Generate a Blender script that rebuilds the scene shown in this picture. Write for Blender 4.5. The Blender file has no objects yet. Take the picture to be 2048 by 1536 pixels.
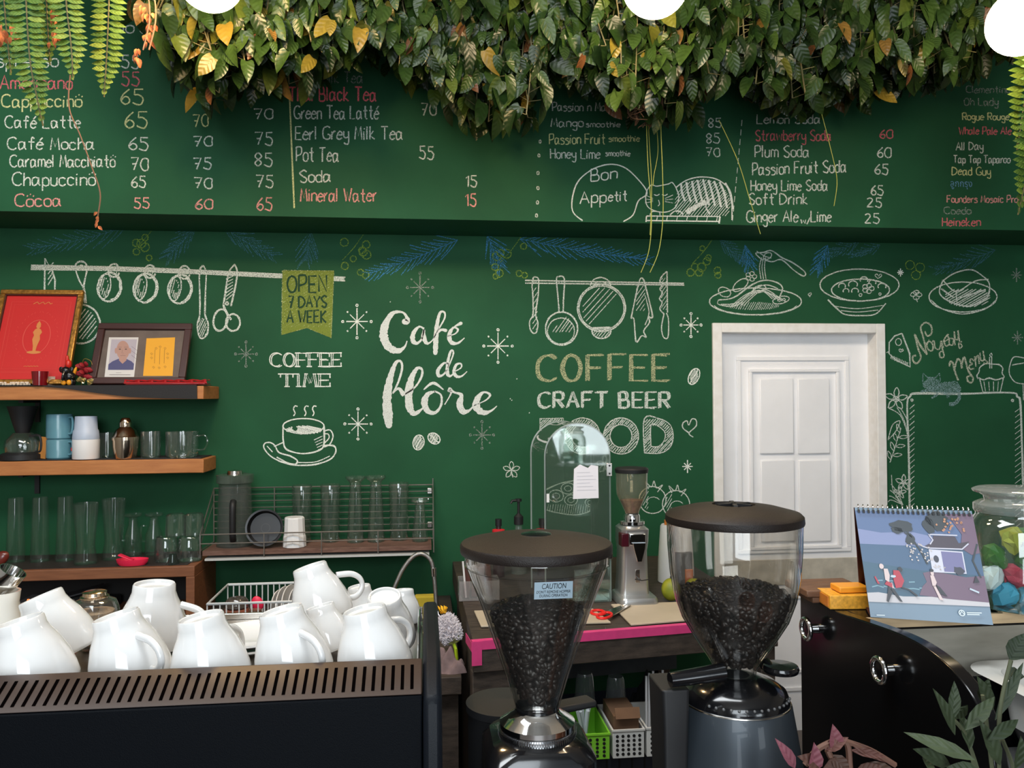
import bpy, math, random
from mathutils import Vector, Matrix
rnd = random.Random(7)
sc = bpy.context.scene
C = sc.collection
# ---------------------------------------------------------------- camera
F = 1600.0
YAW, PITCH, ROLL = math.radians(6.3), math.radians(1.0), math.radians(0.32)
EYE = Vector((0, 0, 1.70))
fw = Vector((math.sin(YAW)*math.cos(PITCH), math.cos(YAW)*math.cos(PITCH), math.sin(PITCH)))
r0 = Vector((math.cos(YAW), -math.sin(YAW), 0)); u0 = r0.cross(fw)
RT = r0*math.cos(ROLL) - u0*math.sin(ROLL); UP = u0*math.cos(ROLL) + r0*math.sin(ROLL)
cam = bpy.data.cameras.new('camera'); camo = bpy.data.objects.new('camera', cam); C.objects.link(camo)
cam.sensor_width = 36; cam.lens = 36*F/2048; cam.clip_start = 0.02
camo.matrix_world = Matrix(((RT.x, UP.x, -fw.x, EYE.x), (RT.y, UP.y, -fw.y, EYE.y), (RT.z, UP.z, -fw.z, EYE.z), (0, 0, 0, 1)))
sc.camera = camo
sc.view_settings.view_transform = 'Standard'; sc.view_settings.look = 'None'
sc.view_settings.gamma = 1; sc.view_settings.use_curve_mapping = False
sc.view_settings.exposure = 0.26
# ---------------------------------------------------------------- light
w = bpy.data.worlds.new('world'); sc.world = w; w.use_nodes = True
w.node_tree.nodes['Background'].inputs[0].default_value = (0.75, 0.88, 1, 1)
w.node_tree.nodes['Background'].inputs[1].default_value = .35
def area(name, loc, aim, sx, sy, power, col):
    l = bpy.data.lights.new(name, 'AREA'); l.shape = 'RECTANGLE'; l.size = sx; l.size_y = sy; l.energy = power; l.color = col
    o = bpy.data.objects.new(name, l); C.objects.link(o); o.location = loc
    o.rotation_euler = (Vector(aim)-Vector(loc)).to_track_quat('-Z', 'Y').to_euler(); return o
area('window_daylight', (-0.6, -2.75, 2.75), (-0.5, 3.8, 2.0), 2.2, 1.7, 85, (0.86, 0.94, 1.0))
area('added_reflection_light', (-.1, -2.8, 1.05), (-.1, 3.8, 1.25), 1.7, 1.5, 44, (0.86, 0.94, 1.0))  # added area light giving bright highlights on the glasses and cups
area('added_reflection_light', (2.4, -2.8, 1.5), (2.4, 3.8, 1.5), 1.0, .9, 16, (0.86, 0.94, 1.0))  # added area light placed to show as a bright patch in the case
area('added_overhead_light', (-0.6, 1.1, 3.93), (-0.3, 2.2, 1.0), 2.6, 1.0, 105, (0.92, 0.97, 1.0))  # added light below the closed ceiling, deepens shelf shade and brightens the cups
# ---------------------------------------------------------------- picture measuring
def ray(px, py):
    return (RT*((px-1024)/F) + UP*((768-py)/F) + fw)
def P(px, py, Y):
    d = ray(px, py); return EYE + d*((Y-EYE.y)/d.y)
def H(px, py, z):
    d = ray(px, py); return EYE + d*((z-EYE.z)/d.z)
def mpp(px, py, Y):
    return (P(px, py, Y)-EYE).dot(fw)/F
# ---------------------------------------------------------------- materials
MATS = {}
def mat(name, col, rough=0.5, metal=0.0, noise=0.0, nscale=12.0, col2=None, bump=0.0, bscale=60.0, trans=0.0, emit=None, es=0.0, spec=0.5, coat=0.0, stretch=None, sheen=0.0):
    if name in MATS: return MATS[name]
    m = bpy.data.materials.new(name); m.use_nodes = True; n = m.node_tree.nodes; l = m.node_tree.links
    b = n['Principled BSDF']; b.inputs['Base Color'].default_value = (*col, 1); b.inputs['Roughness'].default_value = rough
    b.inputs['Metallic'].default_value = metal; b.inputs['Specular IOR Level'].default_value = spec
    b.inputs['Transmission Weight'].default_value = trans; b.inputs['Coat Weight'].default_value = coat
    if sheen: b.inputs['Sheen Weight'].default_value = sheen
    if emit: b.inputs['Emission Color'].default_value = (*emit, 1); b.inputs['Emission Strength'].default_value = es
    if noise or col2 or bump:
        tc = n.new('ShaderNodeTexCoord'); mp = n.new('ShaderNodeMapping'); l.new(tc.outputs['Object'], mp.inputs[0])
        if stretch: mp.inputs['Scale'].default_value = stretch
        if noise or col2:
            t = n.new('ShaderNodeTexNoise'); t.inputs['Scale'].default_value = nscale; t.inputs['Detail'].default_value = 6
            l.new(mp.outputs[0], t.inputs['Vector'])
            r = n.new('ShaderNodeValToRGB'); r.color_ramp.elements[0].position = .3; r.color_ramp.elements[1].position = .7
            c2 = col2 or tuple(min(1, c*(1+noise)) for c in col); c1 = col if col2 else tuple(c*(1-noise) for c in col)
            r.color_ramp.elements[0].color = (*c1, 1); r.color_ramp.elements[1].color = (*c2, 1)
            l.new(t.outputs['Fac'], r.inputs[0]); l.new(r.outputs[0], b.inputs['Base Color'])
        if bump:
            t = n.new('ShaderNodeTexNoise'); t.inputs['Scale'].default_value = bscale; t.inputs['Detail'].default_value = 4
            l.new(mp.outputs[0], t.inputs['Vector']); bp = n.new('ShaderNodeBump'); bp.inputs['Strength'].default_value = bump; bp.inputs['Distance'].default_value = .002
            l.new(t.outputs['Fac'], bp.inputs['Height']); l.new(bp.outputs[0], b.inputs['Normal'])
    MATS[name] = m; return m
def glass(name, tint=(0.96, 0.98, 0.97), f=1.0, rough=0.02, haze=0.0):
    """thin clear glass: see-through with a fresnel reflection and a little milky haze"""
    if name in MATS: return MATS[name]
    m = bpy.data.materials.new(name); m.use_nodes = True; n = m.node_tree.nodes; l = m.node_tree.links
    n.remove(n['Principled BSDF']); out = n['Material Output']
    tr = n.new('ShaderNodeBsdfTransparent'); tr.inputs[0].default_value = (*tint, 1)
    gl = n.new('ShaderNodeBsdfGlossy'); gl.inputs['Roughness'].default_value = rough
    lw = n.new('ShaderNodeLayerWeight'); pw = n.new('ShaderNodeMath'); pw.operation = 'POWER'; pw.inputs[1].default_value = 3.2
    l.new(lw.outputs['Facing'], pw.inputs[0])
    mu = n.new('ShaderNodeMath'); mu.operation = 'MULTIPLY_ADD'; mu.inputs[1].default_value = .8*f; mu.inputs[2].default_value = .035*f; mu.use_clamp = True
    l.new(pw.outputs[0], mu.inputs[0]); mx = n.new('ShaderNodeMixShader')
    l.new(mu.outputs[0], mx.inputs[0]); l.new(tr.outputs[0], mx.inputs[1]); l.new(gl.outputs[0], mx.inputs[2]); last = mx
    if haze:
        df = n.new('ShaderNodeBsdfDiffuse'); df.inputs[0].default_value = (.75, .78, .76, 1); m2 = n.new('ShaderNodeMixShader'); m2.inputs[0].default_value = haze
        l.new(mx.outputs[0], m2.inputs[1]); l.new(df.outputs[0], m2.inputs[2]); last = m2
    l.new(last.outputs[0], out.inputs[0]); MATS[name] = m; return m
def chalk(name, col, dense=.5):
    """dusty chalk, broken up by the grain of the board under it"""
    if name in MATS: return MATS[name]
    m = bpy.data.materials.new(name); m.use_nodes = True; n = m.node_tree.nodes; l = m.node_tree.links
    b = n['Principled BSDF']; b.inputs['Base Color'].default_value = (*col, 1); b.inputs['Roughness'].default_value = .95; b.inputs['Specular IOR Level'].default_value = .05
    tc = n.new('ShaderNodeTexCoord'); t = n.new('ShaderNodeTexNoise'); t.inputs['Scale'].default_value = 330; t.inputs['Detail'].default_value = 3
    l.new(tc.outputs['Object'], t.inputs['Vector'])
    r = n.new('ShaderNodeMapRange'); r.inputs[1].default_value = .58-dense*.35; r.inputs[2].default_value = .72-dense*.35; l.new(t.outputs['Fac'], r.inputs[0])
    tr = n.new('ShaderNodeBsdfTransparent'); mx = n.new('ShaderNodeMixShader')
    l.new(r.outputs[0], mx.inputs[0]); l.new(tr.outputs[0], mx.inputs[1]); l.new(b.outputs[0], mx.inputs[2])
    l.new(mx.outputs[0], n['Material Output'].inputs[0]); MATS[name] = m; return m
# ---------------------------------------------------------------- objects
ORG = {}
def thing(name, label, cat, loc, group=None, kind=None):
    o = bpy.data.objects.new(name, None); C.objects.link(o); o.location = loc; o.empty_display_size = .05
    ORG[o.name] = Vector(loc); return tag(o, label, cat, group, kind)
def tag(o, label, cat, group=None, kind=None):
    o['label'] = label; o['category'] = cat
    if group: o['group'] = group
    if kind: o['kind'] = kind
    return o
def dup(root, loc, rotz=None, label=None, group=None):
    r = root.copy(); C.objects.link(r); r.location = loc; ORG[r.name] = Vector(loc)
    if rotz is not None: r.rotation_euler = rotz if isinstance(rotz, tuple) else (0, 0, rotz)
    if label: r['label'] = label
    if group: r['group'] = group
    for ch in list(root.children):
        c = ch.copy(); C.objects.link(c); c.parent = r
        for g in ch.children:
            d = g.copy(); C.objects.link(d); d.parent = c
    return r
class MB:
    def __init__(s): s.v = []; s.f = []; s.c = []; s.d = []
    def add(s, vs, fs):
        b = len(s.v); s.v += [Vector(x) for x in vs]; s.f += [tuple(i+b for i in f) for f in fs]; return s
    def box(s, a, b):
        x0, y0, z0 = a; x1, y1, z1 = b
        return s.add([(x0,y0,z0),(x1,y0,z0),(x1,y1,z0),(x0,y1,z0),(x0,y0,z1),(x1,y0,z1),(x1,y1,z1),(x0,y1,z1)],
                     [(0,3,2,1),(4,5,6,7),(0,1,5,4),(1,2,6,5),(2,3,7,6),(3,0,4,7)])
    def obox(s, c, size, M=None):
        t = MB().box([-x/2 for x in size], [x/2 for x in size]); M = M or Matrix.Identity(3)
        return s.add([Vector(c)+M@v for v in t.v], t.f)
    def lathe(s, prof, at=(0, 0), seg=40, M=None, o=None, caps=False):
        """profile of (r, z) turned round the vertical through AT; M and o place it anywhere"""
        b = len(s.v); n = len(prof); o = Vector(o) if o is not None else Vector((at[0], at[1], 0)); M = M or Matrix.Identity(3)
        for r, z in prof:
            for k in range(seg):
                a = 2*math.pi*k/seg; s.v.append(o + M@Vector((r*math.cos(a), r*math.sin(a), z)))
        for i in range(n-1):
            for k in range(seg):
                k2 = (k+1) % seg; s.f.append((b+i*seg+k, b+i*seg+k2, b+(i+1)*seg+k2, b+(i+1)*seg+k))
        if caps:
            s.f.append(tuple(b+k for k in range(seg-1, -1, -1))); s.f.append(tuple(b+(n-1)*seg+k for k in range(seg)))
        return s
    def tube(s, pts, r, seg=8, closed=False, cap=True):
        pts = [Vector(p) for p in pts]; n = len(pts); b = len(s.v); up = None
        for i, p in enumerate(pts):
            if closed: t = pts[(i+1) % n]-pts[i-1]
            else: t = pts[min(i+1, n-1)]-pts[max(i-1, 0)]
            t.normalize()
            if up is None: up = t.orthogonal().normalized()
            else: up = (up - t*up.dot(t)).normalized()
            q = t.cross(up); rr = r[i] if isinstance(r, (list, tuple)) else r
            for k in range(seg):
                a = 2*math.pi*k/seg; s.v.append(p + up*(rr*math.cos(a)) + q*(rr*math.sin(a)))
        for i in range(n if closed else n-1):
            i2 = (i+1) % n
            for k in range(seg):
                k2 = (k+1) % seg; s.f.append((b+i*seg+k, b+i*seg+k2, b+i2*seg+k2, b+i2*seg+k))
        if cap and not closed:
            s.f.append(tuple(b+k for k in range(seg-1, -1, -1))); s.f.append(tuple(b+(n-1)*seg+k for k in range(seg)))
        return s
    def prism(s, pts, vec):
        n = len(pts); pts = [Vector(p) for p in pts]; vec = Vector(vec); b = len(s.v)
        s.v += pts + [p+vec for p in pts]
        s.f += [tuple(b+i for i in range(n)), tuple(b+n+i for i in range(n-1, -1, -1))] + [(b+i, b+n+i, b+n+(i+1) % n, b+(i+1) % n) for i in range(n)]
        return s
    def ell(s, c, r, seg=12, rings=8, M=None):
        prof = [(math.sin(math.pi*i/rings), -math.cos(math.pi*i/rings)) for i in range(rings+1)]
        M = M or Matrix.Identity(3)
        t = MB().lathe([(max(a, 1e-3), z) for a, z in prof], seg=seg)
        return s.add([Vector(c)+M@Vector((v.x*r[0], v.y*r[1], v.z*r[2])) for v in t.v], t.f)
    def build(s, name, m, parent=None, smooth=38, bevel=0.0, bseg=2, sub=0, local=False, label=None):
        me = bpy.data.meshes.new(name); o = bpy.data.objects.new(name, me); C.objects.link(o)
        org = Vector((0, 0, 0))
        if parent is not None:
            o.parent = parent; org = ORG.get(parent.name, org)
        elif s.v and not local:
            lo = Vector([min(v[i] for v in s.v) for i in range(3)]); hi = Vector([max(v[i] for v in s.v) for i in range(3)])
            org = Vector(((lo.x+hi.x)/2, (lo.y+hi.y)/2, lo.z)); o.location = org
        ORG[o.name] = org
        if local: org = Vector((0, 0, 0))
        me.from_pydata([tuple(v-org) for v in s.v], [], s.f); me.validate()
        if s.c:
            at = me.attributes.new('tone', 'FLOAT', 'POINT'); at.data.foreach_set('value', s.c)
            if len(s.d) == len(s.v): at = me.attributes.new('vein', 'FLOAT', 'POINT'); at.data.foreach_set('value', s.d)
        me.materials.append(m)
        if smooth:
            me.polygons.foreach_set('use_smooth', [True]*len(me.polygons)); me.set_sharp_from_angle(angle=math.radians(smooth))
        if bevel:
            b = o.modifiers.new('b', 'BEVEL'); b.width = bevel; b.segments = bseg; b.limit_method = 'ANGLE'; b.angle_limit = math.radians(40)
        if sub: q = o.modifiers.new('s', 'SUBSURF'); q.levels = sub; q.render_levels = sub
        if label: o['label'] = label
        return o
def shell(prof, t):
    """outer profile listed bottom to top -> outer + inner wall, solid bottom of thickness t"""
    inner = [(max(r-t, 1e-4), z) for r, z in prof]; inner[0] = (inner[0][0], prof[0][1]+t*1.4)
    if inner[0][1] >= inner[1][1]: inner = [(inner[1][0], inner[0][1])] + inner[2:]
    return [(1e-4, prof[0][1])] + list(prof) + inner[::-1] + [(1e-4, inner[0][1])]
def axis(px, py, Y):
    p = P(px, py, Y); return p
def frame_bars(m_, x0, z0, x1, z1, wd, y0, y1):
    return m_.box((x0, y0, z0), (x1, y1, z0+wd)).box((x0, y0, z1-wd), (x1, y1, z1)).box((x0, y0, z0+wd), (x0+wd, y1, z1-wd)).box((x1-wd, y0, z0+wd), (x1, y1, z1-wd))
def pprof(cx, Y, pts):
    """radii and heights read in the picture along a vertical axis standing at distance Y -> metres"""
    out = []
    for r, y in pts:
        out.append((max(r*mpp(cx, y, Y), 1e-4), P(cx, y, Y).z))
    return out
def smooth_path(pts, n=6, closed=False):
    pts = [Vector(p) for p in pts]; out = []; m = len(pts)
    if m < 3: return pts
    rng = range(m) if closed else range(m-1)
    for i in rng:
        if closed: p0, p1, p2, p3 = pts[i-1], pts[i], pts[(i+1) % m], pts[(i+2) % m]
        else: p0, p1, p2, p3 = pts[max(i-1, 0)], pts[i], pts[i+1], pts[min(i+2, m-1)]
        for k in range(n):
            t = k/n
            out.append(.5*((2*p1)+(p2-p0)*t+(2*p0-5*p1+4*p2-p3)*t*t+(3*p1-p0-3*p2+p3)*t**3))
    if not closed: out.append(pts[-1])
    return out
def rotm(ax, deg): return Matrix.Rotation(math.radians(deg), 3, ax)
def ring(c, r, n=24, M=None, r2=None):
    M = M or Matrix.Identity(3); c = Vector(c)
    return [c + M@Vector((r*math.cos(2*math.pi*k/n), (r2 or r)*math.sin(2*math.pi*k/n), 0)) for k in range(n)]
def text_mesh(body, size, font_shear=0.0):
    cu = bpy.data.curves.new('t', 'FONT'); cu.body = body; cu.size = size; cu.shear = font_shear
    o = bpy.data.objects.new('t', cu); C.objects.link(o); bpy.context.view_layer.update()
    me = o.evaluated_get(bpy.context.evaluated_depsgraph_get()).to_mesh()
    vs = [v.co.copy() for v in me.vertices]; fs = [tuple(p.vertices) for p in me.polygons]
    o.evaluated_get(bpy.context.evaluated_depsgraph_get()).to_mesh_clear(); bpy.data.objects.remove(o); bpy.data.curves.remove(cu)
    return vs, fs
def flat_text(mb, body, size, o, X, Z, width=None, shear=0.0):
    """lettering laid in the plane spanned by unit vectors X (along) and Z (up), lower left at o"""
    vs, fs = text_mesh(body, size, shear)
    if not vs: return
    x0 = min(v.x for v in vs); x1 = max(v.x for v in vs); k = width/(x1-x0) if width else 1
    mb.add([Vector(o)+Vector(X)*((v.x-x0)*k)+Vector(Z)*v.y for v in vs], fs)
# ---------------------------------------------------------------- room
YW = 3.85          # the green wall
YB = 3.50          # face of the menu board that stands out above it
def struct(name, mb, m, **k):
    o = mb.build(name, m, **k); o['kind'] = 'structure'; return o
green = mat('green_wall_paint', (0.0125, 0.080, 0.033), rough=.7, noise=.14, nscale=3.0, spec=.22, bump=.10, bscale=120)
DX0, DX1 = P(1424, 700, YW).x, P(1772, 1000, YW).x          # door opening incl. frame
DZ1 = P(1590, 647, YW).z
wall = MB()
wall.box((-2.9, YW, 0), (DX0+.005, YW+.15, 4)); wall.box((DX1-.005, YW, 0), (4.2, YW+.15, 4)); wall.box((DX0+.005, YW, DZ1-.005), (DX1-.005, YW+.15, 4))
wall_back = struct('wall_back', wall, green)
struct('floor', MB().box((-2.9, -3.1, -.1), (4.2, 4.2, 0)), mat('floor_tile', (.12, .10, .09), rough=.5, noise=.3))
struct('ceiling', MB().box((-2.9, -3.1, 4), (4.2, 4.0, 4.1)), mat('ceiling_paint', (.42, .40, .37), rough=.9))
plaster = mat('side_wall_plaster', (.30, .28, .25), rough=.9, noise=.1)
struct('wall_left', MB().box((-3, -3.1, 0), (-2.9, 4.0, 4)), plaster)
struct('wall_right', MB().box((4.2, -3.1, 0), (4.3, 4.0, 4)), plaster)
fwall = MB().box((-2.9, -3.1, 0), (4.2, -3, .25)).box((-2.9, -3.1, 3.65), (4.2, -3, 4)).box((-2.9, -3.1, .25), (-1.75, -3, 3.65)).box((2.95, -3.1, .25), (4.2, -3, 3.65))
struct('wall_front', fwall, plaster)
wf = MB()
for x in (-1.75, -.6, .55, 1.75, 2.9): wf.box((x, -3.06, .25), (x+.05, -3.0, 3.65))
wf.box((-1.75, -3.06, 2.75), (2.95, -3.0, 2.8))
struct('window_1', wf, mat('window_white', (.6, .6, .58), rough=.5))
tag_board = tag(MB().box((-2.9, YB, P(1000, 441, YB).z), (4.2, YW, 4)).build('menu_board', green), 'green painted bulkhead chalkboard with the drinks menu and prices', 'menu board')
# ---------------------------------------------------------------- chalk
class Chalk:
    """collects chalk strokes given in picture measure and lays them on an upright plane at distance Y"""
    def __init__(s, Y, off=.0012): s.mb = MB(); s.Y = Y-off; s.k = 0
    def poly(s, pts):
        s.mb.add([P(x, y, s.Y) for x, y in pts], [tuple(range(len(pts)-1, -1, -1))])
    def ribbon(s, pts, wd):
        n = len(pts); L = []; R = []; s.k += 1; Y_ = s.Y-(s.k % 48)*1.6e-5   # each stroke lies on the dust of the last
        for i in range(n):
            a = pts[max(i-1, 0)]; b = pts[min(i+1, n-1)]; dx, dy = b[0]-a[0], b[1]-a[1]; d = math.hypot(dx, dy) or 1
            ww = (wd[i] if isinstance(wd, list) else wd)*(rnd.uniform(.85, 1.15))/2
            nx, ny = -dy/d*ww, dx/d*ww
            L.append(P(pts[i][0]+nx, pts[i][1]+ny, Y_)); R.append(P(pts[i][0]-nx, pts[i][1]-ny, Y_))
        s.mb.add(L+R, [(i, i+1, n+i+1, n+i) for i in range(n-1)]); return s
    def S(s, pts, wd=2.2, straight=False, closed=False, j=0.0, rep=1):
        """smooth stroke through points; closed, jittered or repeated for a sketched line"""
        for _ in range(rep):
            q = [(x+rnd.uniform(-j, j), y+rnd.uniform(-j, j)) for x, y in pts]
            if closed: q = q+[q[0]]
            if len(q) == 1: q = [q[0], (q[0][0]+wd*.6, q[0][1]+wd*.5)]
            if straight or len(q) < 3: p = q
            else: p = [(v.x, v.y) for v in smooth_path([(x, y, 0) for x, y in q], 5)]
            s.ribbon(p, wd)
        return s
    def E(s, cx, cy, rx, ry, wd=2.2, a0=0, a1=360, rot=0, j=.6, rep=1):
        for _ in range(rep):
            pts = []; n = max(8, int((rx+ry)*abs(a1-a0)/360*.5)+6); ca, sa = math.cos(math.radians(rot)), math.sin(math.radians(rot))
            for k in range(n+1):
                a = math.radians(a0+(a1-a0)*k/n); x, y = rx*math.cos(a), ry*math.sin(a)
                pts.append((cx+x*ca-y*sa+rnd.uniform(-j, j)*.5, cy+x*sa+y*ca+rnd.uniform(-j, j)*.5))
            s.ribbon(pts, wd)
        return s
    def brush(s, pts):
        q = smooth_path([(x, y, w_) for x, y, w_ in pts], 8); s.ribbon([(v.x, v.y) for v in q], [max(v.z, 1) for v in q])
        for e in (q[0], q[-1]):
            if e.z > 4: s.poly([(e.x+e.z/2*math.cos(a*.6283), e.y+e.z/2*math.sin(a*.6283)) for a in range(10)])
        return s
    def hatch(s, inside, x0, y0, x1, y1, ang=-55, gap=5, wd=1.6):
        """parallel lines at ANG degrees kept where inside(x, y)"""
        cx, cy = (x0+x1)/2, (y0+y1)/2; R = math.hypot(x1-x0, y1-y0)/2; ca, sa = math.cos(math.radians(ang)), math.sin(math.radians(ang))
        t = -R
        while t < R:
            run = []
            u = -R
            while u <= R:
                x, y = cx+u*ca-t*sa, cy+u*sa+t*ca
                if inside(x, y): run.append((x, y))
                else:
                    if len(run) > 1: s.ribbon([run[0], run[-1]], wd)
                    run = []
                u += 1.5
            if len(run) > 1: s.ribbon([run[0], run[-1]], wd)
            t += gap*rnd.uniform(.75, 1.25)
        return s
    def put(s, name, m, parent, label=None):
        return s.mb.build(name, m, parent, smooth=0, label=label)
GL = {}
def _g(line):
    for it in line.split('\n'):
        if it.strip():
            ch, wd, *st = it.split(); GL[ch] = (float(wd), st)
_g("""A 6 -0d3l6d -1g5g
B 5 -0d0l 0l3l4j3h0h 0h4h5f4d0d
C 6 6k4l1k0h1e4d6e
D 6 -0d0l 0l4k6h4e0d
E 5 -5l0l0d5d -0h4h
F 5 -5l0l0d -0h4h
G 6 6k4l1k0h1e4d6e6g -6g4g
H 5 -0d0l -5d5l -0h5h
I 2 -1d1l
K 5 -0d0l -5l0h5d
L 5 -0l0d5d
M 6 -0d1l3f5l6d
N 5 -0d0l5d5l
O 6 3l1k0h1e3d5e6h5k3l
P 5 -0d0l 0l4l5j4h0g
R 5 -0d0l 0l4l5j4h0h -2h5d
S 5 5k3l1k0j2h4g5f4d2d0e
T 6 -0l6l -3l3d
U 5 0l0f1d4d5f5l
V 6 -0l3d6l
W 7 -0l2d3j5d7l
Y 6 -0l3h6l -3h3d
a 5 4h2i0h0e1d3e4h -4i4e5d
b 4 -0l0d 0h2i4h4e2d0e
c 4 4h2i0h0e2d4e
d 4 4h2i0h0e2d4e -4l4d
e 4 0g4g4h2i0g0e2d4e
f 4 4k3l2k2d -0i4i
g 4 4h2i0h0f2e4f 4i4b2a0b
h 4 -0l0d 0g2i4h4d
i 1 -0i0d 0k
k 4 -0l0d -3i0f4d
l 1 -0l0d
m 6 -0i0d 0h1i3h3d 3h4i6h6d
n 4 -0i0d 0h2i4h4d
o 4 2i0h0e2d4e4h2i
p 4 -0i0a 0h2i4h4e2d0e
r 3 -0i0d 0g2i3i
s 4 4h2i0h2g4f3d0d
t 4 -2l2e3d4d -0i4i
u 4 0i0e1d3d4f -4i4d
v 4 -0i2d4i
w 6 -0i1d3h5d6i
y 4 0i0f2e4f 4i4b2a0b
z 4 -0i4i0d4d
0 5 3l1k0h1e3d5e5h5k3l
1 2 -0j2l2d
2 5 0k2l4k4i0d -0d5d
5 5 -5l1l1i 1i3i5g4d2d0e
6 4 4l1i0f2d4e4g2h0f
7 5 -0l5l2d -1h4h
8 4 2h0j2l4j2h0f2d4f2h
/ 4 -0c4k
. 1 0d
é 4 0g4g4h2i0g0e2d4e -2j4l
ô 4 2i0h0e2d4e4h2i -0j2l4j
ö 4 2i0h0e2d4e4h2i 0k 2l 4k""")
def write(ck, s, x0, x1, base, cap, wd=2.0, slope=0.0, rep=1, j=.35, gap=1.6):
    """hand lettering from x0 to x1 with its foot on BASE, capitals CAP high"""
    tot = sum((GL[c][0] if c in GL else 2.2)+gap for c in s)-gap; kx = (x1-x0)/tot; ky = cap/8; x = 0
    for c in s:
        if c not in GL: x += 2.2+gap; continue
        wd_, st = GL[c]; dy = rnd.uniform(-.25, .25)*ky
        for q in st:
            straight = q[0] == '-'; q = q.lstrip('-')
            pts = [(x0+(x+int(q[i]))*kx, base+dy-(ord(q[i+1])-100)*ky+slope*(x+int(q[i]))*kx) for i in range(0, len(q), 2)]
            ck.S(pts, wd, straight=straight, j=j, rep=rep)
        x += wd_+gap
CW = chalk('white_chalk', (.76, .80, .73), .75); CS = chalk('soft_white_chalk', (.63, .68, .61), .62); CD = chalk('grey_chalk', (.30, .34, .30), .45)
CC = chalk('cream_white_chalk', (.58, .60, .46), .5)
CR = chalk('red_chalk', (.60, .15, .17), .66); CPK = chalk('pink_chalk', (.66, .30, .27), .68); CY = chalk('yellow_chalk', (.60, .62, .30), .68)
CB = chalk('blue_chalk', (.07, .27, .52), .48); CBD = chalk('dim_blue_chalk', (.07, .20, .25), .42); CO = chalk('olive_chalk', (.22, .36, .06), .42)
CF = chalk('solid_white_chalk', (.66, .69, .65), .85); CTEAL = chalk('pale_blue_chalk', (.25, .38, .38), .4)
# ---------------------------------------------------------------- the menu on the bulkhead
def menu(name, label, m, rows, wd=2.3):
    label = label.split(' chalk')[0] + ' chalk lettering'
    for r in rows:
        ck = Chalk(YB); write(ck, r[0], r[1], r[2], r[3], r[4], (r[5] if len(r) > 5 else wd)*1.12, slope=r[6] if len(r) > 6 else .0)
        ck.put(name, m, tag_board, label)
menu('chalk_lettering', 'white chalk list of coffees', CS, [
    ('Hot', 228, 288, 66, 24), ('Espresso', -28, 116, 134, 26), ('55', 243, 277, 136, 25), ('Café Latte', 10, 160, 256, 24), ('Café Mocha', 15, 188, 299, 24),
    ('Caramel Macchiatö', 20, 230, 334, 24), ('Chapuccinö', 25, 190, 371, 26),
    ('65', 258, 296, 300, 25), ('70', 262, 296, 341, 25), ('65', 263, 291, 375, 22), ('70', 387, 424, 293, 20), ('75', 387, 422, 338, 22), ('70', 388, 424, 377, 21),
    ('75', 510, 545, 290, 25), ('85', 510, 544, 332, 26), ('75', 512, 546, 374, 24), ('70', 385, 416, 206, 22), ('70', 508, 545, 238, 20)], 2.4)
menu('chalk_lettering', 'pale yellow chalk lines of the coffee list', CY, [('Cappuccinö', 3, 163, 214, 25, 2.6), ('65', 242, 286, 209, 30, 2.6), ('65', 250, 294, 255, 32, 2.6), ('70', 386, 416, 253, 24)])
menu('chalk_lettering', 'red chalk lines of the coffee list', CPK, [('Cöcoa', 30, 122, 413, 25), ('55', 268, 298, 416, 20), ('60', 391, 425, 418, 20), ('65', 514, 544, 420, 25)], 2.5)
menu('chalk_lettering', 'red chalk word and price behind the fern', CR, [('Americano', 0, 144, 178, 27), ('55', 243, 278, 171, 27)], 2.6)
menu('chalk_lettering', 'white chalk list of teas', CS, [('Green Tea Latté', 588, 757, 238, 26), ('Eerl Grey Milk Tea', 591, 805, 279, 26), ('Pot Tea', 593, 677, 323, 28),
    ('Soda', 600, 661, 364, 24), ('70', 842, 872, 231, 24), ('70', 935, 968, 220, 15), ('55', 838, 867, 318, 25), ('15', 932, 953, 373, 22)], 2.4)
menu('chalk_lettering', 'grey chalk tea names half hidden by leaves', CD, [('Lemon', 590, 650, 131, 20), ('Thai Milk Tea', 590, 725, 166, 22)], 2.2)
menu('chalk_lettering', 'red chalk name of the Thai Black Tea', chalk('bright_red_chalk', (.85, .17, .20), .75), [('Thai Black Tea', 578, 752, 202, 28)], 2.8)
menu('chalk_lettering', 'pink chalk line reading Mineral Water 15', CPK, [('Mineral Water', 601, 753, 403, 26), ('15', 931, 952, 412, 24)], 2.4)
menu('chalk_lettering', 'white chalk list of smoothies', CS, [('Mango', 1102, 1166, 254, 17), ('smoothie', 1172, 1240, 254, 11, 1.7), ('Honey Lime', 1101, 1200, 317, 19), ('smoothie', 1211, 1260, 312, 11, 1.7),
    ('85', 1417, 1442, 255, 18), ('85', 1413, 1439, 286, 19), ('70', 1412, 1439, 313, 17), ('Passion n Mango', 1105, 1240, 222, 17)], 2.0)
menu('chalk_lettering', 'cream chalk line of the Passion Fruit smoothie', CY, [('Passion Fruit', 1099, 1210, 288, 20), ('smoothie', 1218, 1279, 283, 12, 1.7)], 2.0)
menu('chalk_lettering', 'white chalk list of sodas', CS, [('Lemon Soda', 1514, 1640, 247, 18), ('Plum Soda', 1510, 1618, 314, 23), ('Passion Fruit Soda', 1505, 1692, 350, 24, 2.3, -.03), ('Honey Lime Soda', 1502, 1655, 381, 21),
    ('Soft Drink', 1498, 1615, 409, 22), ('Ginger Ale', 1493, 1596, 444, 23), ('w/', 1602, 1620, 447, 13), ('Lime', 1622, 1662, 444, 22), ('60', 1755, 1782, 315, 20), ('65', 1750, 1776, 349, 20),
    ('65', 1742, 1766, 390, 19), ('25', 1734, 1763, 414, 18), ('25', 1730, 1758, 446, 19)], 2.2)
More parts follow.
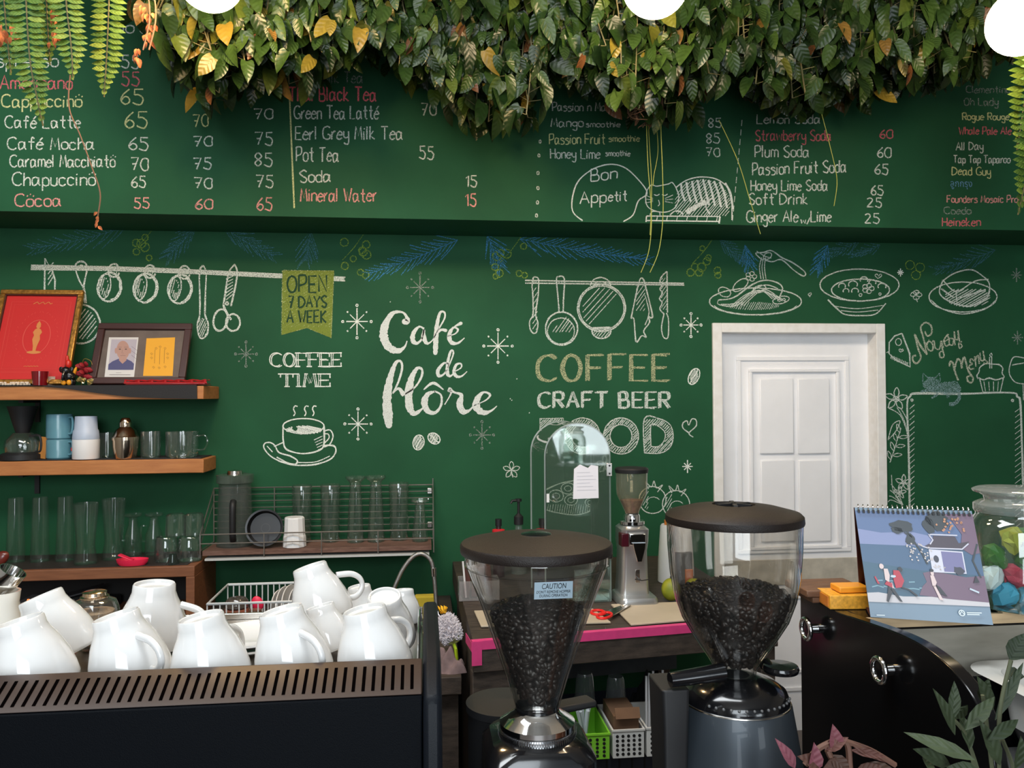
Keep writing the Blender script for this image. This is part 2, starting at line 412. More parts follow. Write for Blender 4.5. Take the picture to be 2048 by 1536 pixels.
menu('chalk_lettering', 'red chalk line of the Strawberry Soda', CR, [('Strawberry Soda', 1511, 1662, 281, 21), ('60', 1760, 1785, 277, 17)], 2.2)
menu('chalk_lettering', 'white chalk beer names', CS, [('Tap Tap Taparoo', 1907, 2020, 326, 15), ('All Day', 1912, 1966, 300, 16)], 1.9)
menu('chalk_lettering', 'grey chalk beer names', CD, [('Coedo', 1888, 1942, 428, 14), ('Oh Lady', 1928, 1996, 211, 15), ('Clementine', 1932, 2020, 186, 14)], 1.9)
menu('chalk_lettering', 'yellow chalk beer names', CY, [('Dead Guy', 1904, 1981, 350, 16), ('Rogue Rouge', 1925, 2018, 240, 14)], 1.9)
menu('chalk_lettering', 'red chalk beer names', CR, [('Whale Pale Ale', 1918, 2022, 269, 15), ('Heineken', 1885, 1961, 452, 17)], 2.0)
menu('chalk_lettering', 'pink chalk beer name', CPK, [('Founders Mosaic Prom', 1894, 2046, 405, 14)], 1.9)
mb = MB(); pp = P(1901, 373, YB-.0012); flat_text(mb, 'ลูกกรุง', .045, pp, (1, 0, 0), (0, 0, 1), (P(1944, 373, YB)-pp).length)
mb.build('chalk_lettering', chalk('blue_lettering_chalk', (.18, .36, .60), .6), tag_board, 0, label='blue chalk Thai word')
ck = Chalk(YB); ck.S([(579, 195), (583, 300), (588, 416)], 3.2, j=.5); ck.put('chalk_line', CY, tag_board)
for x, y in ((1080, 283), (1078, 311), (1076, 346), (1076, 376), (1075, 405), (1073, 431)): ck = Chalk(YB); ck.E(x, y, 2.2, 3.4, 2); ck.put('chalk_dot', CS, tag_board)
for k in range(11): ck = Chalk(YB); ck.S([(1484-k*1.8, 240+k*19), (1483-k*1.8, 252+k*19)], 1.5); ck.put('chalk_dash', CS, tag_board)
ck = Chalk(YB)   # the speech bubble
ck.S([(1165, 441), (1147, 425), (1144, 400), (1155, 365), (1182, 340), (1215, 329), (1245, 333), (1270, 352), (1294, 385), (1277, 402), (1266, 430), (1247, 443)], 2.2, rep=2, j=.5)
write(ck, 'Bon', 1182, 1234, 362, 24, 2.4, -.09); write(ck, 'App', 1160, 1212, 408, 24, 2.4, -.07); write(ck, 'etit', 1217, 1254, 403, 20, 2.4, -.05)
ck.put('chalk_drawing', CW, tag_board, 'white chalk speech bubble reading Bon Appetit')
ck = Chalk(YB)   # the striped cat asleep on a wall
ck.S([(1352, 375), (1372, 361), (1400, 354), (1432, 358), (1455, 375), (1463, 400), (1464, 440)], 2.2, rep=2)
ck.S([(1352, 375), (1358, 395), (1350, 415), (1330, 424), (1305, 420), (1293, 408), (1293, 385), (1302, 370), (1312, 372), (1320, 371), (1337, 368), (1344, 365), (1352, 375)], 2, j=.4)
for k in range(9):
    x = 1362+k*11; ck.S([(x, 366-min(k, 8-k)*2), (x+2+k, 385), (x+8+k, 402+k*2)], 4.2)
cat = lambda x, y: (x-1405)**2/56**2+(y-408)**2/50**2 < 1 and y < 432
ck.hatch(cat, 1345, 355, 1466, 436, -50, 4.4, 1.3)
ck.S([(1372, 425), (1395, 412), (1412, 405)], 9, j=1); ck.S([(1420, 428), (1412, 415), (1416, 402), (1428, 395)], 3); ck.S([(1340, 430), (1350, 422), (1362, 424), (1366, 430)], 2.5)
ck.S([(1300, 430), (1305, 423), (1318, 424), (1320, 430)], 2)
for s_ in (-1, 1):
    for d in (-5, 0, 5): ck.S([(1318+s_*12, 400+d*.6), (1318+s_*28, 398+d*1.6)], 1.2)
ck.S([(1308, 389), (1314, 391), (1319, 388)], 1.8); ck.S([(1324, 389), (1330, 391), (1335, 388)], 1.8); ck.S([(1317, 400), (1319, 408), (1316, 412)], 1.6)
ck.S([(1293, 432), (1440, 433)], 2.4, True); ck.S([(1293, 441), (1440, 443)], 2.4, True); ck.S([(1293, 432), (1292, 444)], 2.2, True); ck.S([(1440, 433), (1438, 447)], 3, True)
for k in range(7): ck.S([(1315+k*20, 433), (1313+k*20, 442)], 1.6, True)
ck.put('chalk_drawing', CW, tag_board, 'white chalk drawing of a striped cat asleep on a brick wall')
# ---------------------------------------------------------------- drawings on the green wall
def draw(label, m, fn, name='chalk_drawing'):
    ck = Chalk(YW); fn(ck); ck.put(name, m, wall_back, label)
def rail_left(c):
    c.S([(62, 531), (300, 537), (690, 555)], 3, rep=2, j=.8); c.S([(62, 538), (300, 543), (690, 561)], 3, rep=2, j=.8); c.S([(62, 534), (300, 540), (688, 558)], 4.5, j=.5)
    c.S([(89, 584), (90, 517), (104, 540), (110, 560), (109, 584)], 3, True, rep=2, j=.6)
    for k in range(4): c.S([(96, 570-k*11), (107, 552-k*9)], 2)
    c.S([(172, 606), (169, 580), (158, 560), (151, 535), (155, 525), (163, 523), (171, 527), (174, 540), (169, 565), (167, 590), (170, 606)], 2.6, rep=2, j=.7); c.E(163, 535, 5, 5, 2)
    c.E(162, 648, 38, 39, 3, rep=3, j=1.4); c.hatch(lambda x, y: (x-162)**2+(y-648)**2 < 1000 and x > 158, 125, 610, 200, 690, -52, 6.5, 2.2)
    for x, y in ((219, 574), (291, 576), (360, 578)):
        c.E(x, y, 24, 29, 3.0, rep=3, j=1.6, rot=8); c.E(x-9, y-1, 11, 25, 2.2, rep=2, j=1, rot=10); c.hatch(lambda a, b: (a-x+10)**2/80+(b-y)**2/420 < 1 and not ((a-x+8)**2/16+(b-y+4)**2/120 < 1), x-22, y-25, x+4, y+25, -75, 3.6, 1.7)
        c.E(x+1, y, 21, 27, 4.5, -70, 75, rep=2, j=1.6, rot=8); c.E(x+9, y-33, 11, 13, 3.0, 20, 330, rep=3, j=1.2); c.E(x+9, y-33, 6, 8, 1.6, rep=1)
    c.S([(406, 531), (399, 545), (400, 600), (399, 630), (395, 650), (398, 672), (405, 677), (414, 668), (416, 648), (410, 628), (411, 580), (412, 545), (406, 531)], 2.6, rep=2, j=.8)
    c.hatch(lambda x, y: (x-405)**2/80+(y-655)**2/400 < 1, 395, 632, 416, 676, -65, 4, 1.8)
    c.S([(470, 529), (458, 545), (452, 580), (447, 612)], 3, rep=2, j=.7); c.S([(470, 529), (475, 545), (470, 575), (462, 612)], 3, rep=2, j=.7)
    for k in range(8): c.S([(452, 600-k*7), (466, 588-k*6)], 1.8)
    c.E(441, 640, 14, 22, 3.6, rep=3, j=1.2, rot=12); c.E(466, 645, 14, 17, 3.2, rep=3, j=1.2); c.S([(447, 612), (452, 625), (462, 640)], 4, rep=2, j=1); c.E(454, 607, 3, 3, 3)
draw('white chalk rail hung with knife, pan, cups, spoon and scissors', CS, rail_left)
def banner(c):
    c.Y -= .0008; c.poly([(565, 541), (668, 541), (663, 676), (614, 656), (563, 670)])
draw('yellow green chalk banner', chalk('banner_chalk', (.19, .24, .045), .95), banner)
def banner_edge(c):
    c.Y -= .0010
    c.S([(565, 541), (668, 542), (663, 676), (614, 656), (563, 670), (565, 541)], 1.8, True, rep=2, j=.8)
    c.hatch(lambda x, y: 566 < x < 664 and 543 < y < 655, 563, 541, 668, 672, -30, 6, 1.2)
draw(None, chalk('banner_highlight', (.55, .62, .30), .2), banner_edge)
def banner_words(c):
    c.Y -= .0020
    write(c, 'OPEN', 575, 653, 584, 33, 4.0); write(c, '7 DAYS', 577, 653, 615, 23, 3.6); write(c, 'A WEEK', 574, 652, 645, 24, 3.6)
draw('dark green letters reading OPEN 7 DAYS A WEEK', mat('bare_board', (.012, .05, .02), rough=.9), banner_words, 'chalk_lettering')
def serif(c, s, x0, x1, base, cap):
    for dx in (-1.6, 1.8): write(c, s, x0+dx, x1+dx, base, cap, 2.0, j=.3)
    tot = sum(GL[k][0]+1.6 for k in s)-1.6; kx = (x1-x0)/tot; x = 0
    for k in s:
        wd_ = GL[k][0]
        if k in 'FETIM':
            for gx, top in ((0 if k not in 'TI' else wd_/2, 0), (0, 1)) if k != 'M' else ((0, 0), (6, 0), (1, 1), (5, 1)):
                c.S([(x0+(x+gx)*kx-(5 if k != 'M' else 3), base-top*cap), (x0+(x+gx)*kx+(6 if k != 'M' else 4), base-top*cap)], 2.4, True)
        if k in 'FE': c.S([(x0+(x+5)*kx, base-cap-1), (x0+(x+5)*kx, base-cap+8)], 2.4, True)
        if k == 'E': c.S([(x0+(x+5)*kx, base+1), (x0+(x+5)*kx, base-8)], 2.4, True)
        if k == 'T': [c.S([(x0+(x+g)*kx, base-cap-1), (x0+(x+g)*kx, base-cap+7)], 2.4, True) for g in (0, 6)]
        x += wd_+1.6
draw('white chalk serif lettering COFFEE TIME', CW, lambda c: (serif(c, 'COFFEE', 541, 682, 733, 27), serif(c, 'TIME', 561, 660, 773, 25)), 'chalk_lettering')
def cup(c):
    c.E(607, 852, 41, 15, 2.4, rep=2); c.S([(566, 852), (566, 880), (571, 897), (588, 904), (612, 907), (640, 900), (648, 886), (648, 852)], 2.6, rep=2, j=.7)
    c.S([(648, 862), (660, 860), (666, 872), (660, 888), (648, 894)], 2.4, rep=2); c.S([(648, 868), (656, 868), (658, 876), (649, 886)], 2.2)
    c.hatch(lambda x, y: (x-608)**2/1350+(y-860)**2/75 < 1 and (x-590)**2+(y-857)**2 > 20, 568, 848, 648, 872, 12, 2.4, 2)
    c.S([(566, 885), (548, 893)], 2.2); c.S([(648, 890), (668, 892), (671, 905), (660, 919), (630, 929), (590, 930), (560, 923)], 2.6, rep=2, j=.7); c.S([(660, 912), (630, 924), (592, 925)], 2)
    c.S([(560, 923), (540, 912), (528, 896), (530, 887), (540, 885), (550, 891), (558, 905), (580, 912), (594, 921), (592, 928), (575, 926), (553, 914)], 2.4, rep=2, j=.6); c.S([(534, 892), (545, 904)], 2)
    for k in range(5): c.S([(628+k*2, 880+k*5), (645, 872+k*6)], 1.6)
    for x in (590, 612, 628): c.S([(x-3, 832), (x, 826), (x-3, 818), (x, 812), (x+5, 813)], 2.4)
draw('white chalk steaming coffee cup on a saucer with spoon', CW, cup)
def z6(pts): return [(520+x*.3321, 440+y*.3321, w_*.3321) for x, y, w_ in pts]
def cafe(c):
    for t in ([(872,612,36),(890,608,30),(872,566,14),(840,553,14),(795,565,26),(755,630,42),(745,700,50),(775,765,46),(830,788,32),(870,765,14),(886,728,5)],
      [(988,655,12),(958,643,12),(925,680,24),(920,725,28),(945,742,18),(975,715,10),(988,660,10),(985,700,26),(1000,738,22),(1020,740,10),(1045,718,6)],
      [(1040,722,6),(1080,650,8),(1112,590,10),(1110,556,12),(1085,558,14),(1068,620,22),(1060,710,30),(1056,800,26)], [(1062,690,10),(1090,662,14),(1118,665,20)],
      [(1128,700,6),(1175,685,8),(1192,660,12),(1165,648,12),(1140,690,26),(1150,735,26),(1190,742,14),(1232,710,5)], [(1170,642,6),(1210,622,20)],
      [(1138,868,10),(1108,862,12),(1072,905,22),(1078,938,20),(1110,925,10),(1145,860,8),(1165,800,10),(1150,788,12),(1132,850,18),(1128,920,22),(1145,940,14),(1170,920,6)],
      [(1168,915,6),(1210,890,8),(1210,866,10),(1182,872,14),(1168,915,20),(1185,942,18),(1215,940,10),(1247,912,5)],
      [(800,1045,8),(835,970,12),(856,890,14),(845,850,14),(815,865,20),(782,960,38),(765,1070,52),(770,1170,56),(776,1235,40)], [(800,1040,10),(835,1015,16),(860,1045,30)],
      [(855,1060,8),(930,1010,10),(972,945,14),(975,900,14),(945,895,20),(910,960,36),(895,1060,48),(905,1140,40),(935,1165,26),(985,1130,8)],
      [(1055,1032,10),(1010,1050,26),(990,1100,42),(1010,1150,32),(1055,1160,18),(1090,1115,14),(1090,1055,12),(1050,1030,10)], [(985,1022,6),(1043,982,18),(1105,1022,6)],
      [(1112,1112,6),(1150,1045,10),(1140,1022,28),(1170,1038,12),(1212,1055,22),(1202,1110,40),(1222,1152,36),(1258,1148,16),(1290,1115,6)],
      [(1288,1118,6),(1360,1085,8),(1385,1052,14),(1345,1038,14),(1308,1080,36),(1305,1130,44),(1345,1160,32),(1390,1150,14),(1427,1120,5)]): c.brush(z6(t))
draw('large white chalk brush script reading Café de flôre', CF, cafe, 'chalk_lettering')
def star(c, x, y, r, d=1.0, dots=True):
    c.S([(x, y-r), (x, y+r)], 2.2); c.S([(x-r*.8, y), (x+r*.8, y)], 2.2); k = r*.52
    c.S([(x-k, y-k), (x+k, y+k)], 1.9); c.S([(x-k, y+k), (x+k, y-k)], 1.9)
    if dots:
        for a, b in ((0, -1.2), (0, 1.2), (-1.05, 0), (1.05, 0)): c.E(x+a*r, y+b*r, 2.2, 2.2, 2)
        for a, b in ((-.7, -.7), (.7, -.7), (-.7, .7), (.7, .7)): c.E(x+a*r, y+b*r, 1, 1, 1.8)
for a in ((714, 643, 27), (996, 692, 27), (716, 848, 25), (1382, 650, 19), (1375, 933, 13, 1, False), (1801, 545, 8, 1, False)): draw('white chalk starburst', CW, lambda c: star(c, *a))
for a in ((492, 708, 20), (840, 575, 24), (964, 870, 22), (2033, 550, 14, 1, False), (2035, 675, 14, 1, False)): draw('faint chalk starburst', CD, lambda c: star(c, *a))
def bean(c, x, y, rx, ry, rot, gap=2.4):
    c.E(x, y, rx, ry, 2.0, rot=rot, rep=2); ca, sa = math.cos(math.radians(rot)), math.sin(math.radians(rot))
    c.S([(x+ca*a-sa*b, y+sa*a+ca*b) for a, b in ((0, -ry), (2, -ry*.4), (-2, ry*.4), (0, ry))], 2.2)
    c.hatch(lambda u, v: (u-x)**2/(rx*rx)+(v-y)**2/(ry*ry) < .8, x-rx, y-ry, x+rx, y+ry, -60, gap, 1.3)
for a in ((837, 885, 11, 15, 12), (868, 877, 10, 13, -55), (1388, 753, 10, 17, 25)): draw('white chalk coffee bean', CW, lambda c: bean(c, *a))
def rail_right(c):
    c.S([(1050, 561), (1368, 567)], 2.4, rep=2, j=1); c.S([(1050, 566), (1368, 570)], 2.4, rep=2, j=1)
    c.S([(1064, 575), (1066, 557), (1071, 554), (1077, 559), (1076, 590), (1071, 628), (1076, 645), (1074, 662), (1067, 667), (1060, 658), (1060, 642), (1066, 628), (1066, 590), (1064, 575)], 2.2, rep=2, j=.7); c.hatch(lambda x, y: (x-1070)**2 < 26 and 575 < y < 660, 1062, 560, 1078, 664, -55, 7, 1.6); c.E(1070, 563, 2.5, 2.5, 1.5)
    c.S([(1118, 625), (1117, 600), (1113, 560), (1118, 553), (1126, 554), (1129, 564), (1127, 600), (1126, 625)], 2.4, rep=2, j=.6); c.E(1121, 564, 3, 3, 1.6)
    c.E(1123, 657, 32, 33, 2.6, rep=3, j=1.2); c.E(1122, 662, 27, 26, 2, rep=1); c.hatch(lambda x, y: (x-1122)**2+(y-655)**2 < 600 and x+y > 1765 and y < 665, 1096, 630, 1150, 690, -55, 5, 1.5)
    c.E(1203, 616, 48, 47, 2.4, rep=2, j=1); c.E(1203, 616, 45, 44, 2, rep=2, j=.8); c.hatch(lambda x, y: (x-1203)**2+(y-616)**2 < 1700 and 1770 < x+y < 1830 and x > 1165, 1160, 570, 1246, 660, -48, 8, 1.5)
    c.E(1201, 572, 20, 17, 2.4, 180, 360, rep=2); c.E(1201, 572, 13, 9, 2, 180, 360); c.E(1203, 661, 19, 16, 2.6, 0, 180, rep=3); c.hatch(lambda x, y: (x-1203)**2/300+(y-662)**2/190 < 1 and y > 662, 1184, 660, 1222, 678, -50, 4, 1.6); c.S([(1186, 657), (1222, 655)], 4, j=1)
    c.S([(1262, 636), (1272, 590), (1280, 560), (1286, 557), (1292, 575), (1305, 633), (1297, 633), (1299, 645), (1288, 662), (1292, 674), (1283, 672), (1272, 683), (1268, 640), (1262, 636)], 2.2, rep=2, j=.7); c.S([(1290, 590), (1298, 625), (1290, 650)], 1.8); c.hatch(lambda x, y: abs(x-1281) < 9 and 570 < y < 622, 1268, 560, 1296, 640, -55, 6, 1.4)
    c.S([(1334, 543), (1324, 552), (1320, 562), (1325, 568), (1320, 578), (1325, 586), (1319, 597), (1324, 606), (1320, 618), (1328, 628)], 2.2, rep=2, j=.5); c.S([(1334, 543), (1335, 625)], 2.2, rep=2); c.S([(1328, 628), (1323, 655), (1327, 674), (1336, 674), (1337, 640), (1333, 626)], 2.2, rep=2); c.hatch(lambda x, y: 1322 < x < 1334 and 555 < y < 620, 1320, 545, 1336, 625, -55, 5, 1.3)
draw('white chalk rail hung with spoon, pan, pot, towel and bread knife', CS, rail_right)
def block(c, s, x0, x1, base, cap, wd): 
    for k in range(3): write(c, s, x0+k*wd*.42, x1+k*wd*.42-wd*.6, base-k*.8, cap-k*.3, wd*.5, j=.6, gap=2.2)
draw('chalk lettering COFFEE in cream and yellow', chalk('cream_chalk', (.44, .46, .26), .5), lambda c: block(c, 'COFFEE', 1072, 1338, 762, 52, 7), 'chalk_lettering')
draw('white chalk lettering CRAFT BEER', CS, lambda c: block(c, 'CRAFT BEER', 1075, 1339, 816, 31, 5), 'chalk_lettering')
def food(c):
    c.hatch(lambda x, y: 1081 < x < 1094 and 838 < y < 905 or 1081 < x < 1127 and 838 < y < 850 or 1081 < x < 1115 and 865 < y < 876, 1078, 835, 1130, 908, -45, 3.2, 2)
    c.S([(1080, 906), (1080, 837), (1127, 837), (1127, 851), (1094, 851), (1094, 906), (1080, 906)], 2, True, rep=2, j=.5)
    for cx in (1165, 1242):
        c.E(cx, 872, 35, 36, 2.2, rep=2); c.E(cx, 872, 22, 23, 2.2, rep=2); c.hatch(lambda x, y: 24*24 < (x-cx)**2+(y-872)**2 < 34*34, cx-36, 836, cx+36, 908, -48, 3.6, 2)
    o = lambda x, y: 1289 < x < 1320 and 838 < y < 906 or ((x-1310)**2/36**2+(y-872)**2/34**2 < 1 and x >= 1310)
    i = lambda x, y: 1302 < x < 1312 and 852 < y < 893 or ((x-1312)**2/21**2+(y-872)**2/21**2 < 1 and x >= 1312)
    c.hatch(lambda x, y: o(x, y) and not i(x, y), 1288, 836, 1348, 908, -48, 3.6, 2)
    c.S([(1289, 906), (1289, 837), (1320, 838), (1340, 850), (1346, 872), (1340, 894), (1320, 906), (1289, 906)], 2, rep=2, j=.5); c.S([(1302, 893), (1302, 851), (1316, 852), (1330, 865), (1328, 882), (1316, 893), (1302, 893)], 2)
draw('hatched chalk lettering FOOD partly behind the clear case', CS, food, 'chalk_lettering')
def misc(c):
    c.S([(1378, 866), (1366, 856), (1366, 846), (1374, 842), (1378, 850), (1384, 838), (1392, 840), (1392, 852), (1378, 866), (1386, 874)], 2, rep=2, j=.5)
    for k in range(5):
        a = k*1.256-1.57; c.S([(1023, 940), (1023+11*math.cos(a-.4), 940+11*math.sin(a-.4)), (1023+17*math.cos(a), 940+17*math.sin(a)), (1023+11*math.cos(a+.4), 940+11*math.sin(a+.4)), (1023, 940)], 1.7)
    c.S([(1022, 945), (1026, 955)], 1.6)
    c.S([(1075, 1002), (1082, 988), (1100, 975), (1130, 964), (1170, 962), (1192, 985), (1196, 1005), (1180, 1022), (1150, 1030), (1110, 1024), (1080, 1014), (1075, 1002)], 1.8, rep=2, j=.7)
    for x, y, r in ((1112, 992, 15), (1136, 977, 14), (1142, 1000, 13), (1165, 985, 12), (1180, 1005, 10)): c.E(x, y, r, r*.8, 1.6, rep=2); c.E(x, y, r*.5, r*.4, 1.4)
    c.hatch(lambda x, y: (x-1138)**2/3600+(y-1012)**2/270 < 1 and y > 1008, 1078, 1005, 1198, 1030, -80, 4.5, 1.2)
    for x, y in ((1305, 1000), (1352, 1008)):
        c.E(x, y, 27, 27, 1.9, rep=2, j=.8); c.S([(x-8, y-22), (x-14, y-36), (x-2, y-26), (x+3, y-38), (x+8, y-24), (x+20, y-30), (x+10, y-16)], 1.8); c.hatch(lambda u, v: (u-x)**2+(v-y)**2 < 500 and u < x-8, x-26, y-26, x+26, y+26, -60, 5, 1.3)
        c.E(x+2, y+6, 14, 12, 1.6, 180, 330)
    for x, y in ((1033, 757), (1020, 797), (1023, 800), (1058, 825), (780, 603)): c.S([(x, y)], 2.4)
draw('white chalk flower, loaf, tomatoes and little heart', CS, misc)
def feather(c, x0, y0, x1, y1, ln, n=16, wd=1.7):
    dx, dy = x1-x0, y1-y0; d = math.hypot(dx, dy); ux, uy = dx/d, dy/d
    c.S([(x0, y0), ((x0+x1)/2, (y0+y1)/2+4), (x1, y1)], wd)
    for k in range(n):
        t = k/n; bx, by = x0+dx*t, y0+dy*t+8*t*(1-t)
        for s_ in (-1, 1):
            l = ln*(1-.55*t)*rnd.uniform(.7, 1.1); a = rnd.uniform(.45, .75)*s_
            ex, ey = ux*math.cos(a)-uy*math.sin(a), ux*math.sin(a)+uy*math.cos(a)
            c.S([(bx, by), (bx+ex*l*.5+ux*2, by+ey*l*.5+2), (bx+ex*l+ux*6, by+ey*l+uy*6)], wd)
draw('bright blue chalk pine sprigs under the bulkhead', CB, lambda c: [feather(c, *a) for a in ((915, 480, 735, 548, 46, 18), (975, 470, 1004, 535, 40, 10), (1040, 478, 1300, 520, 40, 24), (1490, 490, 1500, 532, 30, 8), (1655, 490, 1632, 540, 30, 8))])
draw('dim blue chalk pine sprigs under the bulkhead', CBD, lambda c: [feather(c, *a) for a in ((250, 455, 60, 498, 46, 16), (392, 450, 332, 515, 40, 12), (448, 455, 548, 512, 38, 14), (621, 462, 612, 522, 46, 9), (1440, 480, 1490, 520, 30, 10), (1720, 480, 1650, 510, 30, 9), (1990, 500, 1870, 540, 34, 12), (1760, 490, 1700, 510, 20, 8))])
def berries(c):
    for px_, py_ in ((700, 505), (1015, 510), (1400, 512), (290, 478)):
        c.S([(px_+28, py_-38), (px_+8, py_-10), (px_-15, py_+15)], 1.6); n = 9 if px_ > 400 else 6
        for k in range(n):
            x, y = px_+rnd.uniform(-26, 36), py_+rnd.uniform(-22, 46); r = rnd.uniform(5, 9); c.E(x, y, r, r, 2.2, rep=2, j=1)
    for x, y in ((1820, 530), (1840, 535), (1832, 550)): c.E(x, y, 9, 9, 1.6, rep=2, j=1)
draw('olive green chalk berry sprigs under the bulkhead', CO, berries)
def z8(*pts): return [(1400+x*.3711, 440+y*.3711) for x, y in pts]
def foods(c):
    c.E(1511, 603, 92, 27, 2.2, rep=2, j=.8); c.E(1511, 607, 84, 22, 1.8, 10, 170)
    c.S(z8((100,430),(180,420),(280,350),(350,325),(420,340),(445,370),(430,410)), 2.2, rep=2, j=.6); c.S(z8((110,455),(200,445),(300,370),(360,350),(420,370)), 2.2); c.S(z8((100,430),(100,455),(180,465),(230,440)), 2)
    for k in range(5): c.S(z8((170+k*16, 462), (250+k*22, 400-k*6), (330+k*22, 380+k*8), (390+k*18, 425+k*4)), 1.8)
    c.E(1449, 584, 13, 9, 2, rot=25); c.E(1481, 570, 18, 9, 2, rot=-38); c.E(1519, 578, 13, 7, 2, rot=-15); c.E(1562, 600, 17, 7, 2, rot=-12); c.E(1558, 601, 3, 2, 1.4); c.E(1568, 599, 3, 2, 1.4)
    for a in range(5): c.E(1502+7*math.cos(a*1.256), 553+6*math.sin(a*1.256), 4.5, 4, 1.7)
    c.hatch(lambda x, y: (x-1505)**2/3000+(y-612)**2/70 < 1, 1450, 603, 1560, 622, -60, 3.6, 1.3)
    for d in (0, 5, 10): c.S([(1522+d, 558), (1519+d, 535), (1523+d*.8, 515)], 1.8)
    c.S(z8((335,215),(300,180),(345,175),(385,165),(445,205),(500,230),(560,275),(568,295),(550,300),(500,265),(440,215),(390,225),(350,215)), 2, rep=2, j=.5); c.S(z8((305,168),(350,195),(385,205)), 1.6); c.E(1535, 512, 9, 6, 1.8, rep=2, rot=-30)
    c.S(z8((590,395),(583,402),(592,408),(600,398),(596,392),(590,395)), 1.6); c.S(z8((600,400),(590,415)), 1.5)
    c.E(1719, 570, 79, 32, 2.2, rep=2, j=.7); c.E(1721, 580, 58, 22, 2.2, rep=2, j=.7); c.S(z8((690,430),(740,480),(780,508),(860,515),(945,508),(1000,450)), 2.2, rep=2, j=.6); c.S(z8((730,465),(850,478),(985,460)), 1.6); c.S(z8((760,488),(850,496),(960,485)), 1.6)
    for x, y, r in ((1684, 572, 7), (1706, 569, 9), (1728, 560, 8), (1745, 565, 7), (1692, 582, 6), (1710, 582, 7), (1764, 573, 8)): c.E(x, y, r, r*.8, 1.9, 150, 390, rep=2)
    for a in range(5): c.E(1736+7*math.cos(a*1.256), 577+6*math.sin(a*1.256), 5, 4.4, 1.8)
    c.E(1721, 590, 3, 3, 1.6); c.E(1760, 588, 2.5, 2.5, 1.6); c.S([(1756, 557), (1750, 551), (1754, 548), (1757, 552), (1761, 548), (1763, 552), (1756, 557)], 1.6)
    c.E(1926, 594, 68, 30, 2.2, rep=2, j=.8); c.S([(1862, 600), (1885, 618), (1926, 628), (1970, 618), (1992, 600)], 2, rep=2)
    c.S(z8((1310,325),(1370,285),(1460,268),(1520,300),(1560,345),(1545,420),(1470,460),(1410,462),(1330,430),(1290,390),(1310,325)), 2.2, rep=2, j=.8); c.S(z8((1310,325),(1380,385),(1480,330),(1555,320)), 2.2, rep=2); c.S(z8((1380,385),(1385,455)), 2)
    c.hatch(lambda x, y: (x-1935)**2/2100+(y-594)**2/420 < 1 and y > 578, 1885, 575, 1982, 614, -30, 4, 2.0); c.S(z8((1300,370),(1370,420)), 3); c.S(z8((1400,420),(1540,375)), 3)
    for p in ((1150,400),(1165,390),(1180,402),(1165,418)): c.E(*z8(p)[0], 4, 6, 1.6, rot=p[0])
    c.S(z8((1165,420),(1172,442)), 1.5)
draw('white chalk plates of spaghetti, soup and layered cake above the door', CS, foods)
def nouveau(c):
    c.brush([(x, y, 3.4) for x, y in z8((1165,730),(1148,735),(1148,760),(1170,772),(1190,740),(1175,690),(1158,620))]); c.brush([(x, y, 4.2) for x, y in z8((1158,620),(1190,680),(1222,722))])
    c.brush([(x, y, 3.4) for x, y in z8((1222,722),(1205,640),(1190,580),(1215,553),(1245,570),(1248,610),(1225,625),(1212,600))])
    c.E(*z8((1240,680))[0], 6, 10, 3, rot=-15); c.S(z8((1210,660),(1222,668)), 2.4); c.S(z8((1232,645),(1238,655)), 2.4); c.S(z8((1258,648),(1252,658)), 2.4)
    c.S(z8((1262,650),(1268,690),(1290,695),(1298,660)), 3); c.S(z8((1298,650),(1308,700),(1315,735),(1295,740),(1292,715),(1310,705)), 2.8); c.S(z8((1300,650),(1312,690)), 2.6); c.S(z8((1310,655),(1328,625),(1340,615)), 2.8)
    c.S(z8((1318,655),(1340,640),(1330,625),(1315,650),(1325,678),(1345,670)), 2.8); c.S(z8((1365,640),(1345,640),(1345,670),(1362,672),(1368,640),(1375,675)), 2.8)
    c.S(z8((1370,600),(1375,640),(1392,640),(1390,595)), 3); c.S(z8((1390,595),(1400,655),(1412,680),(1398,690),(1395,665),(1412,655)), 2.8)
    c.brush([(x, y, 3.6) for x, y in z8((1345,790),(1348,765),(1362,770),(1372,810),(1392,865))]); c.brush([(x, y, 3.6) for x, y in z8((1372,800),(1388,750),(1405,765),(1412,800))]); c.brush([(x, y, 3.6) for x, y in z8((1408,790),(1422,740),(1432,760),(1445,810),(1470,850),(1465,875),(1445,870),(1440,848),(1460,838))])
    c.S(z8((1478,760),(1462,748),(1455,765),(1468,775),(1452,785),(1455,803),(1478,800)), 3); c.S(z8((1480,735),(1488,790)), 3); c.S(z8((1484,755),(1498,730),(1505,775)), 3)
    c.S(z8((1508,715),(1514,755),(1532,750),(1525,705)), 3); c.S(z8((1525,705),(1535,750),(1550,765),(1540,775),(1528,770)), 2.8)
draw('cream chalk curled lettering Nouveau Menu', CC, nouveau, 'chalk_lettering')
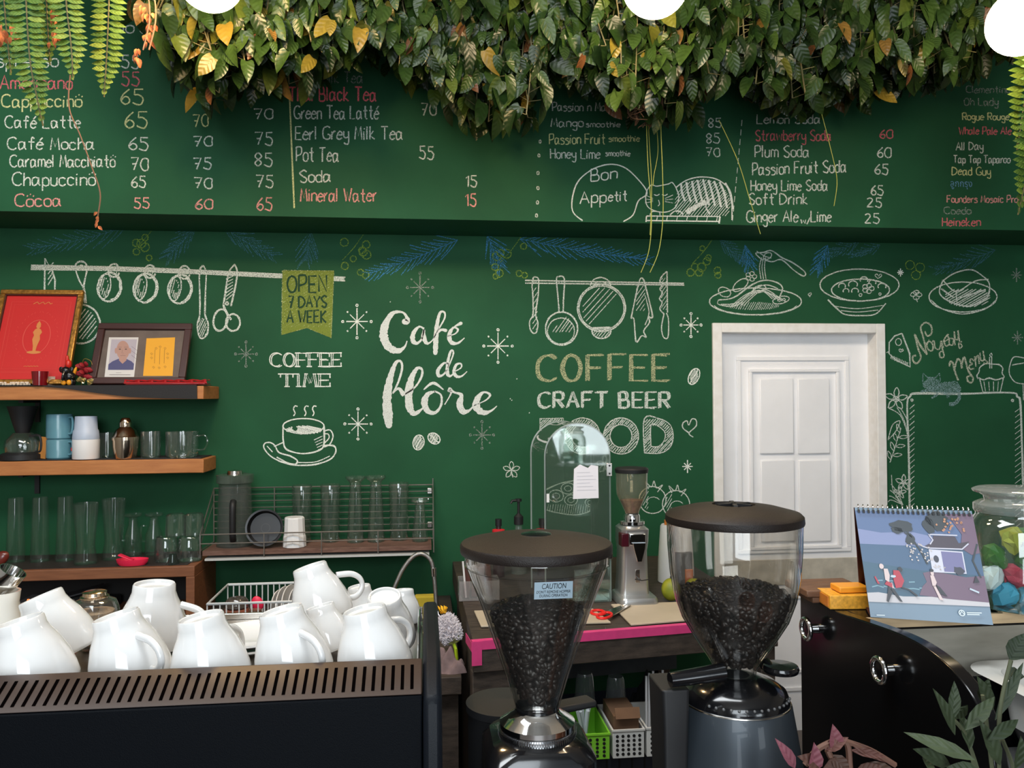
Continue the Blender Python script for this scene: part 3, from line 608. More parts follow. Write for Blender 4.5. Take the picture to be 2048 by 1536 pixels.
def cakes(c):
    c.S(z8((1088,612),(1050,625),(1020,660),(1018,720),(1055,755),(1132,792),(1130,720),(1088,612)), 2.2, True, rep=2, j=.6); c.hatch(lambda x, y: 1778+ (y-700)*.2 < x < 1818 and y > 708+(x-1780)*.45 and y < 718+(x-1780)*.42, 1776, 700, 1822, 734, -80, 3, 1.5)
    c.E(1797, 684, 6, 7, 1.7); c.S(z8((1080,712),(1072,700),(1080,695),(1085,702),(1092,695),(1095,704),(1080,712)), 1.5); c.S(z8((1005,715),(1020,708)), 1.5)
    c.S(z8((1500,855),(1492,840),(1505,820),(1510,795),(1540,775),(1580,778),(1612,780),(1632,800),(1628,825),(1640,845),(1630,858)), 2, rep=2, j=.6); c.S(z8((1500,850),(1530,862),(1560,852),(1595,862),(1630,852)), 2.2, rep=2, j=.7); c.S(z8((1508,858),(1525,928),(1618,928),(1634,858)), 2, True, rep=2)
    for k in range(4): c.S(z8((1530+k*26,870),(1538+k*22,922)), 1.5)
    c.S(z8((1562,800),(1560,740),(1572,738),(1572,800)), 1.8, True); c.S(z8((1568,738),(1562,728),(1570,718),(1574,730),(1568,738)), 1.6)
    c.S([(2048, 716), (2028, 714), (2020, 730), (2019, 748), (2030, 764), (2048, 768)], 2, rep=2); c.S([(2024, 730), (2048, 726)], 2.2); c.S([(2046, 768), (2047, 800)], 2.2)
draw('white chalk cake slice, cupcake with candle and wine glass', CS, cakes)
def board(c):
    c.S([(1819, 1060), (1817, 900), (1814, 810), (1820, 792), (1832, 787), (1920, 787), (2020, 786), (2034, 793), (2041, 812), (2046, 950), (2050, 1060)], 3, rep=3, j=1.2)
    for k in range(22): y = 812+k*11; c.S([(1819, y+6), (1829, y-3)], 1.5); c.S([(2042, y+3), (2030, y+12)], 1.2)
    c.E(1824, 800, 2.2, 2.2, 2.4); c.E(2025, 801, 2.2, 2.2, 2.4)
draw('white chalk outline of a notice board with rounded corners', CS, board)
def cat2(c):
    c.S(z8((1320,890),(1370,870),(1395,890),(1400,930)), 2); c.hatch(lambda x, y: (x-1897)**2/680+(y-777)**2/190 < 1, 1865, 762, 1925, 795, -35, 2.4, 2.4)
    c.hatch(lambda x, y: (x-1863)**2/300+(y-768)**2/180 < 1, 1845, 750, 1885, 785, -40, 2.6, 2.2); c.S(z8((1200,860),(1203,825),(1225,848),(1270,850),(1290,825),(1296,860),(1285,890),(1240,905),(1205,895),(1200,860)), 2, True, rep=2, j=.5)
    c.S(z8((1190,925),(1240,918),(1280,935),(1250,958)), 4, rep=2, j=1); c.S(z8((1330,930),(1340,958)), 6, j=1); c.S(z8((1395,930),(1395,965),(1370,990),(1345,992)), 7, rep=2, j=1)
draw('pale blue chalk cat lying on the notice board outline', CTEAL, cat2)
def flowers(c):
    for cx, cy, r in ((1792, 798, 17), (1807, 965, 12), (1800, 985, 9)):
        for k in range(5):
            a = k*1.256-1.5; c.S([(cx, cy), (cx+r*.8*math.cos(a-.4), cy+r*.8*math.sin(a-.4)), (cx+r*1.35*math.cos(a), cy+r*1.35*math.sin(a)), (cx+r*.8*math.cos(a+.4), cy+r*.8*math.sin(a+.4)), (cx, cy)], 1.7, rep=2, j=.5)
        c.E(cx, cy, r*.35, r*.3, 1.7, rep=2)
    for d in (0, 6): c.S([(1794+d, 815), (1808+d, 840), (1815, 870)], 1.8)
    c.S([(1775, 815), (1800, 830), (1814, 862)], 1.8); c.S([(1776, 880), (1785, 850), (1800, 842), (1792, 862), (1776, 880)], 1.8)
    c.S([(1780, 925), (1790, 895), (1802, 856)], 1.8)
    for k in range(7):
        x, y = 1782+k*3, 920-k*9; s_ = 1 if k % 2 else -1; a = -1.0+s_*.9
        c.S([(x, y), (x+10*math.cos(a-.35), y+10*math.sin(a-.35)), (x+19*math.cos(a), y+19*math.sin(a)), (x+10*math.cos(a+.35), y+10*math.sin(a+.35)), (x, y)], 1.6)
    for k in range(4): c.S([(1806, 1010), (1795-k*4, 985+k*5), (1782-k*2, 968+k*12)], 1.6)
    c.S([(1783, 950), (1786, 980), (1800, 1005)], 1.6)
draw('white chalk flowers and leaf sprays beside the door', CS, flowers)
# ---------------------------------------------------------------- door beside the menu wall
white = mat('white_door_paint', (.90, .895, .905), rough=.42, noise=.035, nscale=5)
worn = mat('worn_white_paint', (.88, .86, .83), rough=.5, col2=(.80, .77, .72), nscale=26)
beige = mat('bare_beige_board', (.50, .46, .38), rough=.7, noise=.15, nscale=18)
YD = YW+.07
door = bpy.data.objects.new('door_1', None); C.objects.link(door); door['kind'] = 'structure'; ORG['door_1'] = Vector((0, 0, 0))
tag(door, 'white panelled wooden door in the green wall', 'door', kind='structure')
fwid = 19*mpp(1500, 700, YW)
MB().box((DX0, YW-.015, 0), (DX0+fwid, YD+.05, DZ1)).box((DX1-fwid, YW-.015, 0), (DX1, YD+.05, DZ1)).box((DX0+fwid, YW-.015, DZ1-fwid), (DX1-fwid, YD+.05, DZ1)).build('door_frame', worn, door, bevel=.003)
def DP(px, py): return P(px, py, YD)
zr1, zr0 = DP(1680, 1115).z, DP(1680, 1166).z
MB().box((DX0+fwid, YD, zr1), (DX1-fwid, YD+.035, DZ1-fwid)).build('upper_leaf', white, door)
MB().box((DX0+fwid, YD-.006, zr0), (DX1-fwid, YD+.035, zr1)).build('bare_rail', beige, door, bevel=.003, label='unpainted beige cross board')
MB().box((DX0+fwid, YD, 0), (DX1-fwid, YD+.035, zr0)).build('lower_leaf', white, door)
def mould(name, x0, y0, x1, y1, wd, out):
    a, b = DP(x0, y1), DP(x1, y0); m_ = MB()
    frame_bars(m_, a.x, a.z, b.x, b.z, wd, YD-out, YD+.001)
    return m_.build(name, white, door, bevel=.003)
mould('moulding', 1476, 713, 1696, 1108, .022, .010); mould('moulding', 1500, 738, 1676, 1100, .016, .016)
for x0, y0, x1, y1 in ((1519, 757, 1585, 908), (1595, 757, 1657, 908), (1521, 919, 1587, 1084), (1597, 919, 1659, 1084)):
    a, b = DP(x0, y1), DP(x1, y0); MB().box((a.x, YD-.012, a.z), (b.x, YD+.001, b.z)).build('raised_panel', white, door, bevel=.006)
mould('moulding', 1480, 1185, 1700, 1350, .02, .010); mould('moulding', 1480, 1368, 1700, 1490, .02, .010)
# ---------------------------------------------------------------- shelves on the left
wood = mat('orange_pine', (.38, .135, .038), rough=.55, col2=(.50, .20, .06), nscale=7, stretch=(1, 6, 9), bump=.2)
dwood = mat('reddish_board', (.17, .060, .024), rough=.55, col2=(.25, .095, .04), nscale=9, stretch=(1, 6, 9), bump=.2)
black = mat('matt_black', (.008, .008, .009), rough=.55); blackrub = mat('black_rubber_mat', (.014, .013, .014), rough=.75, bump=.3, bscale=300)
def shelf(label, xr, y0, y1, Yf, notch):
    t = thing('wall_shelf', label, 'shelf', (P(200, y1, Yf).x, YW, P(200, y1, Yf).z), 'wooden wall shelves')
    z0, z1 = P(250, y1, Yf).z, P(250, y0, Yf).z; X = P(xr, 900, YW-.01).x
    n = 26; pts = []
    for k in range(n+1):
        x = -2.7+(X+2.7)*k/n; pts.append((x, Yf+rnd.uniform(-.003, .003)-(.006 if notch and k < n-3 else 0), z0))
    pts += [(X+.004, YW-.09, z0), (X, YW-.001, z0), (-2.7, YW-.001, z0)]
    MB().prism(pts, (0, 0, z1-z0)).build('board', wood, t, bevel=.003, smooth=20)
    for x in (-2.45, -1.75): MB().prism([(x, YW-.16, z0-.012), (x, YW-.16, z0-.0005), (x, YW-.001, z0-.0005), (x, YW-.001, z0-.10), (x, YW-.012, z0-.10), (x, YW-.012, z0-.012)], (.02, 0, 0)).build('bracket', black, t)
    return z1
ZS1 = shelf('thick orange wooden shelf carrying the two picture frames', 437, 772, 799, 3.585, False)
ZS2 = shelf('orange wooden shelf carrying the teal mugs and cocktail shaker', 431, 920, 948, 3.64, True)
# mats
t = thing('shelf_mat', 'black mat hanging over the front edge of the upper shelf', 'mat', (P(200, 772, 3.6).x, 3.6, ZS1))
a, b = P(-60, 772, 3.58), P(393, 772, 3.58)
MB().box((a.x, 3.579, ZS1+.0005), (b.x, YW-.01, ZS1+.004)).build('mat_top', blackrub, t)
m_ = MB(); fl = [P(88, 773, 3.576), P(130, 777, 3.576), P(200, 787, 3.576), P(260, 794, 3.576), P(330, 797, 3.576), P(394, 798, 3.576), P(394, 771, 3.576), P(88, 771, 3.576)]
m_.prism(fl, (0, .004, 0)).build('hanging_flap', blackrub, t)
tag(MB().box((P(-60, 920, 3.66).x, 3.66, ZS2+.0005), (P(402, 920, 3.66).x, YW-.01, ZS2+.004)).build('shelf_liner', blackrub), 'thin black liner lying on the lower wooden shelf', 'mat')
ZM1, ZM2 = ZS1+.0042, ZS2+.0042
# ---- picture frames leaning on the wall
class Lean:
    def __init__(s, xl, xr, Yb, ytop, Yt, z):
        s.O = P(xl, 765, Yb); s.O.z = z; s.W = P(xr, 765, Yb).x-s.O.x; top = P((xl+xr)/2, ytop, Yt)
        v = Vector((0, Yt-Yb, top.z-z)); s.H = v.length; s.Z = v.normalized(); s.X = Vector((1, 0, 0)); s.N = s.X.cross(s.Z)
        s.O.y = Yb
    def p(s, u, v, d=0): return s.O+s.X*u+s.Z*v+s.N*d
    def bar(s, m_, u0, v0, u1, v1, d0, d1):
        q = [s.p(u, v, d) for d in (d0, d1) for u, v in ((u0, v0), (u1, v0), (u1, v1), (u0, v1))]
        m_.add(q, [(0, 3, 2, 1), (4, 5, 6, 7), (0, 1, 5, 4), (1, 2, 6, 5), (2, 3, 7, 6), (3, 0, 4, 7)])
    def rim(s, m_, wd, d0, d1):
        s.bar(m_, 0, 0, s.W, wd, d0, d1); s.bar(m_, 0, s.H-wd, s.W, s.H, d0, d1); s.bar(m_, 0, wd, wd, s.H-wd, d0, d1); s.bar(m_, s.W-wd, wd, s.W, s.H-wd, d0, d1); return m_
    def flat(s, m_, pts, d=0.0): m_.add([s.p(u, v, d) for u, v in pts], [tuple(range(len(pts)))]); return m_
    def line(s, m_, pts, wd, d, closed=False):
        pts = list(pts)+([pts[0]] if closed else []); n = len(pts); A = []; B = []
        for i in range(n):
            a_, b_ = pts[max(i-1, 0)], pts[min(i+1, n-1)]; dx, dy = b_[0]-a_[0], b_[1]-a_[1]; k = math.hypot(dx, dy) or 1
            A.append(s.p(pts[i][0]-dy/k*wd/2, pts[i][1]+dx/k*wd/2, d)); B.append(s.p(pts[i][0]+dy/k*wd/2, pts[i][1]-dx/k*wd/2, d))
        m_.add(A+B, [(i, n+i, n+i+1, i+1) for i in range(n-1)]); return m_
def oval(cu, cv, ru, rv, n=28): return [(cu+ru*math.cos(6.2832*k/n), cv+rv*math.sin(6.2832*k/n)) for k in range(n)]
gold = mat('carved_gilt', (.46, .22, .045), rough=.35, metal=.75, noise=.4, nscale=60, bump=.8, bscale=90)
red = mat('red_print', (.55, .018, .016), rough=.45); goldink = mat('gold_ink', (.60, .22, .055), rough=.5); pinkink = mat('faded_pink_ink', (.62, .07, .05), rough=.6)
L = Lean(-34, 139, 3.64, 583, 3.80, ZM1)
fr = thing('framed_print', 'gilt framed red print of a gold figure in an oval', 'picture', L.O)
m_ = L.rim(MB(), .022, .001, .022); m_.build('outer_frame', gold, fr, bevel=.004)
m_ = MB(); L.bar(m_, .02, .02, .026, L.H-.02, .002, .016); L.bar(m_, L.W-.026, .02, L.W-.02, L.H-.02, .002, .016); L.bar(m_, .02, L.H-.026, L.W-.02, L.H-.02, .002, .016)
m_.build('dark_slip', mat('dark_slip', (.05, .018, .01), rough=.4), fr)
m_ = MB(); L.bar(m_, .01, .01, L.W-.01, L.H-.01, .0005, .006); pr = m_.build('print', red, fr)
cu, cv = L.W*.52, L.H*.50
m_ = MB(); L.line(m_, oval(cu, cv, .056, .082), .0035, .0072, True); L.line(m_, [(.05, .06), (L.W-.05, .06), (L.W-.05, L.H-.055), (.05, L.H-.055)], .0018, .007, True); L.line(m_, [(.064, .075), (L.W-.064, .075), (L.W-.064, L.H-.07), (.064, L.H-.07)], .001, .007, True)
for k in range(34):
    a_ = k*.1848; L.line(m_, [(cu+.086*math.cos(a_)+rnd.uniform(-.004, .004), cv+.118*math.sin(a_)), (cu+.086*math.cos(a_)+rnd.uniform(-.008, .008), cv+.118*math.sin(a_)+.008)], .0016, .007)
m_.build('ornament', pinkink, pr)
m_ = MB()   # standing figure with joined hands
L.flat(m_, [(cu-.006, cv-.072), (cu+.006, cv-.072), (cu+.008, cv-.045), (cu+.016, cv-.012), (cu+.012, cv+.008), (cu+.019, cv+.022), (cu+.012, cv+.036), (cu+.004, cv+.041), (cu-.004, cv+.041), (cu-.012, cv+.036), (cu-.019, cv+.022), (cu-.012, cv+.008), (cu-.016, cv-.012), (cu-.008, cv-.045)], .0074)
L.flat(m_, oval(cu, cv+.052, .0095, .012, 14), .0074); L.flat(m_, [(cu-.01, cv+.06), (cu+.01, cv+.06), (cu, cv+.078)], .0075); L.flat(m_, oval(cu, cv-.074, .03, .007, 14), .0073)
pl = [(cu-.04+.08*k/10, L.H-.066+.005*(k % 3)) for k in range(11)]; L.line(m_, pl, .003, .0074); L.line(m_, [(cu-.03+.006*k, .085+.004*(k % 2)) for k in range(11)], .002, .0074)
m_.build('figure', goldink, pr)
L = Lean(178, 371, 3.665, 650, 3.785, ZM1)
brown = mat('dark_brown_frame', (.045, .014, .012), rough=.4)
fr = thing('framed_photograph', 'dark brown frame holding a portrait photo and a yellow card', 'picture', L.O)
L.rim(MB(), .030, .001, .020).build('outer_frame', brown, fr, bevel=.003)
m_ = MB(); L.bar(m_, .02, .02, L.W-.02, L.H-.02, .0005, .005); L.bar(m_, .02, .02, L.W*.5, L.H-.02, .005, .0055); m_.build('mount', mat('grey_brown_mount', (.13, .10, .085), rough=.8, noise=.2), fr)
def at(px_, py_):   # a point in the picture -> place on the leaning frame
    d = ray(px_, py_); k = (L.O-EYE).dot(L.N)/d.dot(L.N); q = EYE+d*k-L.O; return (q.dot(L.X), q.dot(L.Z))
m_ = MB(); L.flat(m_, [at(210, 755), at(269, 755), at(278, 676), at(219, 676)], .0062); ph = m_.build('portrait_photo', mat('photo_paper', (.62, .60, .58), rough=.35), fr)
m_ = MB(); L.flat(m_, [at(217, 741), at(268, 741), at(275, 680), at(224, 680)], .0066); m_.build('backdrop', mat('photo_grey_lilac', (.42, .38, .43), rough=.4), ph)
m_ = MB(); L.flat(m_, [at(217, 741), at(218, 730), at(226, 724), at(238, 719), at(254, 719), at(264, 724), at(269, 729), at(268, 741)], .007); m_.build('shirt', mat('photo_blue', (.07, .07, .17), rough=.4), ph)
m_ = MB(); L.flat(m_, [at(239, 722), at(240, 712), at(254, 712), at(254, 722), at(246, 729)], .0073)
hd = [at(247+13*math.cos(a_*.3142), 702-19*math.sin(a_*.3142)) for a_ in range(20)]; L.flat(m_, hd, .0075)
for x in (233, 261): L.flat(m_, [at(x+2.6*math.cos(a_*.7854), 703-6*math.sin(a_*.7854)) for a_ in range(8)], .0072)
m_.build('face', mat('photo_skin', (.42, .24, .19), rough=.5), ph)
m_ = MB()
for x in (241, 253): L.flat(m_, [at(x+2.4*math.cos(a_*.7854), 700-1.2*math.sin(a_*.7854)) for a_ in range(8)], .008); L.line(m_, [at(x-3.5, 696), at(x+3.5, 696)], .0012, .008)
L.line(m_, [at(242, 713), at(247, 712.4), at(252, 713)], .0013, .008); L.line(m_, [at(246, 701), at(245, 708), at(249, 708)], .0008, .008)
for k in range(9): L.line(m_, [at(264+k % 3*4, 694+k*3), at(268+k % 3*4, 697+k*3)], .001, .008)
L.line(m_, [at(233, 747), at(244, 747)], .001, .008); L.line(m_, [at(220, 751), at(262, 751)], .0014, .008)
m_.build('features', mat('photo_dark', (.10, .06, .06), rough=.5), ph)
m_ = MB(); L.flat(m_, [at(287, 753), at(346, 753), at(351, 676), at(294, 678)], .0062); yc = m_.build('yellow_card', mat('yellow_card', (.75, .36, .02), rough=.6), fr)
m_ = MB()
for x, y0, y1 in ((311, 700, 728), (321, 698, 730), (330, 700, 728)): L.line(m_, [at(x, y0), at(x-1, y1)], .0012, .0068)
for x, y in ((313, 698), (321, 695), (331, 698), (304, 709), (304, 717), (336, 709), (336, 717), (308, 736), (319, 737), (331, 735)): L.line(m_, [at(x-2.5, y), at(x, y-2), at(x+2.5, y), at(x, y+2.5), at(x-1, y)], .0012, .0068)
m_.build('ink_marks', mat('card_ink', (.05, .02, .01), rough=.7), yc)
# ---- little things on the upper shelf
def lathe_thing(name, label, cat, cx, Y, z, pts, m, group=None, seg=36, t=0, smooth=38, part=None, base=None, xs=None):
    """round vessel standing at z: pts = radius and picture height pairs, bottom to top"""
    pr_ = pprof(cx, Y, pts); dz = z-pr_[0][1]; pr_ = [(r, h+dz) for r, h in pr_]; q = P(cx, pts[0][1], Y)
    o_ = MB().lathe(shell(pr_, t) if t else [(1e-4, pr_[0][1])]+pr_+[(1e-4, pr_[-1][1])], (q.x, Y), seg)
    if part:
        th = thing(name, label, cat, (q.x, Y, z), group); o_.build(part, m, th, smooth); return th, pr_
    o = o_.build(name, m, smooth=smooth); return tag(o, label, cat, group), pr_
clear = glass('clear_glass', haze=.007); smoky = glass('smoky_plastic', (.80, .82, .80), haze=.035); clear2 = glass('bright_glass', (.97, .98, .97), 1.8, haze=.011)
lathe_thing('candle_cup', 'dark red glass candle cup before the red print', 'candle', 80, 3.595, ZM1, [(13, 766), (14.5, 750), (15.5, 738)], mat('dark_red_glass', (.16, .004, .008), rough=.12, coat=.5), t=.003)
t = thing('bead_necklace', 'string of cream shell beads heaped on the upper shelf end', 'necklace', P(30, 764, 3.62)); m_ = MB()
for k in range(60):
    q = P(-10+k*1.15+rnd.uniform(-3, 3), 763, 3.60+rnd.uniform(0, .03)); m_.ell((q.x, q.y, ZM1+.005+(.007 if k % 3 == 0 else 0)), (.0065, .005, .0045), 8, 5)
m_.build('bead', mat('cream_shell', (.72, .58, .45), rough=.4), t)
q = P(103, 766, 3.63); t = thing('picture_card', 'small pale card propped beside the red candle cup', 'card', (q.x, q.y, ZM1))
MB().obox((q.x, q.y, ZM1+.020), (.026, .003, .038), rotm('Z', 35) @ rotm('X', 12)).build('card', mat('pale_card', (.50, .36, .28), rough=.5, noise=.3, nscale=90), t)
q = P(136, 766, 3.615); t = thing('elephant_figurine', 'small black elephant figurine wearing a red pointed headdress', 'figurine', (q.x, q.y, ZM1))
def rel(m_, c, r, M=None, s=12): m_.ell(Vector(q)*Vector((1, 1, 0)) if False else (q.x+c[0], q.y+c[1], ZM1+c[2]), r, s, 8, M)
m_ = MB(); rel(m_, (.004, 0, .038), (.026, .022, .026)); rel(m_, (-.004, -.012, .062), (.019, .017, .018))
for x in (-.014, .018): rel(m_, (x, -.006, .012), (.008, .008, .018)); rel(m_, (x, .012, .012), (.008, .008, .018))
for s_ in (-1, 1): rel(m_, (-.004+s_*.019, -.008, .066), (.010, .004, .014), rotm('Y', s_*20))
m_.tube(smooth_path([(q.x-.004, q.y-.028, ZM1+.058), (q.x-.006, q.y-.036, ZM1+.040), (q.x-.008, q.y-.034, ZM1+.022)]), .005); m_.build('body', mat('glossy_black', (.006, .006, .007), rough=.25), t)
m_ = MB(); rel(m_, (.002, -.002, .092), (.013, .013, .020)); rel(m_, (-.002, -.004, .112), (.007, .007, .018)); m_.build('headdress', mat('lacquer_red', (.55, .02, .01), rough=.3), t)
m_ = MB(); rel(m_, (.022, .008, .055), (.007, .010, .026), rotm('Y', 20)); rel(m_, (-.012, -.014, .010), (.010, .010, .010)); rel(m_, (.010, -.014, .012), (.010, .010, .012)); m_.build('yellow_garland', mat('marigold', (.75, .30, .01), rough=.6), t)
q2 = P(168, 766, 3.66); t = thing('flower_ornament', 'red cloth flowers with a gold wire beside the brown frame', 'ornament', (q2.x, q2.y, ZM1)); m_ = MB()
for k in range(14):
    a_ = k*.9; m_.ell((q2.x+.018*math.cos(a_), q2.y+.012*math.sin(a_), ZM1+.035+.0045*k), (.018, .006, .012), 10, 6, rotm('Z', math.degrees(a_)) @ rotm('X', 30))
m_.build('petals', mat('crimson_cloth', (.30, .012, .018), rough=.7), t)
m_ = MB().tube(smooth_path([(q2.x-.01, q2.y, ZM1), (q2.x-.008, q2.y, ZM1+.08), (q2.x, q2.y, ZM1+.115), (q2.x+.026, q2.y, ZM1+.108), (q2.x+.034, q2.y, ZM1+.09)]), .0014, 6); m_.build('gold_wire', mat('gold_wire', (.6, .38, .1), rough=.3, metal=1), t)
q3 = P(170, 766, 3.60); t = thing('crystal_cluster', 'glittering gold crystal cluster at the foot of the brown frame', 'ornament', (q3.x, q3.y, ZM1)); m_ = MB()
for k in range(22): m_.obox((q3.x+rnd.uniform(-.028, .028), q3.y+rnd.uniform(-.01, .01), ZM1+.008+rnd.uniform(0, .022)), [rnd.uniform(.006, .012)]*3, rotm('X', rnd.uniform(0, 90)) @ rotm('Y', rnd.uniform(0, 90)))
m_.build('crystals', mat('gold_crystal', (.75, .60, .25), rough=.12, metal=.8), t, smooth=0)
# red lacquer tray
q = P(336, 767, 3.615); wd = 158*mpp(336, 767, 3.615); t = thing('lacquer_tray', 'long red lacquer tray with a scalloped rim before the brown frame', 'tray', (q.x, q.y, ZM1)); m_ = MB()
out_ = [(-wd/2+.01, -.035), (wd/2-.01, -.035), (wd/2, -.025), (wd/2, .03), (-wd/2, .03), (-wd/2, -.025)]
m_.prism([(q.x+x, q.y+y, ZM1) for x, y in out_], (0, 0, .007)); m_.build('base', mat('dark_red_lacquer', (.16, .006, .008), rough=.2, coat=.5), t, bevel=.002)
m_ = MB(); pts = []
for k in range(41):
    u = k/40; pts.append((q.x-wd/2+.004+u*(wd-.008), q.y-.033, ZM1+.019+.0025*math.cos(u*6*6.2832)))
m_.tube(pts, .0028, 6); m_.tube([(p_[0], q.y+.028, p_[2]) for p_ in pts], .0028, 6)
for x in (-wd/2+.004, wd/2-.004): m_.tube([(q.x+x, q.y-.033, ZM1+.020), (q.x+x, q.y+.028, ZM1+.020)], .0028, 6)
for k in range(7): u = k/6; m_.box((q.x-wd/2+.003+u*(wd-.014), q.y-.035, ZM1+.006), (q.x-wd/2+.011+u*(wd-.014), q.y-.031, ZM1+.020))
m_.box((q.x-wd/2, q.y-.034, ZM1+.006), (q.x+wd/2, q.y-.032, ZM1+.013)); m_.build('rim', mat('red_lacquer', (.38, .012, .014), rough=.2, coat=.5), t)
# ---------------------------------------------------------------- things on the lower shelf
t = thing('coffee_dripper', 'black dripper on a round glass server at the shelf end', 'coffee maker', (P(45, 917, 3.72).x, 3.72, ZM2)); q = P(45, 917, 3.72)
def pl_(cx, Y, pts, z, y0):
    pr_ = pprof(cx, Y, pts); d = z-P(cx, y0, Y).z; return [(r, h+d) for r, h in pr_]
MB().lathe([(1e-4, ZM2)]+pl_(45, 3.72, [(40, 918), (40, 908), (34, 905)], ZM2, 918)+[(1e-4, ZM2+.03)], (q.x, 3.72)).build('base_plate', black, t)
MB().lathe(shell(pl_(45, 3.72, [(30, 905), (33, 893), (31, 880), (22, 870), (18, 865)], ZM2, 918), .003), (q.x, 3.72)).build('glass_server', clear2, t)
MB().lathe(shell(pl_(45, 3.72, [(12, 866), (17, 850), (26, 818), (28, 812)], ZM2, 918), .003), (q.x, 3.72)).build('dripper_cone', black, t)
MB().tube(smooth_path([(q.x+.03, 3.72, ZM2+.10), (q.x+.08, 3.70, ZM2+.10), (q.x+.085, 3.70, ZM2+.04), (q.x+.06, 3.71, ZM2+.03)]), .006).build('handle', black, t)
q = P(86, 916, 3.70); tag(MB().obox((q.x, q.y, ZM2+.050), (.034, .008, .094), rotm('Z', -12) @ rotm('Y', 6)).build('kraft_card', mat('orange_kraft', (.42, .17, .03), rough=.7, noise=.12)), 'narrow orange card standing between glass server and teal mugs', 'card')
def handle(m_, q, r, z0, z1, out, ang, th=.0045):
    d = Vector((math.cos(math.radians(ang)), math.sin(math.radians(ang)), 0)); b_ = Vector((q[0], q[1], 0))
    pts = smooth_path([b_+d*(r-.003)+Vector((0, 0, z1)), b_+d*(r+out*.8)+Vector((0, 0, z1+.001)), b_+d*(r+out)+Vector((0, 0, z0*.45+z1*.55)), b_+d*(r+out*.7)+Vector((0, 0, z0+.004)), b_+d*(r-.003)+Vector((0, 0, z0))])
    m_.tube(pts, th, 8); return m_
teal = mat('teal_glaze', (.10, .25, .31), rough=.3, noise=.1, coat=.3)
zb = ZM2
for lab, y0, y1 in (('teal mug standing on the lower shelf beneath its twin', 918, 879), ('teal mug stacked upside on top of its twin', 879, 829)):
    h = (y0-y1)*mpp(120, 880, 3.72)
    r = 24*mpp(120, 880, 3.72); q = P(119, 918, 3.72)
    t = thing('stacking_mug', lab.replace(' upside', ''), 'mug', (q.x, 3.72, zb), 'stacked teal mugs')
    MB().lathe(shell([(r*.9, zb), (r, zb+.006), (r, zb+h*.93), (r*.97, zb+h-.0005)], .004), (q.x, 3.72)).build('bowl', teal, t)
    handle(MB(), (q.x, 3.72), r, zb+h*.22, zb+h*.85, .022, -25, .005).build('handle', teal, t); zb += h
k_ = mpp(172, 900, 3.69); q = P(172, 921, 3.69)
t = thing('plastic_cup', 'white plastic cup with small red figures under a frosted one', 'cup', (q.x, 3.69, ZM2)); h1 = 39*k_
MB().lathe(shell([(24*k_, ZM2), (25*k_, ZM2+.003), (25*k_, ZM2+h1)], .002), (q.x, 3.69)).build('bowl', mat('white_plastic', (.80, .79, .78), rough=.35), t)
m_ = MB()
for dx in (-23, 21):
    for k in range(3): m_.ell((q.x+dx*k_, 3.69-10*k_, ZM2+h1*.55-k*.004), (.004, .002, .004), 8, 5)
m_.build('print', mat('cup_print', (.5, .02, .02), rough=.5), t)
t = thing('plastic_cup', 'frosted pale blue plastic cup turned over on the white cup', 'cup', (q.x, 3.69, ZM2+h1))
MB().lathe([(25*k_, ZM2+h1+.0005), (25.5*k_, ZM2+h1+.006), (24*k_, ZM2+h1+17*k_), (22*k_, ZM2+h1+20*k_), (20.5*k_, ZM2+h1+46*k_), (1e-4, ZM2+h1+47*k_)], (q.x, 3.69), 10).build('bowl', mat('frosted_plastic', (.58, .66, .80), rough=.4, trans=.25), t)
steel = mat('brushed_steel', (.55, .52, .48), rough=.22, metal=1); chrome = mat('chrome', (.80, .80, .80), rough=.08, metal=1)
q = P(251, 922, 3.69); t = thing('cocktail_shaker', 'stainless steel cocktail shaker on the lower shelf', 'shaker', (q.x, 3.69, ZM2)); K = lambda r, y: (r*k_, ZM2+(922-y)*k_)
warmst = mat('warm_steel', (.62, .50, .38), rough=.16, metal=1)
MB().lathe([(1e-4, ZM2)]+[K(*a_) for a_ in ((20, 922), (21, 918), (24, 900), (24.5, 884))]+[(1e-4, ZM2+38*k_)], (q.x, 3.69), 40).build('tin', warmst, t)
MB().lathe([K(*a_) for a_ in ((25.5, 885), (25.5, 879), (23, 876), (19, 866), (12, 860), (11, 858))], (q.x, 3.69), 40).build('strainer_top', warmst, t)
MB().lathe([K(*a_) for a_ in ((11.5, 859), (12, 852), (10, 845), (7, 841))]+[(1e-4, ZM2+82*k_)], (q.x, 3.69), 40).build('cap', warmst, t)
for cx, r, yt, Y, hnd, lab in ((214, 19, 868, 3.78, 0, 'straight glass mug behind the steel shaker'), (301, 19, 865, 3.72, 0, 'straight glass mug second from the shelf end'), (364, 31, 866, 3.72, 1, 'wide glass mug with a loop handle near the shelf end')):
    q = P(cx, 917, Y); k_2 = mpp(cx, 900, Y); t = thing('glass_mug', lab, 'mug', (q.x, Y, ZM2), 'glass mugs on the lower shelf')
    MB().lathe(shell([(r*.94*k_2, ZM2), (r*k_2, ZM2+.006), (r*k_2, ZM2+(917-yt)*k_2)], .004), (q.x, Y)).build('bowl', clear2, t)
    if hnd: handle(MB(), (q.x, Y), r*k_2, ZM2+14*k_2, ZM2+42*k_2, .045, -8, .004).build('handle', clear2, t)
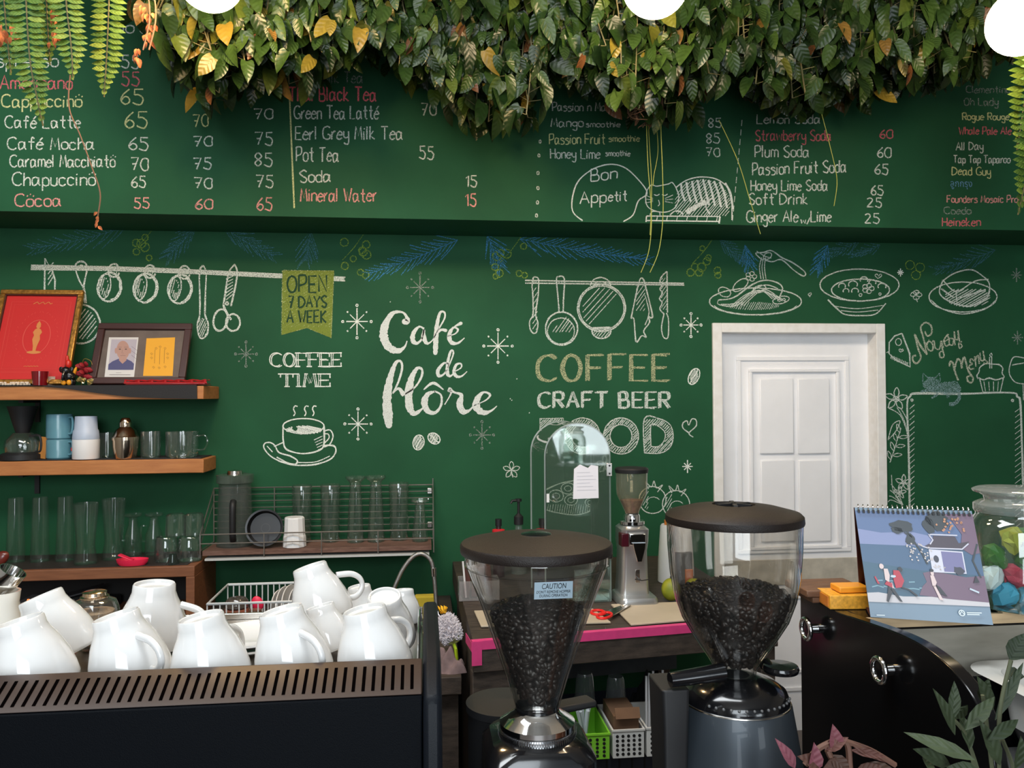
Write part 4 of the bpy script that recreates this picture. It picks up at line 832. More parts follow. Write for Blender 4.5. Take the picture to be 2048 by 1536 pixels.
# ---------------------------------------------------------------- box shelf with the glasses
YF3 = 3.50; ZI = .782
ZB = P(250, 1136, YF3).z; XR = P(432, 1100, YW).x; th_ = 21*mpp(300, 1136, YF3)
t = thing('box_shelf', 'open reddish wooden box shelf under the tall glasses', 'shelf', (XR-.4, YW-.1, ZB-.6))
MB().box((-2.8, YF3, ZB-th_), (XR, YW-.001, ZB)).build('top_board', dwood, t, bevel=.003)
MB().box((XR-.035, YF3, ZI), (XR, YW-.001, ZB-th_)).build('side_board', dwood, t, bevel=.002)
MB().box((-2.8, YW-.012, ZI), (XR-.035, YW-.001, ZB-th_)).build('back_board', mat('black_back_board', (.01, .008, .007), rough=.7), t)

MB().box((-2.8, YF3, .7605), (XR, YW-.012, ZI)).build('bottom_board', dwood, t)
tag(MB().box((-2.8, YF3+.025, ZB+.0004), (XR-.035, YW-.02, ZB+.003)).build('shelf_liner', mat('dark_brown_liner', (.020, .013, .011), rough=.6)), 'dark liner under the tall glasses on the box shelf', 'mat'); ZB += .0032
# media player inside
pa, pb = P(12, 1192, 3.56), P(150, 1238, 3.56)
t = thing('media_player', 'black disc player with a glowing orange display inside the box shelf', 'player', ((pa.x+pb.x)/2, 3.6, ZI))
MB().box((pa.x, 3.56, ZI+.0006), (pb.x+.10, 3.80, ZI+.045)).build('case', mat('player_black', (.010, .010, .011), rough=.3), t, bevel=.002)
pd = P(65, 1199, 3.558); m_ = MB(); flat_text(m_, '8:8:8', .012, pd+Vector((-.022, 0, -.006)), (1, 0, 0), (0, 0, 1), .05); m_.build('display', mat('orange_display', (.3, .03, .005), emit=(1, .12, .02), es=5), t)
m_ = MB()
for x in (118, 134, 147): qk = P(x, 1201, 3.56); m_.lathe([(1e-4, -.004), (.006, -.004), (.006, .002)], o=qk, M=rotm('X', 90), seg=14)
m_.build('button', chrome, t)
pa2, pb2 = P(20, 1180, 3.565), P(130, 1190, 3.565)
tag(MB().box((pa2.x, 3.565, ZI+.0458), (pb2.x, 3.76, ZI+.062)).build('booklet', mat('grey_paper', (.20, .20, .21), rough=.6)), 'grey booklet lying on the disc player', 'booklet')
m_ = MB().obox(P(160, 1165, 3.68), (.16, .12, .006), rotm('Y', -14)); q = m_.v[0]; zmin = min(v.z for v in m_.v); m_.v = [v+Vector((0, 0, ZI+.0625-zmin)) for v in m_.v]
tag(m_.build('folder', mat('dark_folder', (.045, .045, .05), rough=.5)), 'dark folder leaning on top of the grey booklet', 'folder')
# glasses on the box shelf
def vessel(name, label, cx, Y, pts, group, m=clear, hnd=None, t_=.0028, z=None, cat='glass'):
    y0 = pts[0][1]; pr_ = pl_(cx, Y, pts, z, y0); q = P(cx, y0, Y)
    th = thing(name, label, cat, (q.x, Y, z), group)
    MB().lathe(shell(pr_, t_), (q.x, Y), 32).build('bowl', m, th)
    if hnd: handle(MB(), (q.x, Y), hnd[0]*mpp(cx, y0, Y), z+hnd[1]*mpp(cx, y0, Y), z+hnd[2]*mpp(cx, y0, Y), hnd[3], hnd[4], .0045).build('handle', m, th)
    return th
G3 = 'glasses on the box shelf'
tall = [(17, 1103), (17.5, 1095), (14, 975)]; wz = [(20, 1106), (22, 1101), (17.5, 1068), (20, 1035), (24, 985)]
for cx, lab in ((31, 'tall tapered glass nearest the open end of the box shelf'), (80, 'tall tapered glass between its two twins'), (130, 'tall tapered glass beside the waisted beer glass')):
    vessel('tall_glass', lab, cx, 3.68, tall, G3, z=ZB)
vessel('waisted_beer_glass', 'waisted wheat beer glass standing a little forward of the others', 171, 3.60, wz, G3, z=ZB); vessel('waisted_beer_glass', 'waisted wheat beer glass beside the small handled glasses', 227, 3.68, [(r*.95, y-4) for r, y in wz], G3, z=ZB)
ir = [(17, 1101), (18, 1096), (16, 1060), (9, 1040), (8, 1026), (17, 1022), (17, 1018)]
vessel('handled_glass', 'upturned footed glass with handle next to the waisted glass', 266, 3.765, ir, G3, hnd=(15, 30, 60, .020, 190), z=ZB); vessel('handled_glass', 'upturned footed glass with handle next to the stacked tumblers', 308, 3.765, ir, G3, hnd=(15, 28, 58, .020, 200), z=ZB)
tb = [(22, 1107), (23, 1100), (21.5, 1062), (19, 1058)]
for cx, cy, lab in ((333, 0, 'lower tumbler of the stack beside the handled glasses'), (380, 0, 'lower tumbler of the stack beside the dish rack')): vessel('stacked_tumbler', lab, cx, 3.61, tb, G3, clear2, z=ZB)
zt_ = ZB+50*mpp(350, 1080, 3.61)
for cx, lab in ((359, 'upper tumbler of the stack beside the handled glasses'), (396, 'upper tumbler of the stack beside the dish rack')): vessel('stacked_tumbler', lab, cx-8, 3.61, [(18.5, 1057), (19, 1050), (18, 1016), (15, 1013)], G3, clear2, z=zt_)
vessel('shot_glass', 'tiny dark green glass in front of the stacked tumblers', 346, 3.545, [(12, 1124), (10, 1118), (7, 1105)], G3, glass('green_glass', (.25, .5, .4), haze=.02), z=ZB)
q = H(275, 1124, ZB); t = thing('pink_dish', 'bright pink plastic dish with a folded lip on the box shelf edge', 'dish', (q.x, YF3+.04, ZB)); pk = mat('hot_pink_plastic', (.80, .02, .075), rough=.45)
sx = 31*mpp(275, 1124, 3.54); M_ = Matrix.Diagonal((1, .55, 1))
MB().lathe(shell([(sx*.8, 0), (sx*.95, .012), (sx, .026)], .003), M=M_, o=(q.x, YF3+.045, ZB)).build('bowl', pk, t)
MB().obox((q.x-.022, YF3+.035, ZB+.034), (.062, .03, .006), rotm('Y', 24)).build('lip', pk, t, bevel=.002)
tag(MB().ell((P(-6, 1090, 3.56).x, 3.56, ZB+.03), (.055, .02, .03), 16, 10, rotm('Y', -35)).build('wooden_spoon', mat('dark_red_wood', (.14, .02, .012), rough=.3, coat=.4)), 'dark red wooden spoon bowl at the picture edge above the box shelf', 'spoon')
# ---------------------------------------------------------------- wire dish rack on the wall
YRB, YRF = YW-.02, 3.60
wire = mat('rack_wire', (.50, .47, .44), rough=.3, metal=.9)
ZR = P(640, 1078, YRB).z; XL_, XRR = P(428, 1000, YRB).x, P(866, 1000, YRB).x
t = thing('dish_rack', 'wire dish rack with a wooden floor fixed to the green wall', 'rack', ((XL_+XRR)/2, YW-.02, ZR))
m_ = MB(); ztop = P(700, 972, YRB).z
for k in range(8): z = ztop-(ztop-ZR)*k/8; m_.tube([(XL_, YRB, z), (XRR, YRB, z)], .0024 if k else .0032, 6)
for x in (XL_, P(549, 1000, YRB).x, XRR): m_.tube([(x, YRB, ZR-.02), (x, YRB, ztop+(.03 if x == XRR else 0))], .003, 6)
m_.build('back_grid', wire, t)
zf1, zf0 = P(640, 1064, YRF).z, P(640, 1082, YRF).z
m_ = MB(); m_.tube([(XL_, YRF, zf1), (XRR, YRF, zf1)], .003, 6).tube([(XL_, YRF, zf0), (XRR, YRF, zf0)], .0024, 6)
for px_ in (528, 643, 756): x = P(px_, 1070, YRF).x; m_.tube([(x, YRF, zf1), (x, YRF, ZR-.03)], .0026, 6)
m_.build('front_rail', wire, t)
for x in (XL_, XRR):
    m_ = MB().tube([(x, YRB, ztop), (x, YRF, zf1), (x, YRF, ZR-.032), (x, YRF+.02, ZR-.036)], .003, 6).tube([(x, YRB, ztop-.06), (x, YRF+.01, zf0)], .0022, 6).tube([(x, YRB, ZR), (x, YRF, ZR)], .003, 6)
    m_.build('side_wire', wire, t)
for z in (ztop-.03, ztop-.19): MB().obox((XRR-.016, YRB+.006, z), (.022, .006, .028)).build('bracket', steel, t, bevel=.002)
MB().box((XL_+.008, YRF+.006, ZR-.022), (XRR-.01, YRB-.004, ZR-.002)).build('floor_board', mat('weathered_board', (.10, .045, .03), rough=.75, col2=(.20, .11, .08), nscale=14, stretch=(1.5, 10, 10), bump=.5), t)
MB().box((XL_+.02, YRF-.004, ZR-.043), (XRR-.02, YRB, ZR-.034)).build('drip_tray', mat('galvanised_tray', (.62, .63, .60), rough=.4, metal=.3), t); ZR -= .0015
GR = 'glassware on the dish rack'
q = P(470, 1082, 3.73); t = thing('blender_jar', 'upturned smoky blender jar with black handle on the dish rack', 'jar', (q.x, 3.73, ZR), GR)
MB().lathe(shell(pl_(470, 3.73, [(36, 1083), (35, 1060), (31, 960), (36, 957), (36, 942), (26, 940)], ZR, 1083), .004), (q.x, 3.73)).build('jar', smoky, t)
kk = mpp(463, 1000, 3.7)
MB().lathe([K_ for K_ in [(16*kk, ZR+140*kk), (14*kk, ZR+150*kk), (1e-4, ZR+152*kk)]], (q.x, 3.73)).build('blade_base', steel, t)
MB().tube(smooth_path([(q.x+.01, 3.655, ZR+92*kk), (q.x+.012, 3.632, ZR+80*kk), (q.x+.012, 3.632, ZR+30*kk), (q.x+.01, 3.65, ZR+16*kk)]), .014, 10).build('handle', black, t)
q = P(530, 1046, 3.66); t = thing('black_pan', 'round black plastic pan propped upright on the dish rack', 'pan', (q.x, 3.67, ZR), GR); r = 37*mpp(530, 1046, 3.66); zc = ZR+r*.99
MT = rotm('X', 78)
MB().lathe([(1e-4, 0), (r*.82, 0), (r*.86, .004), (r*.95, .035), (r, .036), (r*1.0, .040), (r*.90, .039), (r*.80, .008), (1e-4, .008)], o=(q.x, 3.68, zc), M=MT).build('pan', mat('pan_black', (.009, .009, .010), rough=.35), t)
m_ = MB(); flat_text(m_, 'SERVING', .011, Vector((q.x-.026, 3.671, zc-.002)), (1, 0, 0), MT @ Vector((0, 1, 0)), .05) if False else m_.lathe([(.018, .0085), (.020, .0085)], o=(q.x, 3.68, zc), M=MT)
m_.build('embossed_ring', mat('pan_grey', (.05, .05, .05), rough=.4), t)
q = P(589, 1085, 3.66); kk = mpp(589, 1085, 3.66)
tag(MB().lathe([(22*kk, ZR+.0005), (23*kk, ZR+.002), (22.5*kk, ZR+18*kk), (22*kk, ZR+22*kk), (21*kk, ZR+24*kk), (19.5*kk, ZR+57*kk), (18*kk, ZR+59*kk), (1e-4, ZR+59*kk)], (q.x, 3.66), 12).build('plastic_cup', MATS['white_plastic'], smooth=20), 'white plastic cup turned over at the front of the dish rack', 'cup', GR)
for cx, lab in ((604, 'straight tumbler behind the white cup on the dish rack'), (661, 'straight tumbler beside the footed glasses on the dish rack'), (798, 'straight tumbler between footed glass and small mug')):
    vessel('straight_tumbler', lab, cx, 3.77, [(17, 1076), (18, 1070), (20, 966), (19, 962)], GR, clear2, z=ZR)
for cx, lab in ((711, 'upturned footed beer glass nearer the white cup'), (752, 'upturned footed beer glass nearer the small mug')):
    vessel('footed_glass', lab, cx, 3.74, [(17, 1075), (17, 1068), (14, 1000), (12, 975), (11, 957), (13, 954), (20, 948), (20, 944)], GR, clear2, z=ZR)
vessel('footed_mug', 'small upturned footed mug at the end of the dish rack', 840, 3.72, [(16, 1076), (16, 1066), (10, 1010), (9, 1000), (18, 997), (18, 992)], GR, clear2, hnd=(13, 22, 48, .028, 195), z=ZR)
# ---------------------------------------------------------------- prep table with pink tape
ZT = .92
darkwood = mat('dark_worn_wood', (.030, .022, .017), rough=.6, col2=(.075, .055, .042), nscale=8, stretch=(2, 8, 8), bump=.4)
A = H(946, 1284, ZT); B = H(1556, 1236, ZT); DR = H(932, 1204, ZT)
ex = (B-A).normalized(); ny = Vector((-ex.y, ex.x, 0))
top = [A, B, Vector((B.x, YW-.002, ZT)), Vector((A.x-.02, YW-.002, ZT))]
t = thing('prep_table', 'dark wooden prep table edged with pink tape', 'table', (1.0, 3.3, 0))
MB().prism([p+Vector((0, 0, -.10)) for p in top], (0, 0, .10)).build('table_top', darkwood, t, bevel=.003)
tape = mat('pink_tape', (.72, .055, .22), rough=.5, noise=.08, nscale=30); m_ = MB()
P3 = lambda u, d, z: A+ex*u+ny*d+Vector((0, 0, z))
LT = (H(1420, 1240, ZT)-A).length
m_.prism([P3(-.003, -.004, .0012), P3(LT, -.004, .0012), P3(LT, .020, .0012), P3(-.003, .020, .0012)], (0, 0, .0012)); m_.prism([P3(-.003, -.004, .0012), P3(LT, -.004, .0012), P3(LT, -.004, -.026), P3(-.003, -.004, -.026)], tuple(ny*.002))
m_.prism([P3(-.005, -.005, .001), P3(.028, -.005, .001), P3(.028, -.005, -.075), P3(-.005, -.005, -.075)], tuple(ny*.0015)); m_.prism([P3(-.006, -.004, .001), P3(-.006, .10, .001), P3(-.006, .10, -.03), P3(-.006, -.004, -.03)], tuple(ex*.0015))
m_.build('pink_tape', tape, t, label='pink adhesive tape along the front edge')
def pbox(m_, u0, u1, d0, d1, z0, z1): return m_.prism([P3(u0, d0, z0-ZT), P3(u1, d0, z0-ZT), P3(u1, d1, z0-ZT), P3(u0, d1, z0-ZT)], (0, 0, z1-z0))
UE = (B-A).length
for x in (A.x, B.x-.12): MB().box((x, YW-.07, 0), (x+.06, YW-.01, ZT-.10)).build('leg', darkwood, t, bevel=.003)
for u0, u1, d0, d1 in ((-.0, .12, .012, .05), (UE-.06, UE-.005, .012, .07)): pbox(MB(), u0, u1, d0, d1, 0, ZT-.10).build('leg', darkwood, t, bevel=.003)
MB().box((A.x, A.y+.06, .05), (A.x+.02, YW-.11, ZT-.10)).build('side_panel', darkwood, t)
slate = mat('blue_grey_panel', (.045, .058, .068), rough=.45, noise=.2)
pbox(MB(), .13, UE-.06, .70, .72, .52, ZT-.10).build('back_panel', slate, t); pbox(MB(), .13, UE-.065, .02, .56, .49, .51).build('lower_shelf', mat('blue_shelf', (.030, .034, .060), rough=.6), t)
m_ = MB()
for k in range(17): pbox(m_, .14+k*.045, .145+k*.045, .0185, .0195, .44, .508)
pbox(MB(), .13, UE-.065, .02, .04, .42, .49).build('crate_front', mat('blue_crate', (.022, .026, .045), rough=.6), t); m_.build('crate_groove', black, t)
# sink counter at the left of it
ZK = .76; t = thing('sink_counter', 'dark counter with the sink behind the coffee machine', 'counter', (-.5, 3.2, 0))
m_ = MB().box((-2.6, 2.72, .70), (A.x-.03, YW-.002, ZK)); m_.build('worktop', darkwood, t, bevel=.003)
for x in (-2.55, -1.2, A.x-.10): MB().box((x, 2.76, 0), (x+.06, 2.82, .70)).build('leg', darkwood, t); 
MB().box((-2.5, 3.3, .1), (A.x-.05, 3.32, .70)).build('back_panel', black, t)
sk0, sk1 = P(660, 1230, 2.9).x, P(850, 1230, 2.9).x
frame_bars_ = MB().box((sk0, 2.82, .7605), (sk1, 2.85, .78)).box((sk0, 3.18, .7605), (sk1, 3.21, .78)).box((sk0, 2.85, .7605), (sk0+.03, 3.18, .78)).box((sk1-.03, 2.85, .7605), (sk1, 3.18, .78)); frame_bars_.build('sink_rim', steel, t, bevel=.004)
# faucet
pf = lambda x, y, Y: P(x, y, Y)
q = P(874, 1248, 3.25); t = thing('spray_faucet', 'chrome faucet with an arched flexible hose', 'faucet', (q.x, 3.25, .761))
MB().lathe([(1e-4, .761), (.028, .761), (.028, .775), (.016, .785), (.016, q.z-.02), (.019, q.z), (.017, q.z+.055), (1e-4, q.z+.06)], (q.x, 3.25), 20).build('base', chrome, t)
m_ = MB(); m_.tube(smooth_path([(q.x, 3.25, q.z+.03), pf(872, 1200, 3.25), pf(868, 1152, 3.25), pf(862, 1122, 3.25), pf(846, 1108, 3.25), pf(828, 1112, 3.25), pf(808, 1135, 3.25), pf(793, 1165, 3.25), pf(782, 1195, 3.25), pf(776, 1220, 3.25)], 10), .0085, 10).build('flexible_hose', mat('hose_steel', (.42, .40, .38), rough=.28, metal=1, bump=1, bscale=420), t)
MB().tube([pf(868, 1152, 3.25), pf(867, 1136, 3.25)], .011, 12).build('collar', chrome, t)
MB().tube([(q.x+.012, 3.235, q.z+.03), (q.x+.03, 3.19, q.z+.045)], .006, 8).build('lever', chrome, t)
MB().tube([pf(776, 1220, 3.25), pf(772, 1250, 3.25)], [.012, .018], 12).build('spray_head', black, t)
q = P(850, 1225, 3.45); zz = P(850, 1190, 3.45).z
tag(MB().obox((q.x, 3.45, (.762+zz)/2), (.085, .05, zz-.762)).build('cleaning_sponge', mat('yellow_sponge', (.50, .38, .03), rough=.9, bump=.6), bevel=.006), 'yellow sponge standing behind the faucet', 'sponge')
# feather duster and cloth
t = thing('feather_duster', 'fluffy white and yellow duster standing by the pink taped table', 'duster', P(925, 1300, 2.86)); d0, d1 = P(908, 1288, 2.86), P(887, 1226, 2.92); ax = (d1-d0)
m_ = MB()
sd = ax.normalized().orthogonal(); n2 = ax.normalized().cross(sd); MX = Matrix((sd, n2, ax.normalized())).transposed()
m_.ell(d0+ax*.48, (.026, .026, ax.length*.46), 16, 12, MX)
for k in range(1500):
    u = rnd.random(); a_ = rnd.uniform(0, 6.28); c = d0+ax*(.06+.84*u); d_ = (sd*math.cos(a_)+n2*math.sin(a_)); r = .040*math.sin(math.pi*min(.97, .18+u*.74))**.45*rnd.uniform(.8, 1.05)
    e = c+d_*r+ax.normalized()*rnd.uniform(-.006, .010); m_.tube([c+d_*r*.5, c+d_*r*.8, e], [.0030, .0026, .0010], 4)
m_.build('white_fluff', mat('lilac_white_fluff', (.72, .68, .72), rough=1), t)
m_ = MB()
for k in range(130):
    a_ = rnd.uniform(0, 6.28); sd = ax.normalized().orthogonal(); n2 = ax.normalized().cross(sd); d_ = sd*math.cos(a_)+n2*math.sin(a_); c = d0+ax*rnd.uniform(.0, .22); m_.tube([c, c+d_*.026*rnd.uniform(.6, 1)+ax*.06], [.003, .001], 4)
m_.build('pale_yellow_fluff', mat('pale_yellow_fluff', (.55, .55, .18), rough=1), t)
m_ = MB()
for k in range(9): a_ = k*.7; m_.add([d1, d1+ax*.12+Vector((.02*math.cos(a_), .02*math.sin(a_), .005)), d1+ax*.22+Vector((.018*math.cos(a_+.3), .018*math.sin(a_+.3), 0)), d1+Vector((.012*math.cos(a_+.9), .012*math.sin(a_+.9), 0))], [(0, 1, 2, 3)])
m_.build('yellow_tuft', mat('yellow_tuft', (.80, .42, .01), rough=.8), t)
MB().tube([d0+ax*.05, d0-ax*.15, Vector((d0.x+.01, d0.y, .762))], .006, 8).build('stick', mat('lime_plastic', (.45, .60, .02), rough=.4), t)
def cloth(name, label, cx, cy, Y, wd, hh, m, seed):
    r_ = random.Random(seed); q_ = P(cx, cy, Y); n = 22; m_ = MB(); ph = [r_.uniform(0, 6.28) for _ in range(8)]; vs = []
    for j in range(n+1):
        for i in range(n+1):
            u, v = i/n*2-1, j/n*2-1; rr = math.hypot(u, v)
            z = .42+.24*math.sin(4.2*u+2.5*v+ph[0])+.20*math.sin(6*v-3*u+ph[1])+.16*math.sin(9*u+ph[2])*math.cos(7*v+ph[3])
            vs.append((q_.x+u*wd/2*(1+.1*math.sin(3*v+ph[4])), q_.y+v*wd*.4*(1+.1*math.sin(4*u+ph[5])), q_.z+max(.004, z*hh*1.25*max(0, 1-max(abs(u), abs(v))**5))))
    m_.add(vs, [(j*(n+1)+i, j*(n+1)+i+1, (j+1)*(n+1)+i+1, (j+1)*(n+1)+i) for j in range(n) for i in range(n)])
    return tag(m_.build(name, m, sub=1, smooth=180), label, 'cloth')
zz = .7605; cl = cloth('cleaning_cloth', 'crumpled mauve grey cloth below the duster', 893, 1330, 2.80, .125, .075, mat('mauve_cloth', (.20, .14, .14), rough=1, noise=.2, nscale=40, bump=.5, bscale=500), 3)
lo_ = min(v.co.z for v in cl.data.vertices); cl.location.z = zz-lo_
# ---- things on the prep table
def on(px_, py_, z=ZT): return H(px_, py_, z)
brd = mat('beige_cutting_board', (.50, .42, .31), rough=.55, noise=.08, nscale=5)
def slab(name, label, pts, h, m, cat):
    q_ = [on(*p_) + Vector((0, 0, .0026)) for p_ in pts]; return tag(MB().prism(q_, (0, 0, h)).build(name, m, bevel=.002), label, cat)
slab('cutting_board', 'beige cutting board half behind the conical coffee hopper', [(962, 1257), (1222, 1249), (1186, 1222), (948, 1226)], .007, brd, 'cutting board')
slab('cutting_board', 'beige cutting board in front of the silver coffee grinder', [(1262, 1254), (1420, 1241), (1400, 1207), (1222, 1213)], .007, brd, 'cutting board')
ZC = ZT+.0098
t = thing('kitchen_scissors', 'scissors with bright red handles lying on the cutting board', 'scissors', on(1208, 1226, ZC)); scz = ZC+.004
m_ = MB(); e_ = lambda px_, py_: on(px_, py_, scz)
def loop(m_, cx, cy, rx, ry, r, rot=0):
    pts = []
    for k in range(18):
        a_ = k*.349; x, y = rx*math.cos(a_), ry*math.sin(a_); c_, s_ = math.cos(rot), math.sin(rot); pts.append(e_(cx+x*c_-y*s_, cy+x*s_+y*c_))
    m_.tube(pts, r, 6, True)
loop(m_, 1209, 1231, 15, 5.5, .005, -.15); loop(m_, 1196, 1225, 14, 4.5, .005, .05); m_.build('red_handles', mat('signal_red', (.80, .018, .015), rough=.35), t)
m_ = MB().prism([e_(1220, 1227), e_(1260, 1209), e_(1262, 1211), e_(1226, 1232)], (0, 0, .003)).prism([e_(1215, 1222), e_(1250, 1209), e_(1252, 1211), e_(1222, 1226)], (0, 0, .0025)); m_.build('blades', steel, t)
# tub at the left
q = on(957, 1196); t = thing('plastic_tub', 'clear plastic tub of brown sachets behind the conical hopper', 'tub', (q.x, q.y, ZT)); kx = mpp(950, 1190, q.y)
m_ = MB(); w2 = 40*kx; zt2 = ZT+.002
for a_, b_ in (((-w2, -.05, 0), (w2, -.047, .075)), ((-w2, .047, 0), (w2, .05, .075)), ((-w2, -.047, 0), (-w2+.003, .047, .075)), ((w2-.003, -.047, 0), (w2, .047, .075)), ((-w2+.003, -.047, 0), (w2-.003, .047, .003))):
    m_.box((q.x+a_[0], q.y+a_[1], zt2+a_[2]), (q.x+b_[0], q.y+b_[1], zt2+b_[2]))
m_.build('tub', glass('cloudy_plastic', (.9, .85, .85), haze=.14), t)
sach = mat('brown_sachet', (.09, .028, .018), rough=.5)
for k in range(4): tag(MB().obox((q.x-.045+k*.028, q.y+.01*(k % 2), zt2+.066), (.024, .055, .118), rotm('Y', 4-3*k)).build('sachet', sach, bevel=.002), ('brown sachet at the open end of the plastic tub', 'second brown sachet in the plastic tub', 'third brown sachet in the plastic tub', 'brown sachet nearest the hopper in the plastic tub')[k], 'sachet', 'sachets in the plastic tub')
tag(MB().tube([(q.x-.05, q.y-.035, zt2+.01), (q.x-.062, q.y-.04, zt2+.15)], .004, 8).build('drinking_straw', MATS['white_plastic']), 'short white stick standing in the plastic tub', 'stick')
# bottles by the wall
def bottle(name, label, cx, ytop, Y, r, cap_m, body_m, pump):
    q_ = P(cx, ytop, Y); t_ = thing(name, label, 'bottle', (q_.x, Y, ZT), 'bottles behind the conical hopper'); zt_ = q_.z
    zb = zt_-(.115 if pump else .03)
    MB().lathe([(1e-4, ZT+.0005), (r, ZT+.001), (r, zb-.08), (r*.5, zb-.03), (r*.42, zb), (1e-4, zb)], (q_.x, Y), 24).build('bottle', body_m, t_)
    if pump:
        MB().lathe([(r*.6, zb+.0005), (r*.6, zb+.035), (r*.3, zb+.045), (.006, zb+.05), (.006, zb+.10), (.014, zb+.102), (.014, zb+.114), (1e-4, zb+.115)], (q_.x, Y), 20).build('pump', cap_m, t_)
        MB().tube([(q_.x+.005, Y, zb+.108), (q_.x-.03, Y-.01, zb+.106), (q_.x-.036, Y-.012, zb+.095)], .006, 8).build('spout', cap_m, t_)
    else: MB().lathe([(r*.55, zb+.0005), (r*.55, zb+.03), (1e-4, zb+.03)], (q_.x, Y), 20).build('cap', cap_m, t_)
bottle('syrup_bottle', 'syrup bottle with a black pump behind the conical hopper', 1037, 997, 3.55, .035, black, glass('syrup_glass', (.75, .8, .75), haze=.08), True)
bottle('sauce_bottle', 'small bottle with a black cap and red collar behind the conical hopper', 997, 1038, 3.5, .026, black, mat('dark_sauce', (.03, .01, .01), rough=.3), False)
q = P(997, 1062, 3.5); tag(MB().lathe([(.0275, q.z-.006), (.0275, q.z+.006), (.012, q.z+.010), (.012, q.z-.006), (.0275, q.z-.006)], (q.x, 3.5)).build('bottle_collar', mat('red_collar', (.6, .02, .03), rough=.4)), 'red ring around the neck of the sauce bottle', 'ring')
# clear arched case
RC = math.radians(3.5); kx = mpp(1158, 1195, 3.0); qc = P(1157, 1200, 3.0); wc = 134*kx/2; dc = .27
zb_ = ZT+.003; z_sp = P(1160, 912, 3.0).z
ce, se = math.cos(RC), math.sin(RC)
def CP(u, v, z): return Vector((qc.x+u*ce-v*se, qc.y+u*se+v*ce, z))
arc = [(-wc, zb_)]+[(-wc*math.cos(math.pi*k/18), z_sp+wc*.98*math.sin(math.pi*k/18)) for k in range(19)]+[(wc, zb_)]
case = thing('display_case', 'clear arched acrylic case on the prep table', 'case', CP(0, .13, ZT)); acr = glass('acrylic', (.90, .95, .92), 2.2, rough=.03, haze=.02); acre = mat('acrylic_edge', (.30, .36, .33), rough=.3, trans=.3)
def skin(v, m_, th):
    n = len(arc); ins = [(u*(wc-.004)/wc if True else u, z if z < z_sp else z_sp+(z-z_sp)*(wc-.004)/wc) for u, z in arc]
    return n, ins
m_ = MB(); n = len(arc); inn = [(u*(wc-.005)/wc, zb_ if z == zb_ else z_sp+(z-z_sp)*(wc-.005)/wc if z > z_sp else z) for u, z in arc]
m_.add([CP(u, 0, z) for u, z in arc]+[CP(u, dc, z) for u, z in arc]+[CP(u, 0, z) for u, z in inn]+[CP(u, dc, z) for u, z in inn], [(i, i+1, n+i+1, n+i) for i in range(n-1)]+[(2*n+i+1, 2*n+i, 3*n+i, 3*n+i+1) for i in range(n-1)])
m_.build('shell', acr, case)
m_ = MB().prism([CP(u, -.006, z) for u, z in arc], CP(0, -.001, 0)-CP(0, -.006, 0)); m_.build('front_door', acr, case)
m_ = MB().prism([CP(u, dc+.001, z) for u, z in arc], CP(0, .006, 0)-CP(0, .001, 0)); m_.build('back_pane', acr, case)
for v in (0, dc): MB().tube([CP(u, v, z) for u, z in arc], .0035, 6).build('rim', acre, case)
MB().box((0, 0, 0), (0, 0, 0)) if False else None
m_ = MB().prism([CP(-wc+.006, .003, zb_), CP(wc-.006, .003, zb_), CP(wc-.006, dc-.003, zb_), CP(-wc+.006, dc-.003, zb_)], (0, 0, .005)); m_.build('base', acr, case)
for y0 in (926, 1092):
    z1_, z0_ = P(1222, y0, 3.0).z, P(1222, y0+26, 3.0).z; m_ = MB().prism([CP(wc-.016, -.0066, z0_), CP(wc+.006, -.0066, z0_), CP(wc+.006, -.0066, z1_), CP(wc-.016, -.0066, z1_)], CP(0, -.010, 0)-CP(0, -.0066, 0)); hg = m_.build('hinge', steel, case, bevel=.001)
    m_ = MB()
    for z in (z0_+.010, z1_-.010): m_.lathe([(1e-4, -.003), (.0035, -.002), (.0035, 0)], o=CP(wc-.004, -.0105, z), M=rotm('X', -90), seg=10)
    m_.build('screw', black, hg)
zk = P(1102, 995, 3.0).z; MB().prism([CP(-wc+.004, -.0066, zk-.016), CP(-wc+.014, -.0066, zk-.016), CP(-wc+.014, -.0066, zk+.016), CP(-wc+.004, -.0066, zk+.016)], CP(0, -.011, 0)-CP(0, -.0066, 0)).build('latch', MATS['white_plastic'], case)
MB().lathe([(1e-4, .014), (.012, .012), (.014, .004), (.009, 0)], o=CP(-wc+.035, -.007, zk), M=rotm('X', 90)).build('door_knob', clear2, case)
m_ = MB(); cn = [at_ for at_ in ((1146, 998), (1197, 996), (1196, 932), (1182, 930), (1176, 936), (1160, 929), (1148, 938))]
def casept(px_, py_, v):
    d = ray(px_, py_); nn = Vector((-se, ce, 0)); k = (CP(0, v, 0)-EYE).dot(nn)/d.dot(nn); return EYE+d*k
m_.prism([casept(x, y, -.0075) for x, y in cn], CP(0, -.0015, 0)-CP(0, 0, 0)); note = tag(m_.build('paper_note', mat('white_note', (.80, .78, .82), rough=.8)), 'white paper note stuck on the clear arched case', 'note')
m_ = MB()
for k in range(6):
    x0, y = 1154, 946+k*7; a_, b_ = casept(x0, y, -.0096), casept(x0+26+6*(k % 3), y-1, -.0096); m_.add([a_, b_, b_+Vector((0, 0, .0015)), a_+Vector((0, 0, .0015))], [(0, 1, 2, 3)])
m_.build('handwriting', mat('faint_pencil', (.55, .54, .58), rough=.9), note)
